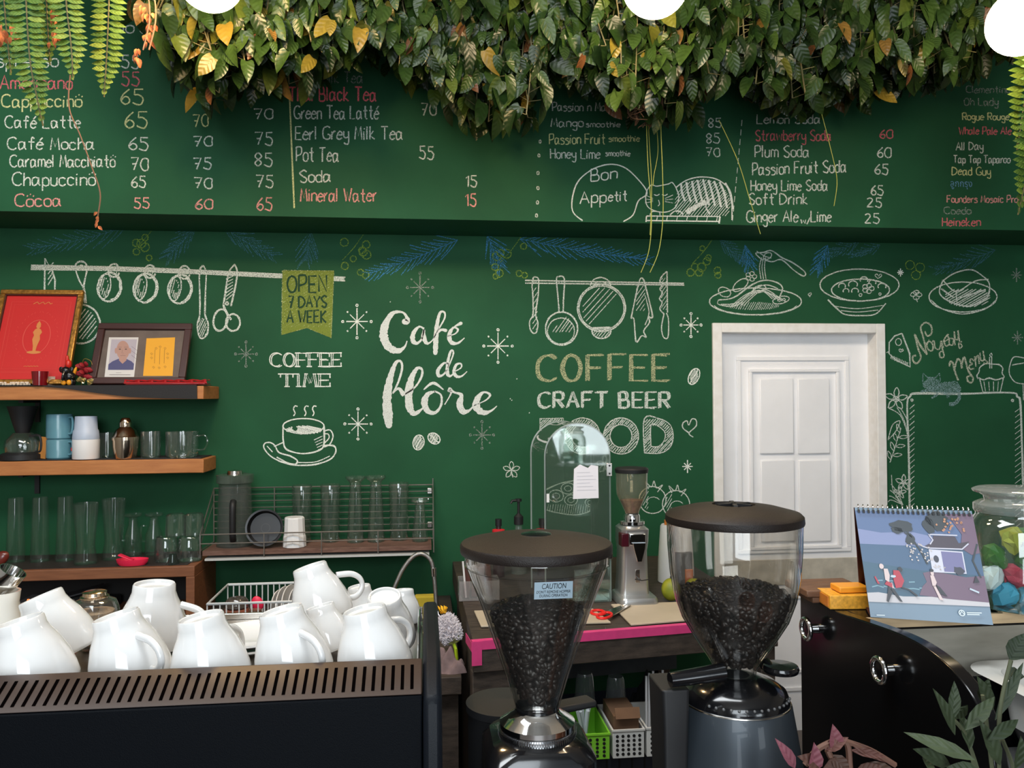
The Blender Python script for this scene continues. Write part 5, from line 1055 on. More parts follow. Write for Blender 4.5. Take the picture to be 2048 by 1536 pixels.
# small silver grinder
YG = 3.0; q = P(1268, 1203, YG); kg = mpp(1264, 1100, YG); sil = mat('satin_silver', (.58, .58, .57), rough=.3, metal=.85); t = thing('coffee_grinder', 'small silver coffee grinder with a clear hopper by the acrylic case', 'coffee grinder', (q.x, YG, ZT))
z0 = ZT+.003; G = lambda r, y: (r*kg, z0+(1208-y)*kg)
def rrect(w_, d_, z, r=.3, n=5, oy=0):
    pts = []
    for cx, cy, a0 in ((1, 1, 0), (-1, 1, 90), (-1, -1, 180), (1, -1, 270)):
        for k in range(n+1):
            a_ = math.radians(a0+90*k/n); R_ = r*min(w_, d_); pts.append((cx*(w_-R_)+R_*math.cos(a_), oy+cy*(d_-R_)+R_*math.sin(a_), z))
    return pts
def loft(m_, secs, o, cap=True):
    b = len(m_.v); n = len(secs[0])
    for s_ in secs: m_.v += [Vector(o)+Vector(p_) for p_ in s_]
    for i in range(len(secs)-1):
        for k in range(n): m_.f.append((b+i*n+k, b+i*n+(k+1) % n, b+(i+1)*n+(k+1) % n, b+(i+1)*n+k))
    if cap: m_.f += [tuple(b+k for k in range(n-1, -1, -1)), tuple(b+(len(secs)-1)*n+k for k in range(n))]
    return m_
o = (q.x, YG, z0)
loft(MB(), [rrect(39*kg, .09, 0, .35), rrect(39*kg, .09, 10*kg, .35), rrect(36*kg, .085, 15*kg, .35)], o).build('base_tray', sil, t)
loft(MB(), [rrect(30*kg, 30*kg, 14*kg, .35, oy=.03), rrect(27*kg, 30*kg, 50*kg, .35, oy=.03), rrect(26*kg, 28*kg, 100*kg, .4, oy=.03), rrect(28*kg, 32*kg, 118*kg, .4, oy=.03), rrect(28*kg, 34*kg, 144*kg, .4, oy=.025), rrect(22*kg, 26*kg, 150*kg, .45, oy=.025)], o).build('body', sil, t)
m_ = MB().obox((q.x+2*kg, YG-.043, z0+126*kg), (32*kg, .012, 22*kg)); m_.build('spout_plate', chrome, t, bevel=.002)
loft(MB(), [rrect(5*kg, 7*kg, 84*kg), rrect(12*kg, 8*kg, 108*kg), rrect(14*kg, 8*kg, 120*kg)], (q.x+4*kg, YG-.046, z0)).build('spout', chrome, t)
MB().obox((q.x-24*kg, YG-.03, z0+126*kg), (15*kg, .05, 26*kg)).build('dark_red_cover', mat('dark_red_plastic', (.05, .004, .010), rough=.25), t, bevel=.003)
m_ = MB().tube([(q.x-6*kg, YG-.06, z0+50*kg), (q.x+6*kg, YG-.075, z0+49*kg), (q.x+20*kg, YG-.07, z0+50*kg)], .0022, 6).tube([(q.x+4*kg, YG-.02, z0+49*kg), (q.x+4*kg, YG-.06, z0+49*kg)], .003, 6); m_.build('holder_fork', black, t)
MB().obox((q.x+4*kg, YG-.026, z0+52*kg), (9*kg, .004, 26*kg)).build('switch_plate', steel, t, bevel=.001)
MB().lathe([G(20, 1058), G(25, 1056), G(25, 1050), G(16, 1049), G(16, 1040), G(14, 1036)], (q.x, YG+.02)).build('collar', chrome, t)
hop = glass('amber_hopper', (.93, .88, .78), haze=.05)
MB().lathe([G(13, 1038), G(15, 1030), G(29, 1000), G(31, 994), G(32, 952), G(30.5, 952), G(29.5, 994), G(27.5, 1000), G(13.5, 1030), G(12, 1038)], (q.x, YG+.02)).build('hopper', hop, t)
MB().lathe([G(33, 953), G(34, 946), G(31, 943), G(12, 941), (1e-4, z0+267*kg)], (q.x, YG+.02)).build('lid', black, t)
tag(MB().lathe([(1e-4, z0+174*kg), G(12, 1034), G(14, 1028), G(23, 1008), (1e-4, z0+201*kg)], (q.x, YG+.02), 24).build('ground_coffee', mat('pale_coffee_dust', (.22, .13, .07), rough=.9, noise=.3, nscale=80)), 'pale brown coffee remains inside the small silver grinder', 'coffee', kind='stuff')
# socket, white appliance, fruit
q = P(1302, 1136, YW-.002); t = thing('wall_socket', 'cream wall socket with a black plug beside the silver grinder', 'socket', (q.x, YW, q.z)); MB().box((q.x-.035, YW-.012, q.z-.055), (q.x+.03, YW-.001, q.z+.055)).build('plate', mat('cream_plastic', (.60, .56, .45), rough=.4), t, bevel=.003)
m_ = MB().obox((q.x-.012, YW-.030, q.z-.008), (.03, .034, .045)); m_.build('plug', black, t, bevel=.005); MB().tube(smooth_path([(q.x-.005, YW-.045, q.z-.015), (q.x+.02, YW-.06, q.z-.06), (q.x+.06, YW-.05, ZT+.006)]), .0045).build('cable', black, t)
q = P(1352, 1170, 3.3); YJ = 3.3; kj = mpp(1352, 1100, YJ); t = thing('water_filter', 'white cylinder with an orange button behind the rounded hopper', 'appliance', (q.x, YJ, ZT)); Jz = lambda y: P(1352, y, YJ).z
MB().lathe([(1e-4, ZT+.003), (36*kj, ZT+.003), (35*kj, Jz(1120)), (30*kj, Jz(1052)), (28*kj, Jz(1049)), (1e-4, Jz(1048))], (q.x, YJ)).build('housing', MATS['white_plastic'], t)
MB().obox((q.x+.01, YJ-.068, Jz(1130)), (34*kj, .02, 64*kj)).build('front_window', mat('grey_window', (.13, .13, .13), rough=.3), t, bevel=.004)
MB().obox((q.x+.03, YJ-.075, Jz(1146)), (16*kj, .02, 30*kj)).build('orange_tag', mat('orange_plastic', (.60, .18, .06), rough=.5), t, bevel=.003)
MB().lathe([(1e-4, Jz(1049)), (13*kj, Jz(1049)), (13*kj, Jz(1040)), (1e-4, Jz(1038))], (q.x-.02, YJ)).build('button', mat('orange_button', (.65, .20, .03), rough=.5), t)
lime = mat('mottled_lime', (.16, .20, .012), rough=.5, col2=(.36, .34, .02), nscale=22, bump=.3)
for cx, lab in ((1342, 'mottled green lime beside the white cylinder'), (1388, 'green lime seen through the rounded hopper')):
    q = on(cx, 1203); k_3 = mpp(cx, 1180, q.y); t = thing('lime', lab, 'fruit', (q.x, q.y, ZT), 'limes on the prep table'); r = 20*k_3
    MB().ell((q.x, q.y, ZT+.003+r*1.12), (r*.95, r*.95, r*1.12), 20, 14).build('fruit', lime, t); MB().lathe([(.004, ZT+r*2.2), (.003, ZT+r*2.2+.012), (1e-4, ZT+r*2.2+.012)], (q.x, q.y), 8).build('stem', darkwood, t)
# ---- under the table
ZL = .512
bk = {'green': mat('green_basket', (.22, .58, .04), rough=.4), 'white': mat('white_basket', (.62, .62, .60), rough=.4)}
def basket(label, x0, x1, y0, y1, col, nx):
    a_ = P(x0, y1, 2.60); b_ = P(x1, y0, 2.60); h = b_.z-a_.z; z = ZL; wv = b_.x-a_.x; d_ = .22
    t_ = thing('storage_basket', label, 'basket', ((a_.x+b_.x)/2, 2.71, z), 'plastic baskets under the prep table'); m_ = MB(); th2 = .003
    m_.box((a_.x, 2.60, z), (b_.x, 2.60+th2, z+h)).box((a_.x, 2.60+d_-th2, z), (b_.x, 2.60+d_, z+h*1.0)).box((a_.x, 2.60+th2, z), (a_.x+th2, 2.60+d_-th2, z+h)).box((b_.x-th2, 2.60+th2, z), (b_.x, 2.60+d_-th2, z+h)).box((a_.x+th2, 2.60+th2, z), (b_.x-th2, 2.60+d_-th2, z+th2))
    m_.build('bin', bk[col], t_, bevel=.001); m_ = MB()
    for i in range(nx):
        for j in range(5):
            m_.lathe([(1e-4, .0012), (.0052, .0012), (.0052, 0)], o=(a_.x+wv*(i+.8)/(nx+.6), 2.60, z+h*(j+.9)/6), M=rotm('X', 90), seg=10)
    m_.build('perforations', black, t_)
    m_ = MB().box((a_.x-.003, 2.597, z+h), (b_.x+.003, 2.603, z+h+.006)).box((a_.x-.003, 2.60+d_-.003, z+h), (b_.x+.003, 2.60+d_+.003, z+h+.006)).box((a_.x-.003, 2.603, z+h), (a_.x+.003, 2.60+d_-.003, z+h+.006)).box((b_.x-.003, 2.603, z+h), (b_.x+.003, 2.60+d_-.003, z+h+.006)); m_.build('rim', bk[col], t_); return a_, b_, h
ga = basket('green perforated basket under the prep table', 1156, 1219, 1460, 1512, 'green', 4); wa = basket('white perforated basket holding a cardboard box', 1226, 1288, 1456, 1513, 'white', 5); wb = basket('white perforated basket holding wrapped straws', 1294, 1352, 1452, 1510, 'white', 4)
a_, b_, h = wa; t = thing('cardboard_box', 'small brown cardboard box in the middle white basket', 'box', ((a_.x+b_.x)/2, 2.70, ZL)); m_ = MB().box((a_.x+.008, 2.62, ZL+.004), (b_.x-.012, 2.78, ZL+h+.042)); m_.build('carton', mat('brown_card', (.16, .085, .045), rough=.8, noise=.15), t)
MB().obox(((a_.x+b_.x)/2, 2.61, ZL+h+.055), (b_.x-a_.x-.022, .002, .035), rotm('X', -25)).build('flap', MATS['brown_card'], t)
a_, b_, h = wb; wrap = mat('straw_wrap', (.42, .42, .43), rough=.4)
for k in range(7): tag(MB().tube([(a_.x+.016+k*.009, 2.66, ZL+.01), (a_.x+.028+k*.012, 2.70+.006*(k % 2), ZL+.23+.008*(k % 3))], .0042, 8).build('wrapped_straw', wrap), 'paper wrapped straw standing in the bundle in the white basket', 'straw', 'wrapped straws in the white basket')
for cx, y0, lab in ((1170, 1345, 'stack of clear plastic cups behind the conical hopper'), (1232, 1352, 'stack of clear plastic cups nearer the rounded hopper')):
    q = P(cx, 1450, 2.87); k_4 = mpp(cx, 1400, 2.87); zt_ = P(cx, y0, 2.87).z; t = thing('cup_stack', lab, 'cups', (q.x, 2.87, ZL), 'stacks of clear cups'); r = 21*k_4
    zb0 = ZL+.0008; pr_ = [(r*1.05, zb0)]
    for k in range(8): z = zb0+.006+k*.010; pr_ += [(r*1.12, z), (r*1.12, z+.003), (r*1.03, z+.005)]
    pr_ += [(r*.98, zb0+.10), (r*.80, zt_-.012), (r*.68, zt_), (1e-4, zt_)]; MB().lathe(pr_, (q.x, 2.87), 28).build('nested_cups', glass('cup_plastic', (.80, .86, .90), 1.8, haze=.10), t)
q = P(1290, 1400, 2.86); bl = cloth('black_bag', 'black fabric bag heaped behind the straws', 1296, 1420, 2.93, .12, .13, mat('black_cloth', (.006, .006, .007), rough=.95), 8); bl['category'] = 'bag'
tag(MB().box((q.x-.03, 2.87, ZL), (q.x+.12, 2.93, bl.location.z)).build('dark_carton', black), 'dark carton under the black fabric bag', 'box')
a_, b_, h = ga; m_ = MB()
for k in range(12): m_.tube([(a_.x+.02+rnd.uniform(0, .03), 2.66+rnd.uniform(0, .03), ZL+.01), (a_.x+.012+rnd.uniform(-.004, .045), 2.65+rnd.uniform(0, .05), ZL+h+.05+rnd.uniform(0, .02))], [.002, .006], 5)
tag(m_.build('paper_napkins', mat('white_tissue', (.55, .60, .62), rough=.9)), 'fan of white tissue sticking out of the green basket', 'napkins', kind='stuff')
# ---------------------------------------------------------------- coffee bar in front
ZBAR = .93
barm = mat('bar_black_laminate', (.012, .012, .013), rough=.35)
XS = H(1600, 1185, 1.31).x          # left face of the tall display counter
t = thing('bar_counter', 'black coffee bar counter carrying the coffee machine and grinders', 'counter', (-.3, 1.0, 0))
MB().box((-1.35, .62, ZBAR-.04), (XS-.02, 1.55, ZBAR)).build('worktop', barm, t, bevel=.003); MB().box((-1.3, .66, 0), (XS-.04, 1.5, ZBAR-.04)).build('cabinet', black, t)
# ---- coffee machine seen from the back
navy = mat('machine_black_paint', (.0022, .0030, .0045), rough=.5, spec=.06, bump=.15, bscale=900); warm_reflect_brown = mat('machine_rail', (.035, .020, .015), rough=.40, spec=.3)  # rail colour has the warm bulb reflection put in as brown
XM = P(846, 1340, .93).x; XM2 = P(884, 1450, .93).x; XM0 = -1.02
t = thing('espresso_machine', 'large black espresso machine seen from behind with cups on top', 'espresso machine', ((XM0+XM)/2, 1.1, ZBAR))
YR0, ZR0, YR1, ZR1 = .925, 1.362, .975, 1.3865
MB().prism([(XM0, .925, ZBAR+.04), (XM0, 1.37, ZBAR+.04), (XM0, 1.37, 1.333), (XM0, .979, 1.333), (XM0, .979, 1.3612), (XM0, .925, 1.3612)], (XM-XM0-.001, 0, 0)).build('rear_panel', navy, t, bevel=.002)
for x in (XM0+.08, XM-.1):
    for y in (.99, 1.21): MB().lathe([(1e-4, ZBAR), (.022, ZBAR), (.018, ZBAR+.04), (1e-4, ZBAR+.04)], (x, y), 16).build('foot', black, t)
rl = MB().prism([(XM0, YR0, ZR0), (XM0, YR1, ZR1), (XM0, YR1+.004, ZR1), (XM0, YR1+.004, 1.3616)], (XM-XM0-.001, 0, 0)).build('cup_rail', warm_reflect_brown, t, bevel=.0015)
m_ = MB(); sl = Vector((0, YR1-YR0, ZR1-ZR0)).normalized(); nl = Vector((0, -sl.z, sl.y)); k = 0; LR = math.hypot(YR1-YR0, ZR1-ZR0)
while True:
    x = P(824, 1320, .95).x-k*.0111
    if x < XM0+.03: break
    o = Vector((x, YR0, ZR0))+nl*.0004; w_ = .0019
    q4 = []
    for a_, b_ in ((-w_, .16), (w_, .16), (w_, .84), (-w_, .84)): q4.append(o+Vector((a_, 0, 0))+sl*(LR*b_))
    m_.add(q4, [(0, 1, 2, 3)]); k += 1
m_.build('vent', mat('slot_dark', (.0015, .001, .001), rough=1, spec=0), rl)
ZTRAY = 1.338
MB().box((XM0, .982, 1.3335), (XM-.001, 1.362, ZTRAY)).build('cup_tray', steel, t)
sd = MB(); yb_, zb_ = 1.265, 1.378
sd.prism([(XM, .915, ZBAR+.03), (XM, .905, 1.30), (XM, .922, 1.358), (XM, .978, 1.388), (XM, 1.24, 1.388), (XM, 1.375, 1.35), (XM, 1.375, ZBAR+.03)], (XM2-XM, 0, 0)); sd.build('side_panel', mat('machine_side', (.005, .0065, .0095), rough=.45, spec=.14, bump=.15, bscale=900), t, bevel=.006)
MB().box((XM0, 1.364, ZTRAY-.004), (XM-.001, 1.370, 1.348)).build('back_rail', steel, t, bevel=.001)
MB().tube([(XM-.006, 1.0, 1.3755), (XM-.006, 1.24, 1.3755)], .0022, 8).build('side_wire', chrome, t)
# ---- cups
porc = mat('white_porcelain', (.68, .67, .655), rough=.10, spec=.6, coat=.4)
CUPO = [(.0455, 0), (.0478, .0012), (.0485, .004), (.0475, .014), (.0440, .028), (.0375, .043), (.0312, .053), (.0282, .060), (.0275, .0675), (.0262, .069), (.0240, .0685), (.0232, .0655), (1e-4, .0645)]
CUPI = [(.0455, 0), (.0450, .006), (.0425, .024), (.036, .040), (.026, .053), (1e-4, .057)]
proto = thing('coffee_cup', '', 'cup', (0, 0, 0), 'white cups on the coffee machine')
MB().lathe(CUPI[::-1]+CUPO, seg=48).build('bowl', porc, proto, smooth=60)
MB().tube(smooth_path([(.042, 0, .012), (.058, 0, .010), (.071, 0, .018), (.072, 0, .030), (.060, 0, .040), (.037, 0, .0455)], 6), [.0042]*31, 10).build('handle', porc, proto, smooth=60)
def put_cup(px_, Y, lean, dirn, hnd, label, z=ZTRAY, scale=1.0, first=[True], raise_=0.0):
    """LEAN degrees the foot end tips towards DIRN (0 = right, 90 = away, 180 = left); HND the side the handle points to"""
    x = P(px_, 1300, Y).x; ax_ = Matrix.Rotation(math.radians(dirn), 3, 'Z') @ Vector((0, 1, 0))
    R = Matrix.Rotation(math.radians(lean), 3, ax_) @ Matrix.Rotation(math.radians(hnd), 3, 'Z')
    zo = z+.0008+.0485*scale*math.sin(math.radians(abs(lean)))+raise_
    o = proto if first[0] else dup(proto, (0, 0, 0)); first[0] = False
    o.location = (x, Y, zo); o.rotation_euler = R.to_euler(); o.scale = (scale, scale, scale*1.24); o['label'] = label; return o
put_cup(76, 1.035, 15, 180, 150, 'white cup upturned at the front row end, leaning left, nearest the milk jug')
put_cup(268, 1.045, 15, 178, -40, 'white upturned cup leaning left before the upright upturned cup')
put_cup(426, 1.035, 10, 182, 70, 'white upturned cup in the middle of the front row, handle hidden')
put_cup(592, 1.045, 13, 176, -50, 'white upturned cup in front row with a large handle turned to the viewer')
put_cup(754, 1.040, 11, 176, 50, 'white upturned cup at the front row end beside the machine side panel')
put_cup(130, 1.150, 22, 180, 230, 'white upturned cup in the second row in front of the glass sugar pot')
put_cup(302, 1.165, 3, 0, 0, 'tallest white upturned cup, nearly upright, behind the front row', raise_=.0185)
put_cup(650, 1.235, 17, 175, 20, 'white upturned cup with stained foot in front of the plates', scale=.93, raise_=.02)
put_cup(774, 1.17, 20, 265, 80, 'white upturned cup showing the dark mark on its foot', scale=.86)
put_cup(662, 1.155, 16, 160, 205, 'white upturned cup wedged between front row and the stained cup', scale=.72)
put_cup(728, 1.31, 8, 180, 150, 'small white upturned cup farthest back under the faucet hose', scale=.66)
put_cup(808, 1.300, 6, 100, 95, 'small white upturned cup with ring handle in the back corner by the side panel', scale=.60)
def stand_block(label, x0, x1, y0, y1, h): pass
# saucers under the raised cups
def saucer(label, px_, Y, z, r=.062, grp='saucers on the coffee machine'):
    x = P(px_, 1260, Y).x; return tag(MB().lathe([(1e-4, z+.0005), (r*.55, z+.0005), (r*.62, z+.003), (r, z+.012), (r*.98, z+.0145), (r*.6, z+.006), (1e-4, z+.005)], (x, Y), 44).build('saucer', porc, smooth=60), label, 'saucer', grp)
for k in range(2): saucer(('lower white saucer beneath the tallest upturned cup', 'upper white saucer beneath the tallest upturned cup')[k], 302, 1.18, ZTRAY+.0005+k*.0085)
for k in range(2): saucer(('bottom saucer of the pair behind the middle front cups', 'top saucer of the pair behind the middle front cups')[k], 496, 1.20, ZTRAY+.0005+k*.0085, .066)
for k in range(2): saucer(('lower white saucer beneath the stained cup', 'upper white saucer beneath the stained cup')[k], 650, 1.245, ZTRAY+.0005+k*.0085, .052)
# milk jug with steel pitcher, glass sugar pot
q = P(-2, 1260, 1.17); t = thing('milk_jug', 'tall cream white milk jug at the picture edge behind the cups', 'jug', (q.x, 1.17, ZTRAY)); kj = mpp(0, 1220, 1.17); zt_ = P(0, 1183, 1.17).z-ZTRAY
MB().lathe(shell([(.024, ZTRAY+.0006), (.030, ZTRAY+.012), (.030, ZTRAY+zt_*.5), (.024, ZTRAY+zt_*.85), (.026, ZTRAY+zt_)], .003), (q.x, 1.17)).build('jug', mat('cream_porcelain', (.78, .74, .66), rough=.15), t)
ps = P(8, 1163, 1.17); t = thing('steel_pitcher', 'small steel scoop standing in the cream milk jug', 'scoop', (ps.x, 1.17, ZTRAY+.02)); Mq = rotm('Y', 32)
m_ = MB().lathe([(.001, -.02), (.010, -.014), (.016, .004), (.018, .022), (.0165, .022), (.0145, .004), (.010, -.012), (.001, -.017)], o=ps-Vector((0, 0, .004)), M=Mq, seg=28); m_.build('scoop_bowl', chrome, t)
MB().tube([ps+Mq @ Vector((0, 0, -.02)), (q.x+.004, 1.17, ZTRAY+.02)], .003, 8).build('scoop_handle', chrome, t)
q = P(183, 1236, 1.225); kq = mpp(183, 1220, 1.225); t = thing('sugar_pot', 'round glass sugar pot with a gold rimmed steel lid on the machine', 'pot', (q.x, 1.236, ZTRAY)); z0 = ZTRAY+.0006; pz = lambda y: P(183, y, 1.225).z
MB().lathe(shell([(.020, z0), (.030, z0+.010), (.0335, pz(1222)), (.029, pz(1206)), (.017, pz(1198))], .0022), (q.x, 1.236)).build('glass_bowl', clear2, t)
MB().lathe([(.019, pz(1199)), (.0195, pz(1196)), (.0165, pz(1194)), (.0155, pz(1188)), (.0165, pz(1187)), (.013, pz(1185)), (1e-4, pz(1184))], (q.x, 1.236)).build('lid', warmst, t)
tag(MB().lathe([(1e-4, z0+.004), (.015, z0+.004), (.0235, z0+.012), (.0265, pz(1226)), (1e-4, pz(1222))], (q.x, 1.236)).build('brown_sugar', mat('brown_sugar', (.30, .19, .11), rough=.8, noise=.3, nscale=200)), 'pale brown sugar filling the round glass pot', 'sugar', kind='stuff')
# ---- dish drainer on the counter behind
xd0, xd1 = P(436, 1230, 3.1).x, P(640, 1230, 3.1).x; zt_ = P(500, 1186, 3.1).z
whw = mat('white_coated_wire', (.62, .64, .64), rough=.4)
t = thing('dish_drainer', 'white wire dish drainer behind the coffee machine', 'drainer', ((xd0+xd1)/2, 3.1, .7605)); m_ = MB()
y0_, y1_ = 2.95, 3.25
for z in (zt_, .84): m_.tube([(xd0, y0_, z), (xd1, y0_, z), (xd1, y1_, z), (xd0, y1_, z)], .005, 8, True)
m_.build('rim', whw, t); m_ = MB()
n = 17
for k in range(n+1): x = xd0+(xd1-xd0)*k/n; m_.tube([(x, y1_, .77), (x, y1_, zt_)], .0026, 6).tube([(x, y0_, .77), (x, y0_, zt_)], .0026, 6).tube([(x, y0_, .80), (x, y1_, .80)], .002, 6)
m_.build('bars', whw, t)
for x in (xd0+.02, xd1-.02):
    for y in (y0_+.01, y1_-.01): MB().tube([(x, y, .7606), (x, y, .80)], .006, 8).build('foot', whw, t)
pw_ = mat('plate_white', (.66, .63, .60), rough=.2); PG = 'plates in the drainer'
for k, lab in enumerate(('white plate leaning at the jar end of the drainer', 'white plate second from the jar end of the drainer', 'white plate in the middle of the five in the drainer', 'white plate fourth from the jar in the drainer', 'largest front white plate next to the upturned cups in the drainer')):
    q = P((557, 568, 580, 592, 602)[k], 1195, 3.10); r = (.088, .094, .097, .093, .102)[k]; zc_ = .806+r
    M_ = rotm('Z', -16) @ rotm('Y', 80)
    t2 = MB().lathe([(1e-4, 0), (r*.55, 0), (r*.62, .003), (r, .013), (r*.98, .016), (r*.6, .006), (1e-4, .005)], o=(q.x, 3.10, zc_), M=M_, seg=44)
    tag(t2.build('plate', pw_, smooth=60), lab, 'plate', PG)
q = P(474, 1226, 3.02); t = thing('spice_jar', 'jar of red spice with a dark lid standing in the drainer', 'jar', (q.x, 3.02, .803)); kz = mpp(474, 1210, 3.02); zj0 = P(474, 1230, 3.02).z
MB().lathe([(1e-4, .8032), (23*kz, .8032), (24*kz, zj0+8*kz), (23*kz, zj0+14*kz), (1e-4, zj0+14*kz)], (q.x, 3.02)).build('jar', mat('red_spice', (.30, .10, .06), rough=.3), t)
MB().lathe([(20*kz, zj0+14.5*kz), (23*kz, zj0+17*kz), (22*kz, zj0+28*kz), (17*kz, zj0+34*kz), (1e-4, zj0+35*kz)], (q.x, 3.02)).build('lid', mat('smoked_glass_lid', (.07, .055, .045), rough=.12, coat=.5), t)
ps = P(515, 1207, 3.03); t = thing('pink_spoon', 'pink plastic spoon sticking up in the drainer', 'spoon', (ps.x, 3.03, .81)); MB().ell(ps, (.021, .010, .028), 16, 10, rotm('Y', -18)).build('spoon_bowl', MATS['hot_pink_plastic'], t); MB().tube([ps+Vector((.008, 0, -.024)), (ps.x+.03, 3.03, .806)], .0035, 8).build('spoon_handle', MATS['hot_pink_plastic'], t)
q = P(510, 1232, 2.99); tag(MB().lathe([(1e-4, .8032), (13*kz, .8032), (14*kz, P(503, 1228, 2.99).z), (12*kz, P(503, 1219, 2.99).z), (1e-4, P(503, 1217, 2.99).z)], (q.x, 2.99)).build('small_bowl', mat('brown_bowl', (.16, .085, .055), rough=.3)), 'small brown bowl turned over in front of the spice jar', 'bowl')
# ---------------------------------------------------------------- the two big grinders
def beans(label, cx, Y, axis_prof, n, seed, top):
    """coffee beans lying against the inside of a hopper and heaped on top; AXIS_PROF bottom to top"""
    r_ = random.Random(seed); q_ = P(cx, 1200, Y); m_ = MB(); prof = axis_prof; zs_ = [z for r, z in prof]
    def rad(z):
        for (ra, za), (rb, zb) in zip(prof, prof[1:]):
            if za <= z <= zb: return ra+(rb-ra)*(z-za)/max(1e-6, zb-za)
        return prof[-1][0]
    rt = prof[-1][0]; pts = []
    while len(pts) < n:
        z = r_.uniform(zs_[0], zs_[-1])
        if r_.random() < rad(z)/rt: a_ = r_.uniform(0, 6.2832); r = rad(z)-.0045; pts.append((r*math.cos(a_), r*math.sin(a_), z))
    for k in range(n//2):
        r = rt*math.sqrt(r_.random())*.92; a_ = r_.uniform(0, 6.2832); pts.append((r*math.cos(a_), r*math.sin(a_), zs_[-1]+top*(1-(r/rt)**1.6)+r_.uniform(-.002, .003)))
    base = MB().ell((0, 0, 0), (.0034, .0046, .0060), 8, 6)
    for k_, (x, y, z) in enumerate(pts):
        M_ = Matrix.Rotation(math.atan2(y, x), 3, 'Z') @ Matrix.Rotation(r_.gauss(0, .35), 3, 'Y') @ Matrix.Rotation(r_.uniform(0, 6.28), 3, 'X') if k_ < n else Matrix.Rotation(r_.uniform(0, 6.28), 3, 'Z') @ Matrix.Rotation(r_.gauss(1.57, .5), 3, 'Y')
        m_.add([Vector((q_.x+x, Y+y, z))+M_ @ v for v in base.v], base.f)
    core = [(max(1e-4, r-.0085), z) for r, z in prof]; m_.lathe([(1e-4, core[0][1])]+core+[(rt*.5, zs_[-1]+top*.6), (1e-4, zs_[-1]+top*.9)], (q_.x, Y), 32)
    return tag(m_.build('coffee_beans', mat('roasted_beans', (.012, .0065, .0045), rough=.38, noise=.5, nscale=90), smooth=60), label, 'coffee beans', kind='stuff')
lidm = mat('lid_brown_black', (.011, .0066, .005), rough=.48, spec=.3, bump=.3, bscale=700); hopg = glass('hopper_clear', (.93, .92, .90), 1.5, haze=.005); gbl = mat('gloss_black', (.006, .006, .007), rough=.16, coat=.3)
# conical hopper grinder
CX1, Y1 = 1073, 1.0; ql = P(CX1, 1200, Y1); t = thing('coffee_grinder', 'black coffee grinder with a conical hopper and caution sticker', 'coffee grinder', (ql.x, Y1, ZBAR))
pp1 = lambda *a_: pprof(CX1, Y1, a_)
HP1 = pp1((44, 1412), (62, 1352), (106, 1222), (140, 1132), (143, 1124), (143, 1100))
MB().lathe(HP1+[(r-.003, z) for r, z in HP1[::-1]], (ql.x, Y1), 64).build('hopper', hopg, t)
MB().lathe(pp1((140, 1126), (143.5, 1128), (140, 1131)), (ql.x, Y1), 64).build('hopper_ring', hopg, t)
LD = pp1((140, 1103), (151, 1103), (152, 1100), (152, 1088), (149, 1084), (110, 1076), (60, 1070), (30, 1068))
MB().lathe(LD+[(pp1((30, 1071))[0]), (1e-4, LD[-1][1]-.003)], (ql.x, Y1), 64).build('lid', lidm, t)
m_ = MB().lathe([(1e-4, LD[-1][1]+.0022), (.012, LD[-1][1]+.002), (.019, LD[-1][1]+.0005), (.020, LD[-1][1]-.001)], (ql.x, Y1), 32); m_.build('lid_cap', gbl, t)
NK = pp1((43, 1420), (43, 1408)); MB().lathe([(.030, NK[0][1]-.006)]+NK, (ql.x, Y1), 40).build('hopper_neck', gbl, t)
CO = pp1((30, 1452), (72, 1452), (75, 1450), (75, 1440), (60, 1430), (46, 1420), (44, 1416)); MB().lathe(CO, (ql.x, Y1), 64).build('chrome_collar', chrome, t)
m_ = MB(); zk0, zk1 = CO[2][1]-.016, CO[2][1]-.003; rk = CO[2][0]
for k in range(96):
    a_ = k*math.pi/48; m_.obox((ql.x+rk*math.cos(a_), Y1+rk*math.sin(a_), (zk0+zk1)/2), (.004, .0021, zk1-zk0), Matrix.Rotation(a_, 3, 'Z'))
m_.lathe([(rk*.7, zk0-.001), (rk*.99, zk0-.001), (rk*.99, zk1+.002), (rk*.7, zk1+.002)], (ql.x, Y1), 48); m_.build('knurled_ring', mat('dark_chrome', (.45, .45, .46), rough=.2, metal=1), t)
kq = mpp(CX1, 1470, Y1); o = (ql.x, Y1, 0)
zq = lambda y: P(CX1, y, Y1).z
loft(MB(), [rrect(.085, .095, ZBAR+.001, .3), rrect(.085, .095, ZBAR+.03, .3), rrect(108*kq, 108*kq, zq(1560), .35), rrect(106*kq, 106*kq, zq(1490), .4), rrect(92*kq, 92*kq, zq(1468), .55), rrect(70*kq, 70*kq, zq(1462), .9)], o).build('body', gbl, t)
MB().obox((ql.x, Y1-.074, zq(1538)), (128*kq, .02, 80*kq)).build('front_plate', mat('blue_black_gloss', (.008, .012, .018), rough=.12), t, bevel=.003)
qd = P(1040, 1405, 1.12); MB().lathe([(1e-4, zq(1440)-.12), (.052, zq(1440)-.12), (.052, zq(1440)-.038), (.055, zq(1440)-.036), (.055, zq(1440)-.026), (1e-4, zq(1440)-.022)], (qd.x-.02, 1.135), 36).build('doser', MATS['matt_black'], t)
MB().obox((qd.x+.068, 1.10, zq(1440)-.022), (.07, .03, .010), rotm('Z', 20)).build('fork', black, t, bevel=.004)
def hit(px_, py_, qx, Y, prof, off):
    d = ray(px_, py_).normalized(); s_ = .5
    while s_ < 2:
        p = EYE+d*s_; r = math.hypot(p.x-qx, p.y-Y)
        for (ra, za), (rb, zb) in zip(prof, prof[1:]):
            if min(za, zb) <= p.z <= max(za, zb) and za != zb:
                if r <= ra+(rb-ra)*(p.z-za)/(zb-za)+off: return p
        s_ += .0004
    return EYE+d
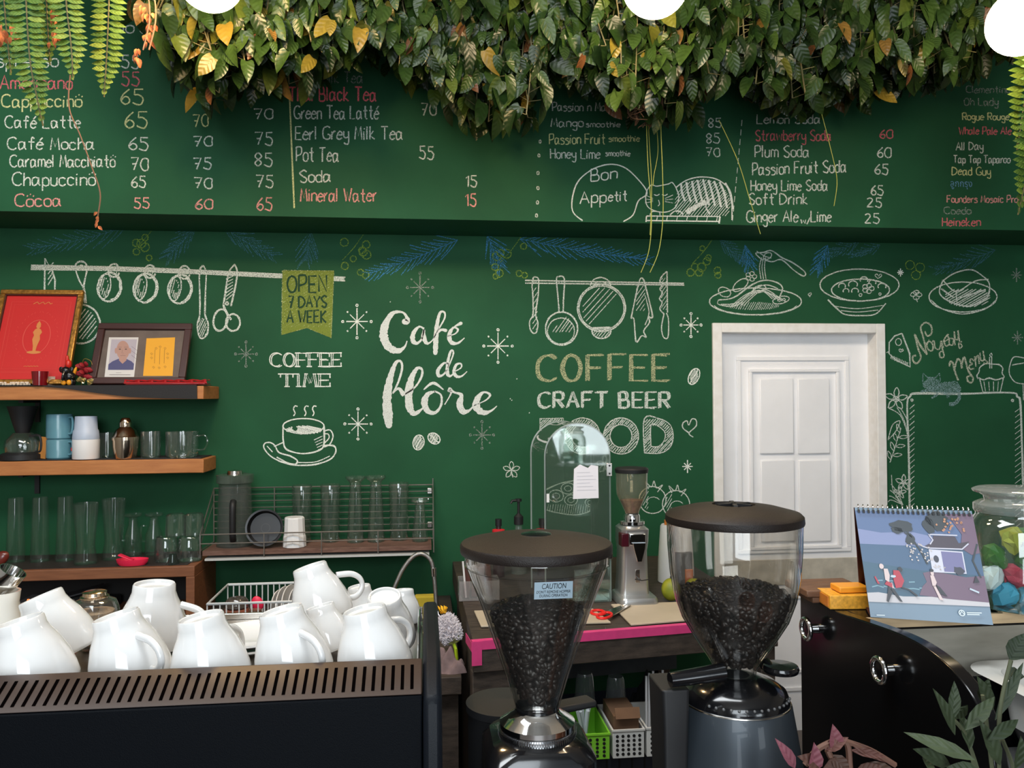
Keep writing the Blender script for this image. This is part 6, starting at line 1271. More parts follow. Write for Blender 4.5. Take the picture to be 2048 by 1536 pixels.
m_ = MB(); g = []
for j in range(6):
    for i in range(9): u, v = i/8, j/5; g.append(hit(1069+u*77-(1-v)*0+v*-1, 1165-u*3+v*34, ql.x, Y1, HP1, .0008))
m_.add(g, [(j*9+i, (j+1)*9+i, (j+1)*9+i+1, j*9+i+1) for j in range(5) for i in range(8)]); st = m_.build('caution_sticker', mat('pale_blue_sticker', (.33, .43, .50), rough=.4), t)
m_ = MB()
for body, x0, x1, yb, size in (('CAUTION', 1084, 1133, 1178.5, 15), ("DON'T REMOVE HOPPER", 1073, 1141, 1187.5, 8), ('DURING OPERATION', 1079, 1135, 1195, 8)):
    vs, fs = text_mesh(body, size, .15); a0 = min(v.x for v in vs); a1 = max(v.x for v in vs)
    m_.add([hit(x0+(v.x-a0)/(a1-a0)*(x1-x0), yb-v.y-(v.x-a0)/(a1-a0)*2.4, ql.x, Y1, HP1, .0013) for v in vs], fs)
m_.build('sticker_lettering', mat('print_black', (.008, .008, .012), rough=.5), st, smooth=0)
BI1 = [(r-.0065, z) for r, z in pp1((47, 1395), (62, 1352), (102, 1233), (106, 1222))]
beans('dark coffee beans filling the conical hopper', CX1, Y1, BI1, 800, 5, .012)
# rounded hopper grinder
CX2, Y2 = 1469, 1.13; q2_ = P(CX2, 1200, Y2); t = thing('coffee_grinder', 'grey coffee grinder with a tall rounded hopper in front of the door', 'coffee grinder', (q2_.x, Y2, ZBAR))
pp2 = lambda *a_: pprof(CX2, Y2, a_)
HP2 = pp2((40, 1346), (42, 1335), (54, 1314), (79, 1277), (104, 1235), (118, 1196), (127, 1147), (131, 1090), (132, 1042))
MB().lathe(HP2+[(r-.003, z) for r, z in HP2[::-1]], (q2_.x, Y2), 64).build('hopper', hopg, t)
LD = pp2((128, 1044), (134, 1044), (135, 1040), (134, 1030), (128, 1024), (90, 1014), (50, 1009), (42, 1008))
MB().lathe(LD+[(pp2((40, 1012))[0]), (1e-4, LD[-1][1]-.004)], (q2_.x, Y2), 64).build('lid', lidm, t)
m_ = MB(); zz = LD[-1][1]
for a_ in (0, 60, 120): m_.obox((q2_.x, Y2, zz-.0005), (.055, .006, .004), rotm('Z', a_+15))
m_.build('lid_vent', black, t)
DM = pp2((104, 1400), (104, 1392), (98, 1376), (80, 1362), (55, 1352), (40, 1348)); MB().lathe([(.02, DM[0][1])]+DM+[(.02, DM[-1][1])], (q2_.x, Y2), 56).build('dome', gbl, t)
m_ = MB()
for k in range(15): a_ = math.radians(-140+k*8); r = DM[1][0]*.985; m_.ell((q2_.x+r*math.cos(a_), Y2+r*math.sin(a_), DM[1][1]+.006), (.0022, .0022, .0022), 8, 5)
m_.build('scale_dots', mat('grey_dots', (.12, .12, .12), rough=.3), t)
grey = mat('metallic_grey_paint', (.045, .056, .068), rough=.42, metal=.4, coat=.15)
BD = pp2((104, 1396), (106, 1398), (108, 1402), (118, 1460), (129, 1530)); zlo = ZBAR
MB().lathe([(1e-4, zlo+.001), (.10, zlo+.001), (.105, zlo+.02), (.104, BD[-1][1]-.06)]+BD[::-1]+[(.06, BD[0][1])], (q2_.x, Y2), 64).build('body', grey, t)
MB().lathe(pp2((103, 1396), (106, 1397), (107, 1399)), (q2_.x, Y2), 64).build('rim', steel, t)
k2 = mpp(CX2, 1340, Y2); zl_ = P(1556, 1337, Y2-.02).z; xl_ = P(1556, 1337, Y2-.02).x
MB().tube([(q2_.x+.046, Y2, zl_), (xl_-.01, Y2-.02, zl_)], [.010, .006], 10).lathe([(1e-4, -.005), (.024, -.005), (.026, 0), (.024, .005), (1e-4, .006)], o=(xl_+.004, Y2-.02, zl_), seg=28).build('slide_lever', gbl, t, bevel=.001)
hl = P(1340, 1360, Y2-.04); MB().tube([hl, (q2_.x-.03, Y2-.03, hl.z+.004)], [.010, .013], 12).build('dosing_handle', gbl, t)
pa, pb = P(1323, 1520, Y2-.02), P(1372, 1366, Y2-.02)
loft(MB(), [rrect(.016, .032, pa.z-.05, .3), rrect(.018, .036, (pa.z+pb.z)/2, .3), rrect(.020, .036, pb.z, .3)], ((pa.x+pb.x)/2-.004, Y2-.01, 0)).build('doser', MATS['matt_black'], t, bevel=.002)
BI2 = [(r-.0065, z) for r, z in [pp2((46, 1327))[0]]+HP2[2:] if z < P(CX2, 1190, Y2).z]+[(HP2[5][0]-.0065, P(CX2, 1188, Y2).z)]
beans('dark coffee beans heaped in the tall rounded hopper', CX2, Y2, BI2, 800, 9, .016)
# ---------------------------------------------------------------- tall display counter on the right
def PX(px_, py_, X):
    d = ray(px_, py_); return EYE+d*((X-EYE.x)/d.x)
ZD = 1.31; gblk = mat('display_gloss_black', (.0045, .0045, .005), rough=.14, spec=.35)
t = thing('display_counter', 'tall black display counter with a curved side panel and chrome knobs', 'counter', (XS+.5, 1.3, 0))
cv = [PX(*p_, XS) for p_ in ((1600, 1185), (1680, 1222), (1740, 1246), (1800, 1268), (1850, 1295), (1900, 1335), (1940, 1385), (1965, 1435), (1980, 1490), (1990, 1560), (1995, 1700))]
cv[0].z = cv[1].z = ZD; cv = [cv[0]]+smooth_path(cv[1:], 4)
pts = [Vector((XS, cv[0].y, .02))]+cv+[Vector((XS, cv[-1].y, .02))]
MB().prism(pts, (.022, 0, 0)).build('side_panel', gblk, t, bevel=.002)
yb = cv[0].y; YFR = 1.335; XE = XS+1.25
MB().box((XS+.022, YFR, ZD-.022), (XE, yb, ZD)).build('top_board', gblk, t, bevel=.002)
strip = mat('pale_wood_edge', (.46, .33, .19), rough=.5, noise=.15, nscale=14, stretch=(1, 8, 8)); MB().box((XS+.023, YFR-.008, ZD-.016), (XE, YFR-.0005, ZD+.0015)).build('wood_edge', strip, t, label='pale wooden strip along the top edge')
stone = mat('polished_stone', (.30, .28, .235), rough=.22, col2=(.16, .15, .12), nscale=5, stretch=(1, 1, 5)); MB().box((XS+.023, YFR, 1.20), (XE, YFR+.02, ZD-.0225)).build('stone_front', stone, t)
MB().box((XS+.023, YFR+.021, .02), (XE, yb-.01, ZD-.023)).build('cabinet', black, t)
for px_, py_ in ((1618, 1255), (1768, 1337)):
    q = PX(px_+16, py_+2, XS); Mk = rotm('Y', -90)
    kb = MB().lathe([(1e-4, 0), (.009, 0), (.008, .016), (1e-4, .017)], o=(XS-.0005, q.y, q.z), M=Mk, seg=20).build('knob', chrome, t)
    rr = [Vector((XS-.022, q.y+.0185*math.cos(a_*.2618), q.z+.0185*math.sin(a_*.2618))) for a_ in range(24)]
    MB().tube(rr, .0045, 10, True).build('ring', chrome, kb); MB().lathe([(1e-4, .018), (.0165, .018), (.0165, .022), (1e-4, .0225)], o=(XS, q.y, q.z), M=Mk, seg=24).build('cap', gblk, kb)
# white basin with steel inside, in front of the stone
x0 = P(1925, 1345, 1.30).x; t = thing('sink_basin', 'white rimmed steel basin in front of the stone face at the picture edge', 'basin', (x0+.4, 1.15, 1.1)); o = (x0+.42, 1.12, 0)
ins = MB(); loft(ins, [rrect(.42, .20, 1.232, .3, 8), rrect(.40, .18, 1.236, .3, 8), rrect(.385, .165, 1.232, .3, 8), rrect(.375, .155, 1.15, .3, 8)], o, cap=False); ins.build('white_rim', mat('basin_white', (.62, .61, .57), rough=.2), t)
loft(MB(), [rrect(.374, .154, 1.152, .3, 8), rrect(.36, .14, 1.10, .3, 8), rrect(.30, .10, 1.09, .3, 8), rrect(.001, .001, 1.09, .3, 8)], o, cap=False).build('steel_bowl', steel, t)
loft(MB(), [rrect(.40, .185, .03, .3, 8), rrect(.40, .185, 1.085, .3, 8)], o).build('cabinet', mat('grey_cabinet', (.10, .10, .10), rough=.5), t)
# ---- on the display counter
def onD(px_, py_): return H(px_, py_, ZD)
q = onD(1655, 1208); bw = mat('serving_board_wood', (.17, .080, .040), rough=.5, col2=(.09, .04, .02), nscale=10, stretch=(2, 12, 12), bump=.3)
t = thing('wooden_board', 'thick slatted wooden board at the far end of the display counter', 'board', (q.x, q.y+.04, ZD)); zt_ = P(1660, 1158, q.y+.09).z
xl, xr = P(1616, 1190, q.y).x, P(1740, 1190, q.y).x; hb = max(.02, zt_-ZD)
for k in range(3): MB().box((xl, q.y+.004+k*.032, ZD+.0005+hb*.45), (xr, q.y+.034+k*.032, ZD+hb)).build('slat', bw, t, bevel=.002)
for x in (xl+.012, xr-.03): MB().box((x, q.y+.006, ZD+.0005), (x+.018, q.y+.096, ZD+hb*.45)).build('batten', bw, t, bevel=.002)
ybx = mat('yellow_carton', (.72, .33, .03), rough=.45, noise=.25, nscale=160); ybs = mat('orange_carton_end', (.55, .17, .02), rough=.45)
a_, b_ = onD(1668, 1222), onD(1752, 1222)
t = thing('yellow_box', 'larger yellow carton lying in front of the wooden board', 'box', ((a_.x+b_.x)/2, a_.y, ZD)); hb2 = P(1690, 1194, a_.y).z-ZD
MB().obox(((a_.x+b_.x)/2, a_.y+.035, ZD+.0008+hb2/2), (b_.x-a_.x, .062, hb2), rotm('Z', -6)).build('carton', ybx, t, bevel=.001)
MB().obox((a_.x-.001, a_.y+.037, ZD+.0008+hb2/2), (.0015, .045, hb2*.75), rotm('Z', -6)).build('end_flap', ybs, t)
tag(MB().obox(((a_.x+b_.x)/2+.014, a_.y+.038, ZD+.0014+hb2+.006), (b_.x-a_.x-.018, .04, .011), rotm('Z', -3)).build('yellow_box', mat('amber_carton', (.78, .30, .02), rough=.4), bevel=.002), 'flat amber box lying on top of the larger yellow carton', 'box')
# ---- desk calendar
TLc, TRc, BLc, BRc = (1710, 1016), (1937, 1010), (1741, 1234), (1986, 1250)
pbl, pbr = H(*BLc, ZD+.0025), H(*BRc, ZD+.0025); Wc = (pbr-pbl).length; XC = (pbr-pbl).normalized(); BK = Vector((-XC.y, XC.x, 0))
tl_ = P(*TLc, (pbl+BK*.05).y); up_ = Vector((0, 0, tl_.z-pbl.z))+BK*.05+XC*((tl_-pbl-BK*.05).dot(XC))
class Leaf(Lean):
    def __init__(s): s.O = pbl; s.X = XC; s.W = Wc; s.H = up_.length; s.Z = up_.normalized(); s.N = s.X.cross(s.Z).normalized()
L = Leaf(); t = thing('desk_calendar', 'spiral bound desk calendar with a painted seaside picture', 'calendar', (pbl+pbr)/2)
bkm = mat('calendar_maroon', (.05, .010, .012), rough=.4); m_ = MB(); L.bar(m_, 0, 0, L.W, L.H, -.003, -.0005); m_.build('front_board', bkm, t)
topl, topr = L.p(0, L.H, -.002), L.p(L.W, L.H, -.002); m_ = MB(); bl2, br2 = pbl+BK*.125, pbr+BK*.125; fb = [topl, topr, Vector((br2.x, br2.y, ZD+.001)), Vector((bl2.x, bl2.y, ZD+.001))]
m_.prism(fb, (0, .0025, 0)); m_.build('rear_board', bkm, t)
m_ = MB().prism([pbl+BK*.004, pbr+BK*.004, Vector((br2.x, br2.y-.002, ZD+.003)), Vector((bl2.x, bl2.y-.002, ZD+.003))], (0, 0, .0015)); m_.build('base_board', bkm, t)
W_, H_ = L.W, L.H
def Q(u, v): return (u*W_, v*H_)     # place on the sheet, 0..1 across and up
cmat = lambda n_, c_: mat('picture_'+n_, c_, rough=.38)
m_ = MB(); L.bar(m_, 0, 0, W_, H_, 0, .0012); sheet = m_.build('sheet', mat('calendar_blue_footer', (.14,.21,.28), rough=.35), t)
d_ = [.0014]
def patch(name, col, polys, lines=(), lw=.0012):
    m2 = MB()
    for p_ in polys: L.flat(m2, [Q(*a_) for a_ in p_], d_[0])
    for p_ in lines: L.line(m2, [Q(*a_) for a_ in p_], lw, d_[0]+.0001)
    d_[0] += .00025; return m2.build(name, cmat(name, col), sheet, smooth=0)
def blob(cx, cy, rx, ry, n=14, j=.25, seed=1):
    r_ = random.Random(seed+int(cx*997)+int(cy*331)); return [(cx+rx*math.cos(6.2832*k/n)*(1+r_.uniform(-j, j)), cy+ry*math.sin(6.2832*k/n)*(1+r_.uniform(-j, j))) for k in range(n)]
patch('sky_blue', (.075,.125,.25), [[(0, .66), (1, .66), (1, .97), (0, .97)]])
patch('pale_cloud', (.19,.22,.38), [[(0, .66), (.75, .66), (.7, .74), (.45, .79), (.2, .77), (0, .80)]])
patch('far_sea', (.04,.095,.18), [[(0, .38), (1, .38), (1, .66), (0, .66)]])
patch('near_sea', (.025, .085, .14), [[(0, .20), (1, .20), (1, .42), (.5, .44), (0, .50)]], )
patch('foam', (.16, .30, .36), [], [[(.05+.1*k, .27+.012*(k % 3)), (.1+.1*k, .285-.01*(k % 2)), (.15+.1*k, .27)] for k in range(6)]+[[(.1+.09*k, .33), (.15+.09*k, .335)] for k in range(4)], .002)
patch('sand', (.50, .47, .48), [[(0, .135), (1, .155), (1, .20), (.6, .215), (.3, .20), (.1, .225), (0, .215)]])
patch('rock_mauve', (.135,.075,.12), [[(.44, .22), (.48, .30), (.52, .34), (.50, .42), (.58, .44), (.72, .42), (.85, .40), (1, .42), (1, .19), (.7, .20)], [(.72, .96), (.82, .90), (.88, .78), (.85, .66), (.93, .60), (1, .62), (1, .97)]])
patch('dark_foliage', (.016, .024, .030), [blob(.39, .84, .10, .055), blob(.34, .80, .05, .03), blob(.44, .72, .04, .05), blob(.70, .90, .09, .08), blob(.62, .86, .05, .07)], [[(.42, .80), (.47, .70), (.52, .60), (.55, .50)], [(.99, .70), (.93, .55), (.97, .40)], [(.40, .78), (.46, .74)]], .003)
patch('pavilion_roof', (.045, .030, .045), [[(.58, .645), (.86, .645), (.93, .72), (.84, .70), (.82, .76), (.64, .76), (.62, .70), (.55, .66)]])
patch('roof_edge', (.50, .48, .55), [], [[(.53, .66), (.58, .645), (.86, .648), (.92, .70)], [(.60, .76), (.62, .77), (.84, .77)], [(.60, .77), (.63, .72), (.60, .68)]], .0022)
patch('pavilion_wall', (.56, .55, .62), [[(.58, .43), (.58, .635), (.86, .625), (.86, .43)]])
patch('pavilion_shade', (.15,.14,.28), [[(.68, .44), (.68, .62), (.85, .615), (.85, .44)]]); patch('round_window', (.03, .03, .05), [blob(.63, .55, .022, .032, 14, 0), blob(.80, .455, .05, .035)])
patch('blossom', (.52, .46, .44), [blob(.40+.2*rnd.random(), .52+.16*rnd.random(), .008, .008, 7) for k in range(36)]+[blob(.60+.12*rnd.random(), .45+.05*rnd.random(), .007, .007, 7) for k in range(10)])
patch('orange_leaves', (.45, .20, .10), [blob(.68+.22*rnd.random(), .78+.15*rnd.random(), .010, .010, 7) for k in range(22)])
patch('figure_pale', (.62, .48, .46), [[(.17, .44), (.205, .44), (.215, .38), (.20, .32), (.17, .34)], blob(.155, .46, .02, .025, 10, .05), [(.205, .31), (.225, .25), (.24, .24), (.225, .32)], [(.555, .40), (.585, .40), (.60, .34), (.58, .30), (.56, .31)], blob(.575, .42, .014, .024, 10, .05), [(.565, .31), (.60, .19), (.63, .185), (.585, .31)]])
patch('figure_red', (.40, .012, .035), [[(.25, .43), (.30, .43), (.33, .34), (.30, .28), (.25, .27), (.24, .35)], [(.18, .33), (.225, .31), (.22, .27), (.16, .30)], [(.08, .36), (.10, .30), (.12, .30), (.09, .37)]])
patch('figure_dark', (.012, .014, .022), [[(.19, .29), (.22, .24), (.17, .14), (.155, .15)], [(.20, .26), (.27, .155), (.29, .15), (.23, .27)], [(.59, .32), (.62, .30), (.67, .22), (.61, .24)], blob(.575, .445, .016, .014, 10, .1), blob(.31, .44, .02, .02), [(.90, .35), (.93, .42), (.95, .36)]], [[(.30, .28), (.36, .26), (.42, .21)]], .003)
patch('spray', (.45, .52, .58), [blob(.24, .375, .022, .012, 9)], [[(.86, .30), (.93, .27)]], .003)
patch('footer_marks', (.62, .68, .70), [], [[(.76+.012*math.cos(k*.5236)*1.9, .085+.012*math.sin(k*.5236)*2) for k in range(13)], [(.745, .075), (.76, .10), (.775, .075)], [(.80, .09), (.92, .096)], [(.80, .075), (.90, .08)], [(.05, .02), (.12, .022)], [(.755, .065), (.765, .065)]], .0016)
sp = MB()
for k in range(23):
    c = L.p(W_*(.03+.94*k/22), H_-.004, .0005); sp.tube([c+L.N*(.006*math.cos(a_*.5236))+L.Z*(.008*math.sin(a_*.5236)+.002)+L.X*(.0012*math.sin(a_*.2618)) for a_ in range(12)], .0009, 5, True)
sp.build('spiral_binding', chrome, t)
m_ = MB()
for k in range(23): c = Q(.03+.94*k/22, .962); L.flat(m_, [(c[0]-.002, c[1]-.003), (c[0]+.002, c[1]-.003), (c[0]+.002, c[1]+.003), (c[0]-.002, c[1]+.003)], d_[0])
m_.build('punched_holes', black, sheet)
# ---- glass jar of folded paper
CJ, YJ = 2036, onD(2036, 1246).y+.085; qj = P(CJ, 1240, YJ); t = thing('glass_jar', 'big glass jar with a knobbed lid holding coloured paper', 'jar', (qj.x, YJ, ZD)); z0 = ZD+.0022; kj = mpp(CJ, 1150, YJ); jz = lambda y: z0+(1250-y)*kj; J = lambda r, y: (r*kj, jz(y))
MB().lathe(shell([J(70, 1250), J(82, 1244), J(88, 1222), J(88, 1090), J(78, 1074), J(72, 1066), J(72, 1060)], .004), (qj.x, YJ), 48).build('jar', clear2, t)
MB().lathe([J(74, 1060), J(76, 1056), J(76, 1044), J(64, 1038), J(56, 1036), J(58, 1028), J(76, 1020), J(78, 1016), J(70, 1012), (1e-4, jz(1010))], (qj.x, YJ), 48).build('lid', glass('frosted_lid', (.9, .88, .84), 2.0, haze=.16), t)
cols = [mat('paper_'+n_, c_, rough=.6) for n_, c_ in (('green', (.03,.14,.02)), ('yellow', (.30,.34,.02)), ('blue', (.04,.30,.45)), ('white', (.55, .66, .66)), ('aqua', (.12, .45, .52)), ('red', (.35, .02, .05)))]
r_ = random.Random(12)
for k, (dx, y, ci, lab) in enumerate(((-20, 1110, 1, 'yellow folded paper near the top of the glass jar'), (20, 1115, 0, 'green folded paper near the top of the glass jar'), (-40, 1150, 0, 'green folded paper against the jar wall'), (10, 1150, 0, 'darker green folded paper in the jar middle'), (-10, 1185, 5, 'small red folded paper low in the glass jar'), (-48, 1190, 3, 'white folded paper low in the glass jar'), (25, 1195, 4, 'aqua folded paper in the glass jar'), (-30, 1222, 2, 'bright blue folded paper at the jar bottom'), (30, 1225, 2, 'blue folded paper at the jar bottom near the picture edge'))):
    c = Vector((qj.x+dx*kj, YJ-.012+.01*(k % 3), jz(y))); m_ = MB().ell(c, (.026, .021, .019), 9, 6, Matrix.Rotation(r_.uniform(0, 3), 3, 'Y')); m_.v = [c+(v-c)*r_.uniform(.72, 1.2) for v in m_.v]
    tag(m_.build('folded_paper', cols[ci], smooth=0), lab, 'paper', 'folded papers in the glass jar')
# ---------------------------------------------------------------- plants
def leafmat(name, stops, rough=.3, spec=.5, trans=.0, back=None):
    if name in MATS: return MATS[name]
    m = bpy.data.materials.new(name); m.use_nodes = True; n = m.node_tree.nodes; l = m.node_tree.links; b = n['Principled BSDF']
    at_ = n.new('ShaderNodeAttribute'); at_.attribute_name = 'tone'; r = n.new('ShaderNodeValToRGB'); e = r.color_ramp.elements
    e[0].position, e[0].color = stops[0][0], (*stops[0][1], 1); e[1].position, e[1].color = stops[-1][0], (*stops[-1][1], 1)
    for p_, c_ in stops[1:-1]: q_ = e.new(p_); q_.color = (*c_, 1)
    tc = n.new('ShaderNodeTexCoord'); t_ = n.new('ShaderNodeTexNoise'); t_.inputs['Scale'].default_value = 45; t_.inputs['Detail'].default_value = 4; l.new(tc.outputs['Object'], t_.inputs['Vector'])
    hs = n.new('ShaderNodeHueSaturation'); mr = n.new('ShaderNodeMapRange'); mr.inputs[3].default_value = .55; mr.inputs[4].default_value = 1.45; l.new(t_.outputs['Fac'], mr.inputs[0])
    l.new(at_.outputs['Fac'], r.inputs[0]); l.new(r.outputs[0], hs.inputs['Color']); l.new(mr.outputs[0], hs.inputs['Value']); l.new(hs.outputs[0], b.inputs['Base Color'])
    ve = n.new('ShaderNodeAttribute'); ve.attribute_name = 'vein'; mu = n.new('ShaderNodeMath'); mu.operation = 'MULTIPLY'; mu.inputs[1].default_value = 30; l.new(ve.outputs['Fac'], mu.inputs[0])
    sn = n.new('ShaderNodeMath'); sn.operation = 'SINE'; l.new(mu.outputs[0], sn.inputs[0]); ad = n.new('ShaderNodeMath'); ad.operation = 'MULTIPLY_ADD'; ad.inputs[1].default_value = .22; l.new(sn.outputs[0], ad.inputs[0]); l.new(t_.outputs['Fac'], ad.inputs[2])
    bp = n.new('ShaderNodeBump'); bp.inputs['Strength'].default_value = .75; bp.inputs['Distance'].default_value = .002; l.new(ad.outputs[0], bp.inputs['Height']); l.new(bp.outputs[0], b.inputs['Normal'])
    b.inputs['Roughness'].default_value = rough; b.inputs['Specular IOR Level'].default_value = spec
    MATS[name] = m; return m
def add_leaf(m_, base, down, face, ln, wd, tone, fold=.25, curl=.25, heart=True):
    """one leaf from BASE growing along DOWN, its upper side towards FACE"""
    down = down.normalized(); side = down.cross(face).normalized(); face = side.cross(down).normalized()
    st = ((0, .10), (-.05, .32), (.07, .46), (.28, .52), (.52, .47), (.74, .33), (.90, .14), (1.0, 0)) if heart else ((0, .03), (.12, .22), (.32, .46), (.55, .48), (.78, .28), (.92, .11), (1.0, 0))
    b = len(m_.v); vs = []
    for u, h in st:
        mid = base+down*(ln*max(u, 0))-face*(curl*ln*u*u); vs += [mid]+[base+down*(ln*u)+side*(s_*h*wd)+face*(fold*h*wd-curl*ln*max(u, 0)**2) for s_ in (-1, 1)]
    fs = []
    for i in range(len(st)-1):
        fs += [(3*i, 3*i+1, 3*i+4, 3*i+3), (3*i+2, 3*i, 3*i+3, 3*i+5)]
    m_.add(vs, fs); m_.c += [tone]*len(vs); m_.d += [x for u, h in st for x in (u, u-h*.55, u-h*.55)]
edge = [(260, 40), (330, 90), (345, 150), (380, 190), (405, 232), (440, 236), (480, 215), (540, 195), (600, 195), (650, 165), (720, 128), (780, 125), (812, 185), (870, 185), (915, 240), (945, 285), (990, 270), (1010, 240), (1030, 285), (1055, 285), (1075, 160), (1110, 190), (1165, 200), (1210, 215), (1250, 262), (1290, 250), (1345, 285), (1385, 235), (1425, 190), (1480, 190), (1540, 240), (1605, 250), (1645, 215), (1700, 222), (1745, 240), (1790, 185), (1850, 205), (1890, 190), (1935, 165), (1990, 135), (2060, 110)]
def low(x):
    for (xa, ya), (xb, yb2) in zip(edge, edge[1:]):
        if xa <= x <= xb: return ya+(yb2-ya)*(x-xa)/(xb-xa)
    return 100
philo = leafmat('philodendron_leaf', [(0, (.004, .010, .003)), (.45, (.011, .026, .005)), (.72, (.022, .044, .008)), (.84, (.042, .060, .009)), (.93, (.14, .095, .012)), (1, (.085, .034, .012))], rough=.32, spec=.24)
stemm = mat('vine_stem', (.10, .085, .03), rough=.7, noise=.3); rootm = mat('aerial_root', (.26, .28, .04), rough=.6); brownroot = mat('brown_root', (.09, .045, .022), rough=.9)
clumps = [(290, 700, 'philodendron trailing around the first globe lamp above the tea list', 34, .60), (700, 1075, 'philodendron with the longest yellowing tips above the price 15', 38, .50), (1075, 1430, 'philodendron with hanging yellow aerial roots above the sleeping cat', 38, .52), (1430, 1730, 'philodendron trailing over the soda list', 34, .42), (1730, 2075, 'dark philodendron beside the globe lamp over the beer list', 32, .30)]
zt_ = 3.43
tag(MB().box((-1.6, 2.72, zt_), (2.6, 3.32, zt_+.16)).build('planter_trough', mat('planter_brown', (.06, .04, .03), rough=.8), bevel=.005), 'long brown planter trough hung over the bar above the picture', 'planter')
m_ = MB()
for x in (-1.4, .5, 2.4): m_.tube([(x, 3.0, zt_+.16), (x, 3.0, 4.0)], .006, 6)
o_ = m_.build('hanging_rod', black, None); o_.parent = bpy.data.objects['planter_trough']; o_.location = -bpy.data.objects['planter_trough'].location+ORG[o_.name]
for ci, (xa, xb, lab, nv, warm) in enumerate(clumps):
    r_ = random.Random(40+ci); mid = P((xa+xb)/2, 100, 3.0)
    t = thing('trailing_philodendron', lab, 'plant', (mid.x, 3.0, zt_-.02), 'philodendrons hanging over the menu'); lv = MB(); sv = MB()
    for v in range(nv):
        for layer in range(3):
            x_ = xa+(xb-xa)*(v+r_.random())/nv; Yv = (3.30, 3.08, 2.88)[layer]+r_.uniform(-.07, .05)
            yl = low(x_)*(r_.uniform(.80, 1.0) if layer == 1 else r_.uniform(.5, .9) if layer == 2 else r_.uniform(.76, 1.0))-24
            topp = P(x_, 0, Yv); topp.z = zt_-.002; topp.y = min(3.27, max(2.75, Yv-.02)); bot = P(x_+r_.uniform(-14, 14), yl, Yv)
            pts = smooth_path([topp, topp*.7+bot*.3+Vector((r_.uniform(-.04, .04), Yv-topp.y, 0)), topp*.35+bot*.65+Vector((r_.uniform(-.04, .04), (Yv-topp.y), 0)), bot], 5); sv.tube(pts, .0028, 4)
            L_ = (topp-bot).length; nl = max(4, int(L_/.034)); 
            for k in range(nl+1):
                f_ = 1-k/nl*.92 if k else 1.0; pi_ = f_*(len(pts)-1); i0 = min(int(pi_), len(pts)-2); p = pts[i0].lerp(pts[i0+1], pi_-i0)
                if p.z > zt_-.10: continue
                a_ = r_.uniform(-1.5, 1.5); out = Vector((math.sin(a_), -math.cos(a_), 0)); pet = p+out*r_.uniform(.02, .07)+Vector((0, 0, r_.uniform(-.01, .025))); sv.tube([p, pet], .0015, 3)
                ln = r_.uniform(.055, .100); dn = Vector((r_.gauss(0, .42), r_.uniform(-.7, .3), -1)); fc = Vector((out.x*.9+r_.uniform(-.7, .7), -1, r_.uniform(-.3, .9)))
                tone = min(.84, max(0, r_.gauss(.50, .18))); g = (k/nl < .35 and r_.random() < warm*.11) or r_.random() < .02
                if g: tone = r_.choice((.86, .90, .93, .97, 1.0))
                add_leaf(lv, pet, dn, fc, ln, ln*r_.uniform(.50, .66), tone, r_.uniform(.1, .5), r_.uniform(.0, .4))
    lv.build('foliage', philo, t, smooth=80); sv.build('stems', stemm, t)
    if ci == 2:
        rt = MB(); c = P(1290, 195, 3.0)
        for k in range(60): a_ = r_.uniform(0, 6.28); rt.tube(smooth_path([c+Vector((.05*math.cos(a_), .03*math.sin(a_), r_.uniform(-.02, .10))), c+Vector((.07*math.cos(a_+.7), .05*math.sin(a_+.7), r_.uniform(-.08, .05))), c+Vector((.04*math.cos(a_+2), .04*math.sin(a_+2), r_.uniform(-.12, -.02)))], 4), .0018, 4)
        rt.build('root_ball', brownroot, t); ar = MB()
        for pth, Yr in ((((1293, 240), (1296, 330), (1303, 430), (1298, 500), (1282, 545)), 3.05), (((1297, 250), (1303, 360), (1302, 430), (1300, 470)), 3.1), (((1312, 230), (1316, 300), (1308, 350), (1306, 372)), 3.1), (((1322, 260), (1325, 340), (1326, 430), (1318, 500), (1300, 545)), 3.02)): ar.tube(smooth_path([P(x, y, Yr) for x, y in [(pth[0][0], 130)]+list(pth)], 6), .0017, 5)
        ar.build('aerial_roots', rootm, t, label='thin yellow aerial roots')
    if ci == 3:
        ar = MB()
        for pth in (((1438, 240), (1475, 320), (1500, 400), (1521, 468)), ((1640, 215), (1662, 300), (1674, 360), (1668, 412))): ar.tube(smooth_path([P(x, y, 3.08) for x, y in pth], 6), .0015, 5)
        ar.build('aerial_roots', rootm, t, label='thin yellow aerial roots')
# ferns
fernm = leafmat('fern_leaf', [(0, (.030, .070, .009)), (.5, (.085, .145, .016)), (1, (.16, .205, .026))], rough=.55, spec=.25); rustm = mat('withered_orange', (.42, .11, .03), rough=.9, noise=.3, nscale=60)
def frond(m_, rach, pts, wpx, gap, r_, one=0, tone0=.55):
    P_ = smooth_path(pts, 12); n = len(P_); tot = sum((P_[i+1]-P_[i]).length for i in range(n-1)); k = 0; s_ = 0; acc = 0
    for i in range(n-1):
        seg = (P_[i+1]-P_[i]).length
        while s_ < acc+seg:
            f_ = (s_-acc)/seg; p = P_[i].lerp(P_[i+1], f_); u = s_/tot; d = (P_[i+1]-P_[i]).normalized(); ln = wpx*(.95-.15*u if u < .72 else (.84*(1-((u-.72)/.28)**1.4)))
            if ln > .004:
                for sd in ((-1, 1) if not one else (one,)):
                    out = Vector((sd, -.15+r_.uniform(-.15, .15), .06+r_.uniform(-.12, .12))); out = (out-d*out.dot(d)*.8).normalized()
                    add_leaf(m_, p, out+d*.12, Vector((0, -1, .22)), ln, gap*1.22, min(1, max(0, r_.gauss(tone0, .15))), .1, .12, False)
            s_ += gap
        acc += seg
    rach.tube(P_, .0022, 5)
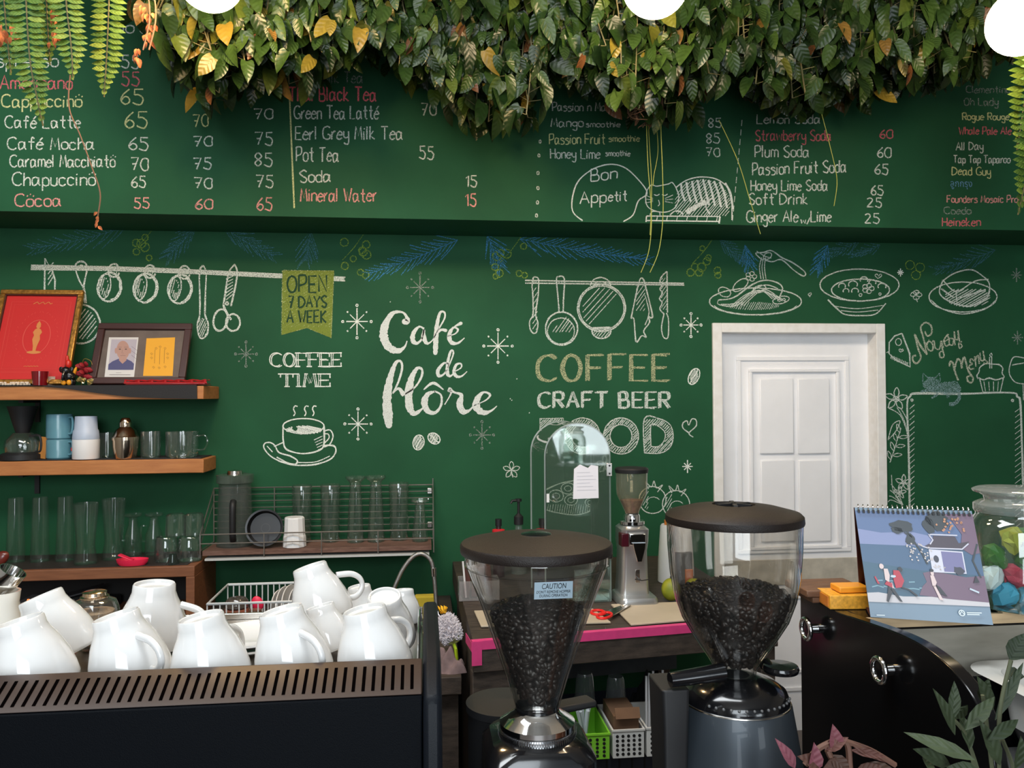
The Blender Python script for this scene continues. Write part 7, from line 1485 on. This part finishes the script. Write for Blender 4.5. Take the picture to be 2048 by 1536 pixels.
r_ = random.Random(4); Yf = 2.45; t = thing('hanging_fern', 'boston fern hanging at the picture corner over the coffee list', 'plant', P(110, -200, Yf), 'ferns hanging over the bar')
for pts, wp, tn in (([(48, -120), (52, 0), (60, 120), (75, 200), (86, 252)], 40, .45), ([(128, -120), (132, 0), (142, 90), (146, 160)], 40, .62), ([(222, -120), (218, 0), (214, 100), (208, 194)], 40, .66), ([(-2, -120), (8, 0), (16, 90), (22, 150)], 34, .3), ([(90, -120), (92, -20), (96, 60), (100, 130)], 26, .35)):
    m_ = MB(); rc = MB(); Yq = Yf+r_.uniform(-.06, .10); k_ = mpp(100, 100, Yq); frond(m_, rc, [P(x, y, Yq+.02*i_) for i_, (x, y) in enumerate(pts)], wp*k_, 11.5*k_, r_, tone0=tn); fo = m_.build('frond', fernm, t, smooth=80); ORG[fo.name] = ORG[t.name]; rc.build('midrib', stemm, fo)
m_ = MB()
for c in ((5, 62), (28, 62), (108, 30), (104, 72), (288, 20), (302, 40), (275, 105), (296, 70)):
    for k in range(7): q = P(c[0]+r_.uniform(-7, 7), c[1]+r_.uniform(-16, 16), 2.5); add_leaf(m_, q, Vector((r_.uniform(-.6, .6), r_.uniform(-.4, .4), -1)), Vector((r_.uniform(-.5, .5), -1, .3)), r_.uniform(.015, .03), r_.uniform(.008, .016), .5, .4, .5, False)
m_.c = []; m_.build('withered_leaflets', rustm, t, label='withered orange leaflets')
m_ = MB()
for x0, x1 in ((288, 300), (300, 312)): m_.tube(smooth_path([P(x0, -60, 2.5), P((x0+x1)/2+6, 30, 2.5), P(x1-14, 100, 2.5)], 5), .0022, 4)
m_.tube(smooth_path([P(x, y, 2.5) for x, y in ((140, 150), (138, 215), (160, 270), (182, 330), (200, 385), (196, 430), (192, 455))], 6), .0020, 5); m_.build('runner', mat('brown_runner', (.14, .07, .04), rough=.8), t)
m_ = MB()
for y in (424, 432, 440, 446, 452): add_leaf(m_, P(194+r_.uniform(-3, 5), y, 2.49), Vector((r_.uniform(-1, 1), 0, -.6)), Vector((0, -1, .2)), .016, .010, .5, .4, .3, False)
m_.c = []; m_.build('runner_tip', rustm, t, label='orange withered tip')
pot = P(110, -330, Yf); MB().lathe(shell([(.12, pot.z-.08), (.17, pot.z+.10), (.18, pot.z+.12)], .006), (pot.x, Yf)).build('pot', mat('pot_brown', (.10, .05, .03), rough=.7), t); MB().tube([(pot.x, Yf, pot.z+.1), (pot.x, Yf, 4.0)], .003, 6).build('hanger', black, t)
t = thing('hanging_fern', 'drooping fern at the picture edge below the third globe lamp', 'plant', P(2075, -150, 2.5), 'ferns hanging over the bar'); r_ = random.Random(6)
for pts, wp, tn in (([(2070, -100), (2064, 80), (2046, 220), (2034, 300)], 48, .6), ([(2090, -60), (2080, 150), (2058, 320), (2036, 430)], 46, .15), ([(2110, 0), (2095, 250), (2075, 430), (2050, 540)], 38, .4)):
    m_ = MB(); rc = MB(); Yq = 2.45+r_.uniform(0, .2); k_ = mpp(2000, 200, Yq); frond(m_, rc, [P(x, y, Yq) for x, y in pts], wp*k_, 13*k_, r_, tone0=tn); fo = m_.build('frond', fernm, t, smooth=80); ORG[fo.name] = ORG[t.name]; rc.build('midrib', stemm, fo)
pot = P(2120, -300, 2.5); MB().lathe(shell([(.12, pot.z-.08), (.17, pot.z+.10), (.18, pot.z+.12)], .006), (pot.x, 2.5)).build('pot', MATS['pot_brown'], t); MB().tube([(pot.x, 2.5, pot.z+.1), (pot.x, 2.5, 4.0)], .003, 6).build('hanger', black, t)
# plants in front, at the picture bottom
r_ = random.Random(21); gl_ = leafmat('dusty_green_leaf', [(0, (.012, .022, .010)), (.5, (.034, .048, .022)), (1, (.070, .090, .045))], rough=.55, spec=.3)
pc = P(1985, 1640, .86); t = thing('potted_plant', 'dusty green long leaved plant in the bottom corner by the basin', 'plant', (pc.x, .86, 1.0)); lv = MB(); sv = MB()
def spray(pp_, leaves):
    P_ = smooth_path([P(x, y, Yv) for x, y, Yv in pp_], 6); sv.tube(P_, .0022, 5)
for x0, y0, x1, y1, ln_, tn in ((1990, 1520, 1877, 1378, 0, .55),):
    pass
for (bx, by), (tx, ty), wd_, tn, Yv in (((1910, 1470), (1880, 1385), 22, .45, .84), ((1905, 1440), (1912, 1368), 20, .4, .86), ((1950, 1520), (1822, 1466), 24, .8, .80), ((1960, 1400), (1978, 1362), 20, .3, .9), ((1930, 1460), (1990, 1395), 24, .5, .84), ((1985, 1420), (1962, 1360), 22, .45, .88), ((1940, 1500), (1925, 1425), 24, .35, .85), ((1975, 1480), (2040, 1440), 22, .25, .82), ((1990, 1440), (2048, 1330), 18, .2, .88), ((2020, 1320), (2050, 1270), 34, .15, .9), ((1900, 1530), (1840, 1500), 26, .3, .82), ((1960, 1545), (1900, 1535), 26, .5, .8), ((2000, 1530), (1970, 1450), 26, .4, .83), ((2030, 1540), (2048, 1480), 24, .35, .83), ((1860, 1545), (1850, 1510), 22, .4, .8), ((1935, 1410), (1905, 1440), 18, .5, .86), ((2010, 1350), (2046, 1352), 26, .1, .9)):
    a_, b_ = P(bx, by, Yv), P(tx, ty, Yv+r_.uniform(-.02, .02)); add_leaf(lv, a_, b_-a_, Vector((r_.uniform(-.3, .3), -1, r_.uniform(.2, .7))), (b_-a_).length*1.05, wd_*mpp(bx, by, Yv)*1.25, tn, .35, .12, False)
for pth in ([(1985, 1700), (1960, 1560), (1930, 1470), (1908, 1440)], [(2000, 1700), (1985, 1550), (1972, 1440), (1965, 1390)], [(2010, 1700), (1998, 1540), (2000, 1420), (2022, 1320)], [(1990, 1700), (1965, 1600), (1945, 1520)], [(2020, 1700), (2030, 1560), (2005, 1480)]): sv.tube(smooth_path([P(x, y, .86) for x, y in pth], 6), .0024, 5)
lv.build('foliage', gl_, t, smooth=80); sv.build('stems', mat('grey_green_stem', (.07, .08, .04), rough=.7), t)
zp = P(1990, 1690, .86).z; MB().lathe(shell([(.06, ZBAR+.0008), (.088, zp), (.092, zp+.01)], .005), (pc.x, .86)).build('pot', mat('clay_pot', (.22, .09, .05), rough=.8), t)
pkp = leafmat('pink_leaf', [(0, (.035, .026, .016)), (.5, (.11, .045, .035)), (1, (.20, .060, .085))], rough=.6, spec=.3)
pc2 = P(1700, 1600, .80); t = thing('succulent_plant', 'withered pink and green plant at the bottom in front of the grey grinder', 'plant', (pc2.x, .80, 1.0)); lv = MB(); sv = MB(); rr_ = MB()
for (bx, by), (tx, ty), wd_, tn in (((1590, 1536), (1566, 1490), 20, .9), ((1622, 1545), (1636, 1500), 30, .85), ((1670, 1500), (1672, 1462), 26, .8), ((1650, 1500), (1690, 1478), 20, .5), ((1690, 1480), (1790, 1530), 14, .45), ((1660, 1510), (1700, 1545), 26, .2), ((1640, 1530), (1610, 1515), 26, .3), ((1700, 1500), (1770, 1512), 14, .5), ((1710, 1545), (1760, 1536), 26, .3), ((1690, 1525), (1650, 1550), 34, .25), ((1720, 1530), (1800, 1550), 26, .15)):
    a_, b_ = P(bx, by, .80), P(tx, ty, .79); add_leaf(lv, a_, b_-a_, Vector((r_.uniform(-.3, .3), -1, r_.uniform(.2, .7))), (b_-a_).length*1.1, wd_*mpp(bx, by, .8)*1.2, tn, .5, .25, False)
for pth in ([(1700, 1650), (1680, 1560), (1655, 1500)], [(1705, 1650), (1700, 1540), (1690, 1482), (1640, 1495), (1610, 1530)], [(1690, 1482), (1740, 1500), (1790, 1530)], [(1710, 1650), (1720, 1560)]): sv.tube(smooth_path([P(x, y, .80) for x, y in pth], 6), .0032, 6)
lv.build('foliage', pkp, t, smooth=80); sv.build('stems', mat('pink_brown_stem', (.12, .055, .036), rough=.7), t); zp2 = P(1700, 1640, .80).z
MB().lathe(shell([(.05, ZBAR+.0008), (.075, zp2-.01), (.078, zp2)], .005), (pc2.x, .80)).build('pot', MATS['clay_pot'], t)
# ---------------------------------------------------------------- globe lamps
for px_, py_, rp, Yl, ec, es, lab in ((419, -46, 66, 2.40, (1, .66, .32), 95, 'lit globe lamp over the coffee list in front of the first philodendron'), (1311, -34, 67, 2.42, (1, .74, .46), 52, 'lit globe lamp over the middle of the planter'), (2043, 44, 64, 2.40, (1, .78, .52), 30, 'lit globe lamp lowest in view over the beer list')):
    glow = mat('lit_opal_globe_%d' % es, (1, 1, 1), emit=ec, es=es); c = P(px_, py_, Yl); R_ = rp*mpp(px_, py_, Yl); t = thing('globe_lamp', lab, 'lamp', c, 'globe lamps over the bar')
    MB().ell(c, (R_, R_, R_), 36, 24).build('globe', glow, t)
    MB().lathe([(R_*.45, c.z+R_*.88), (R_*.45, c.z+R_*1.25), (R_*.3, c.z+R_*1.5), (.006, c.z+R_*1.55)], (c.x, c.y), 24).build('socket', black, t)
    MB().tube([(c.x, c.y, c.z+R_*1.5), (c.x, c.y, 4.0)], .004, 6).build('cord', black, t)
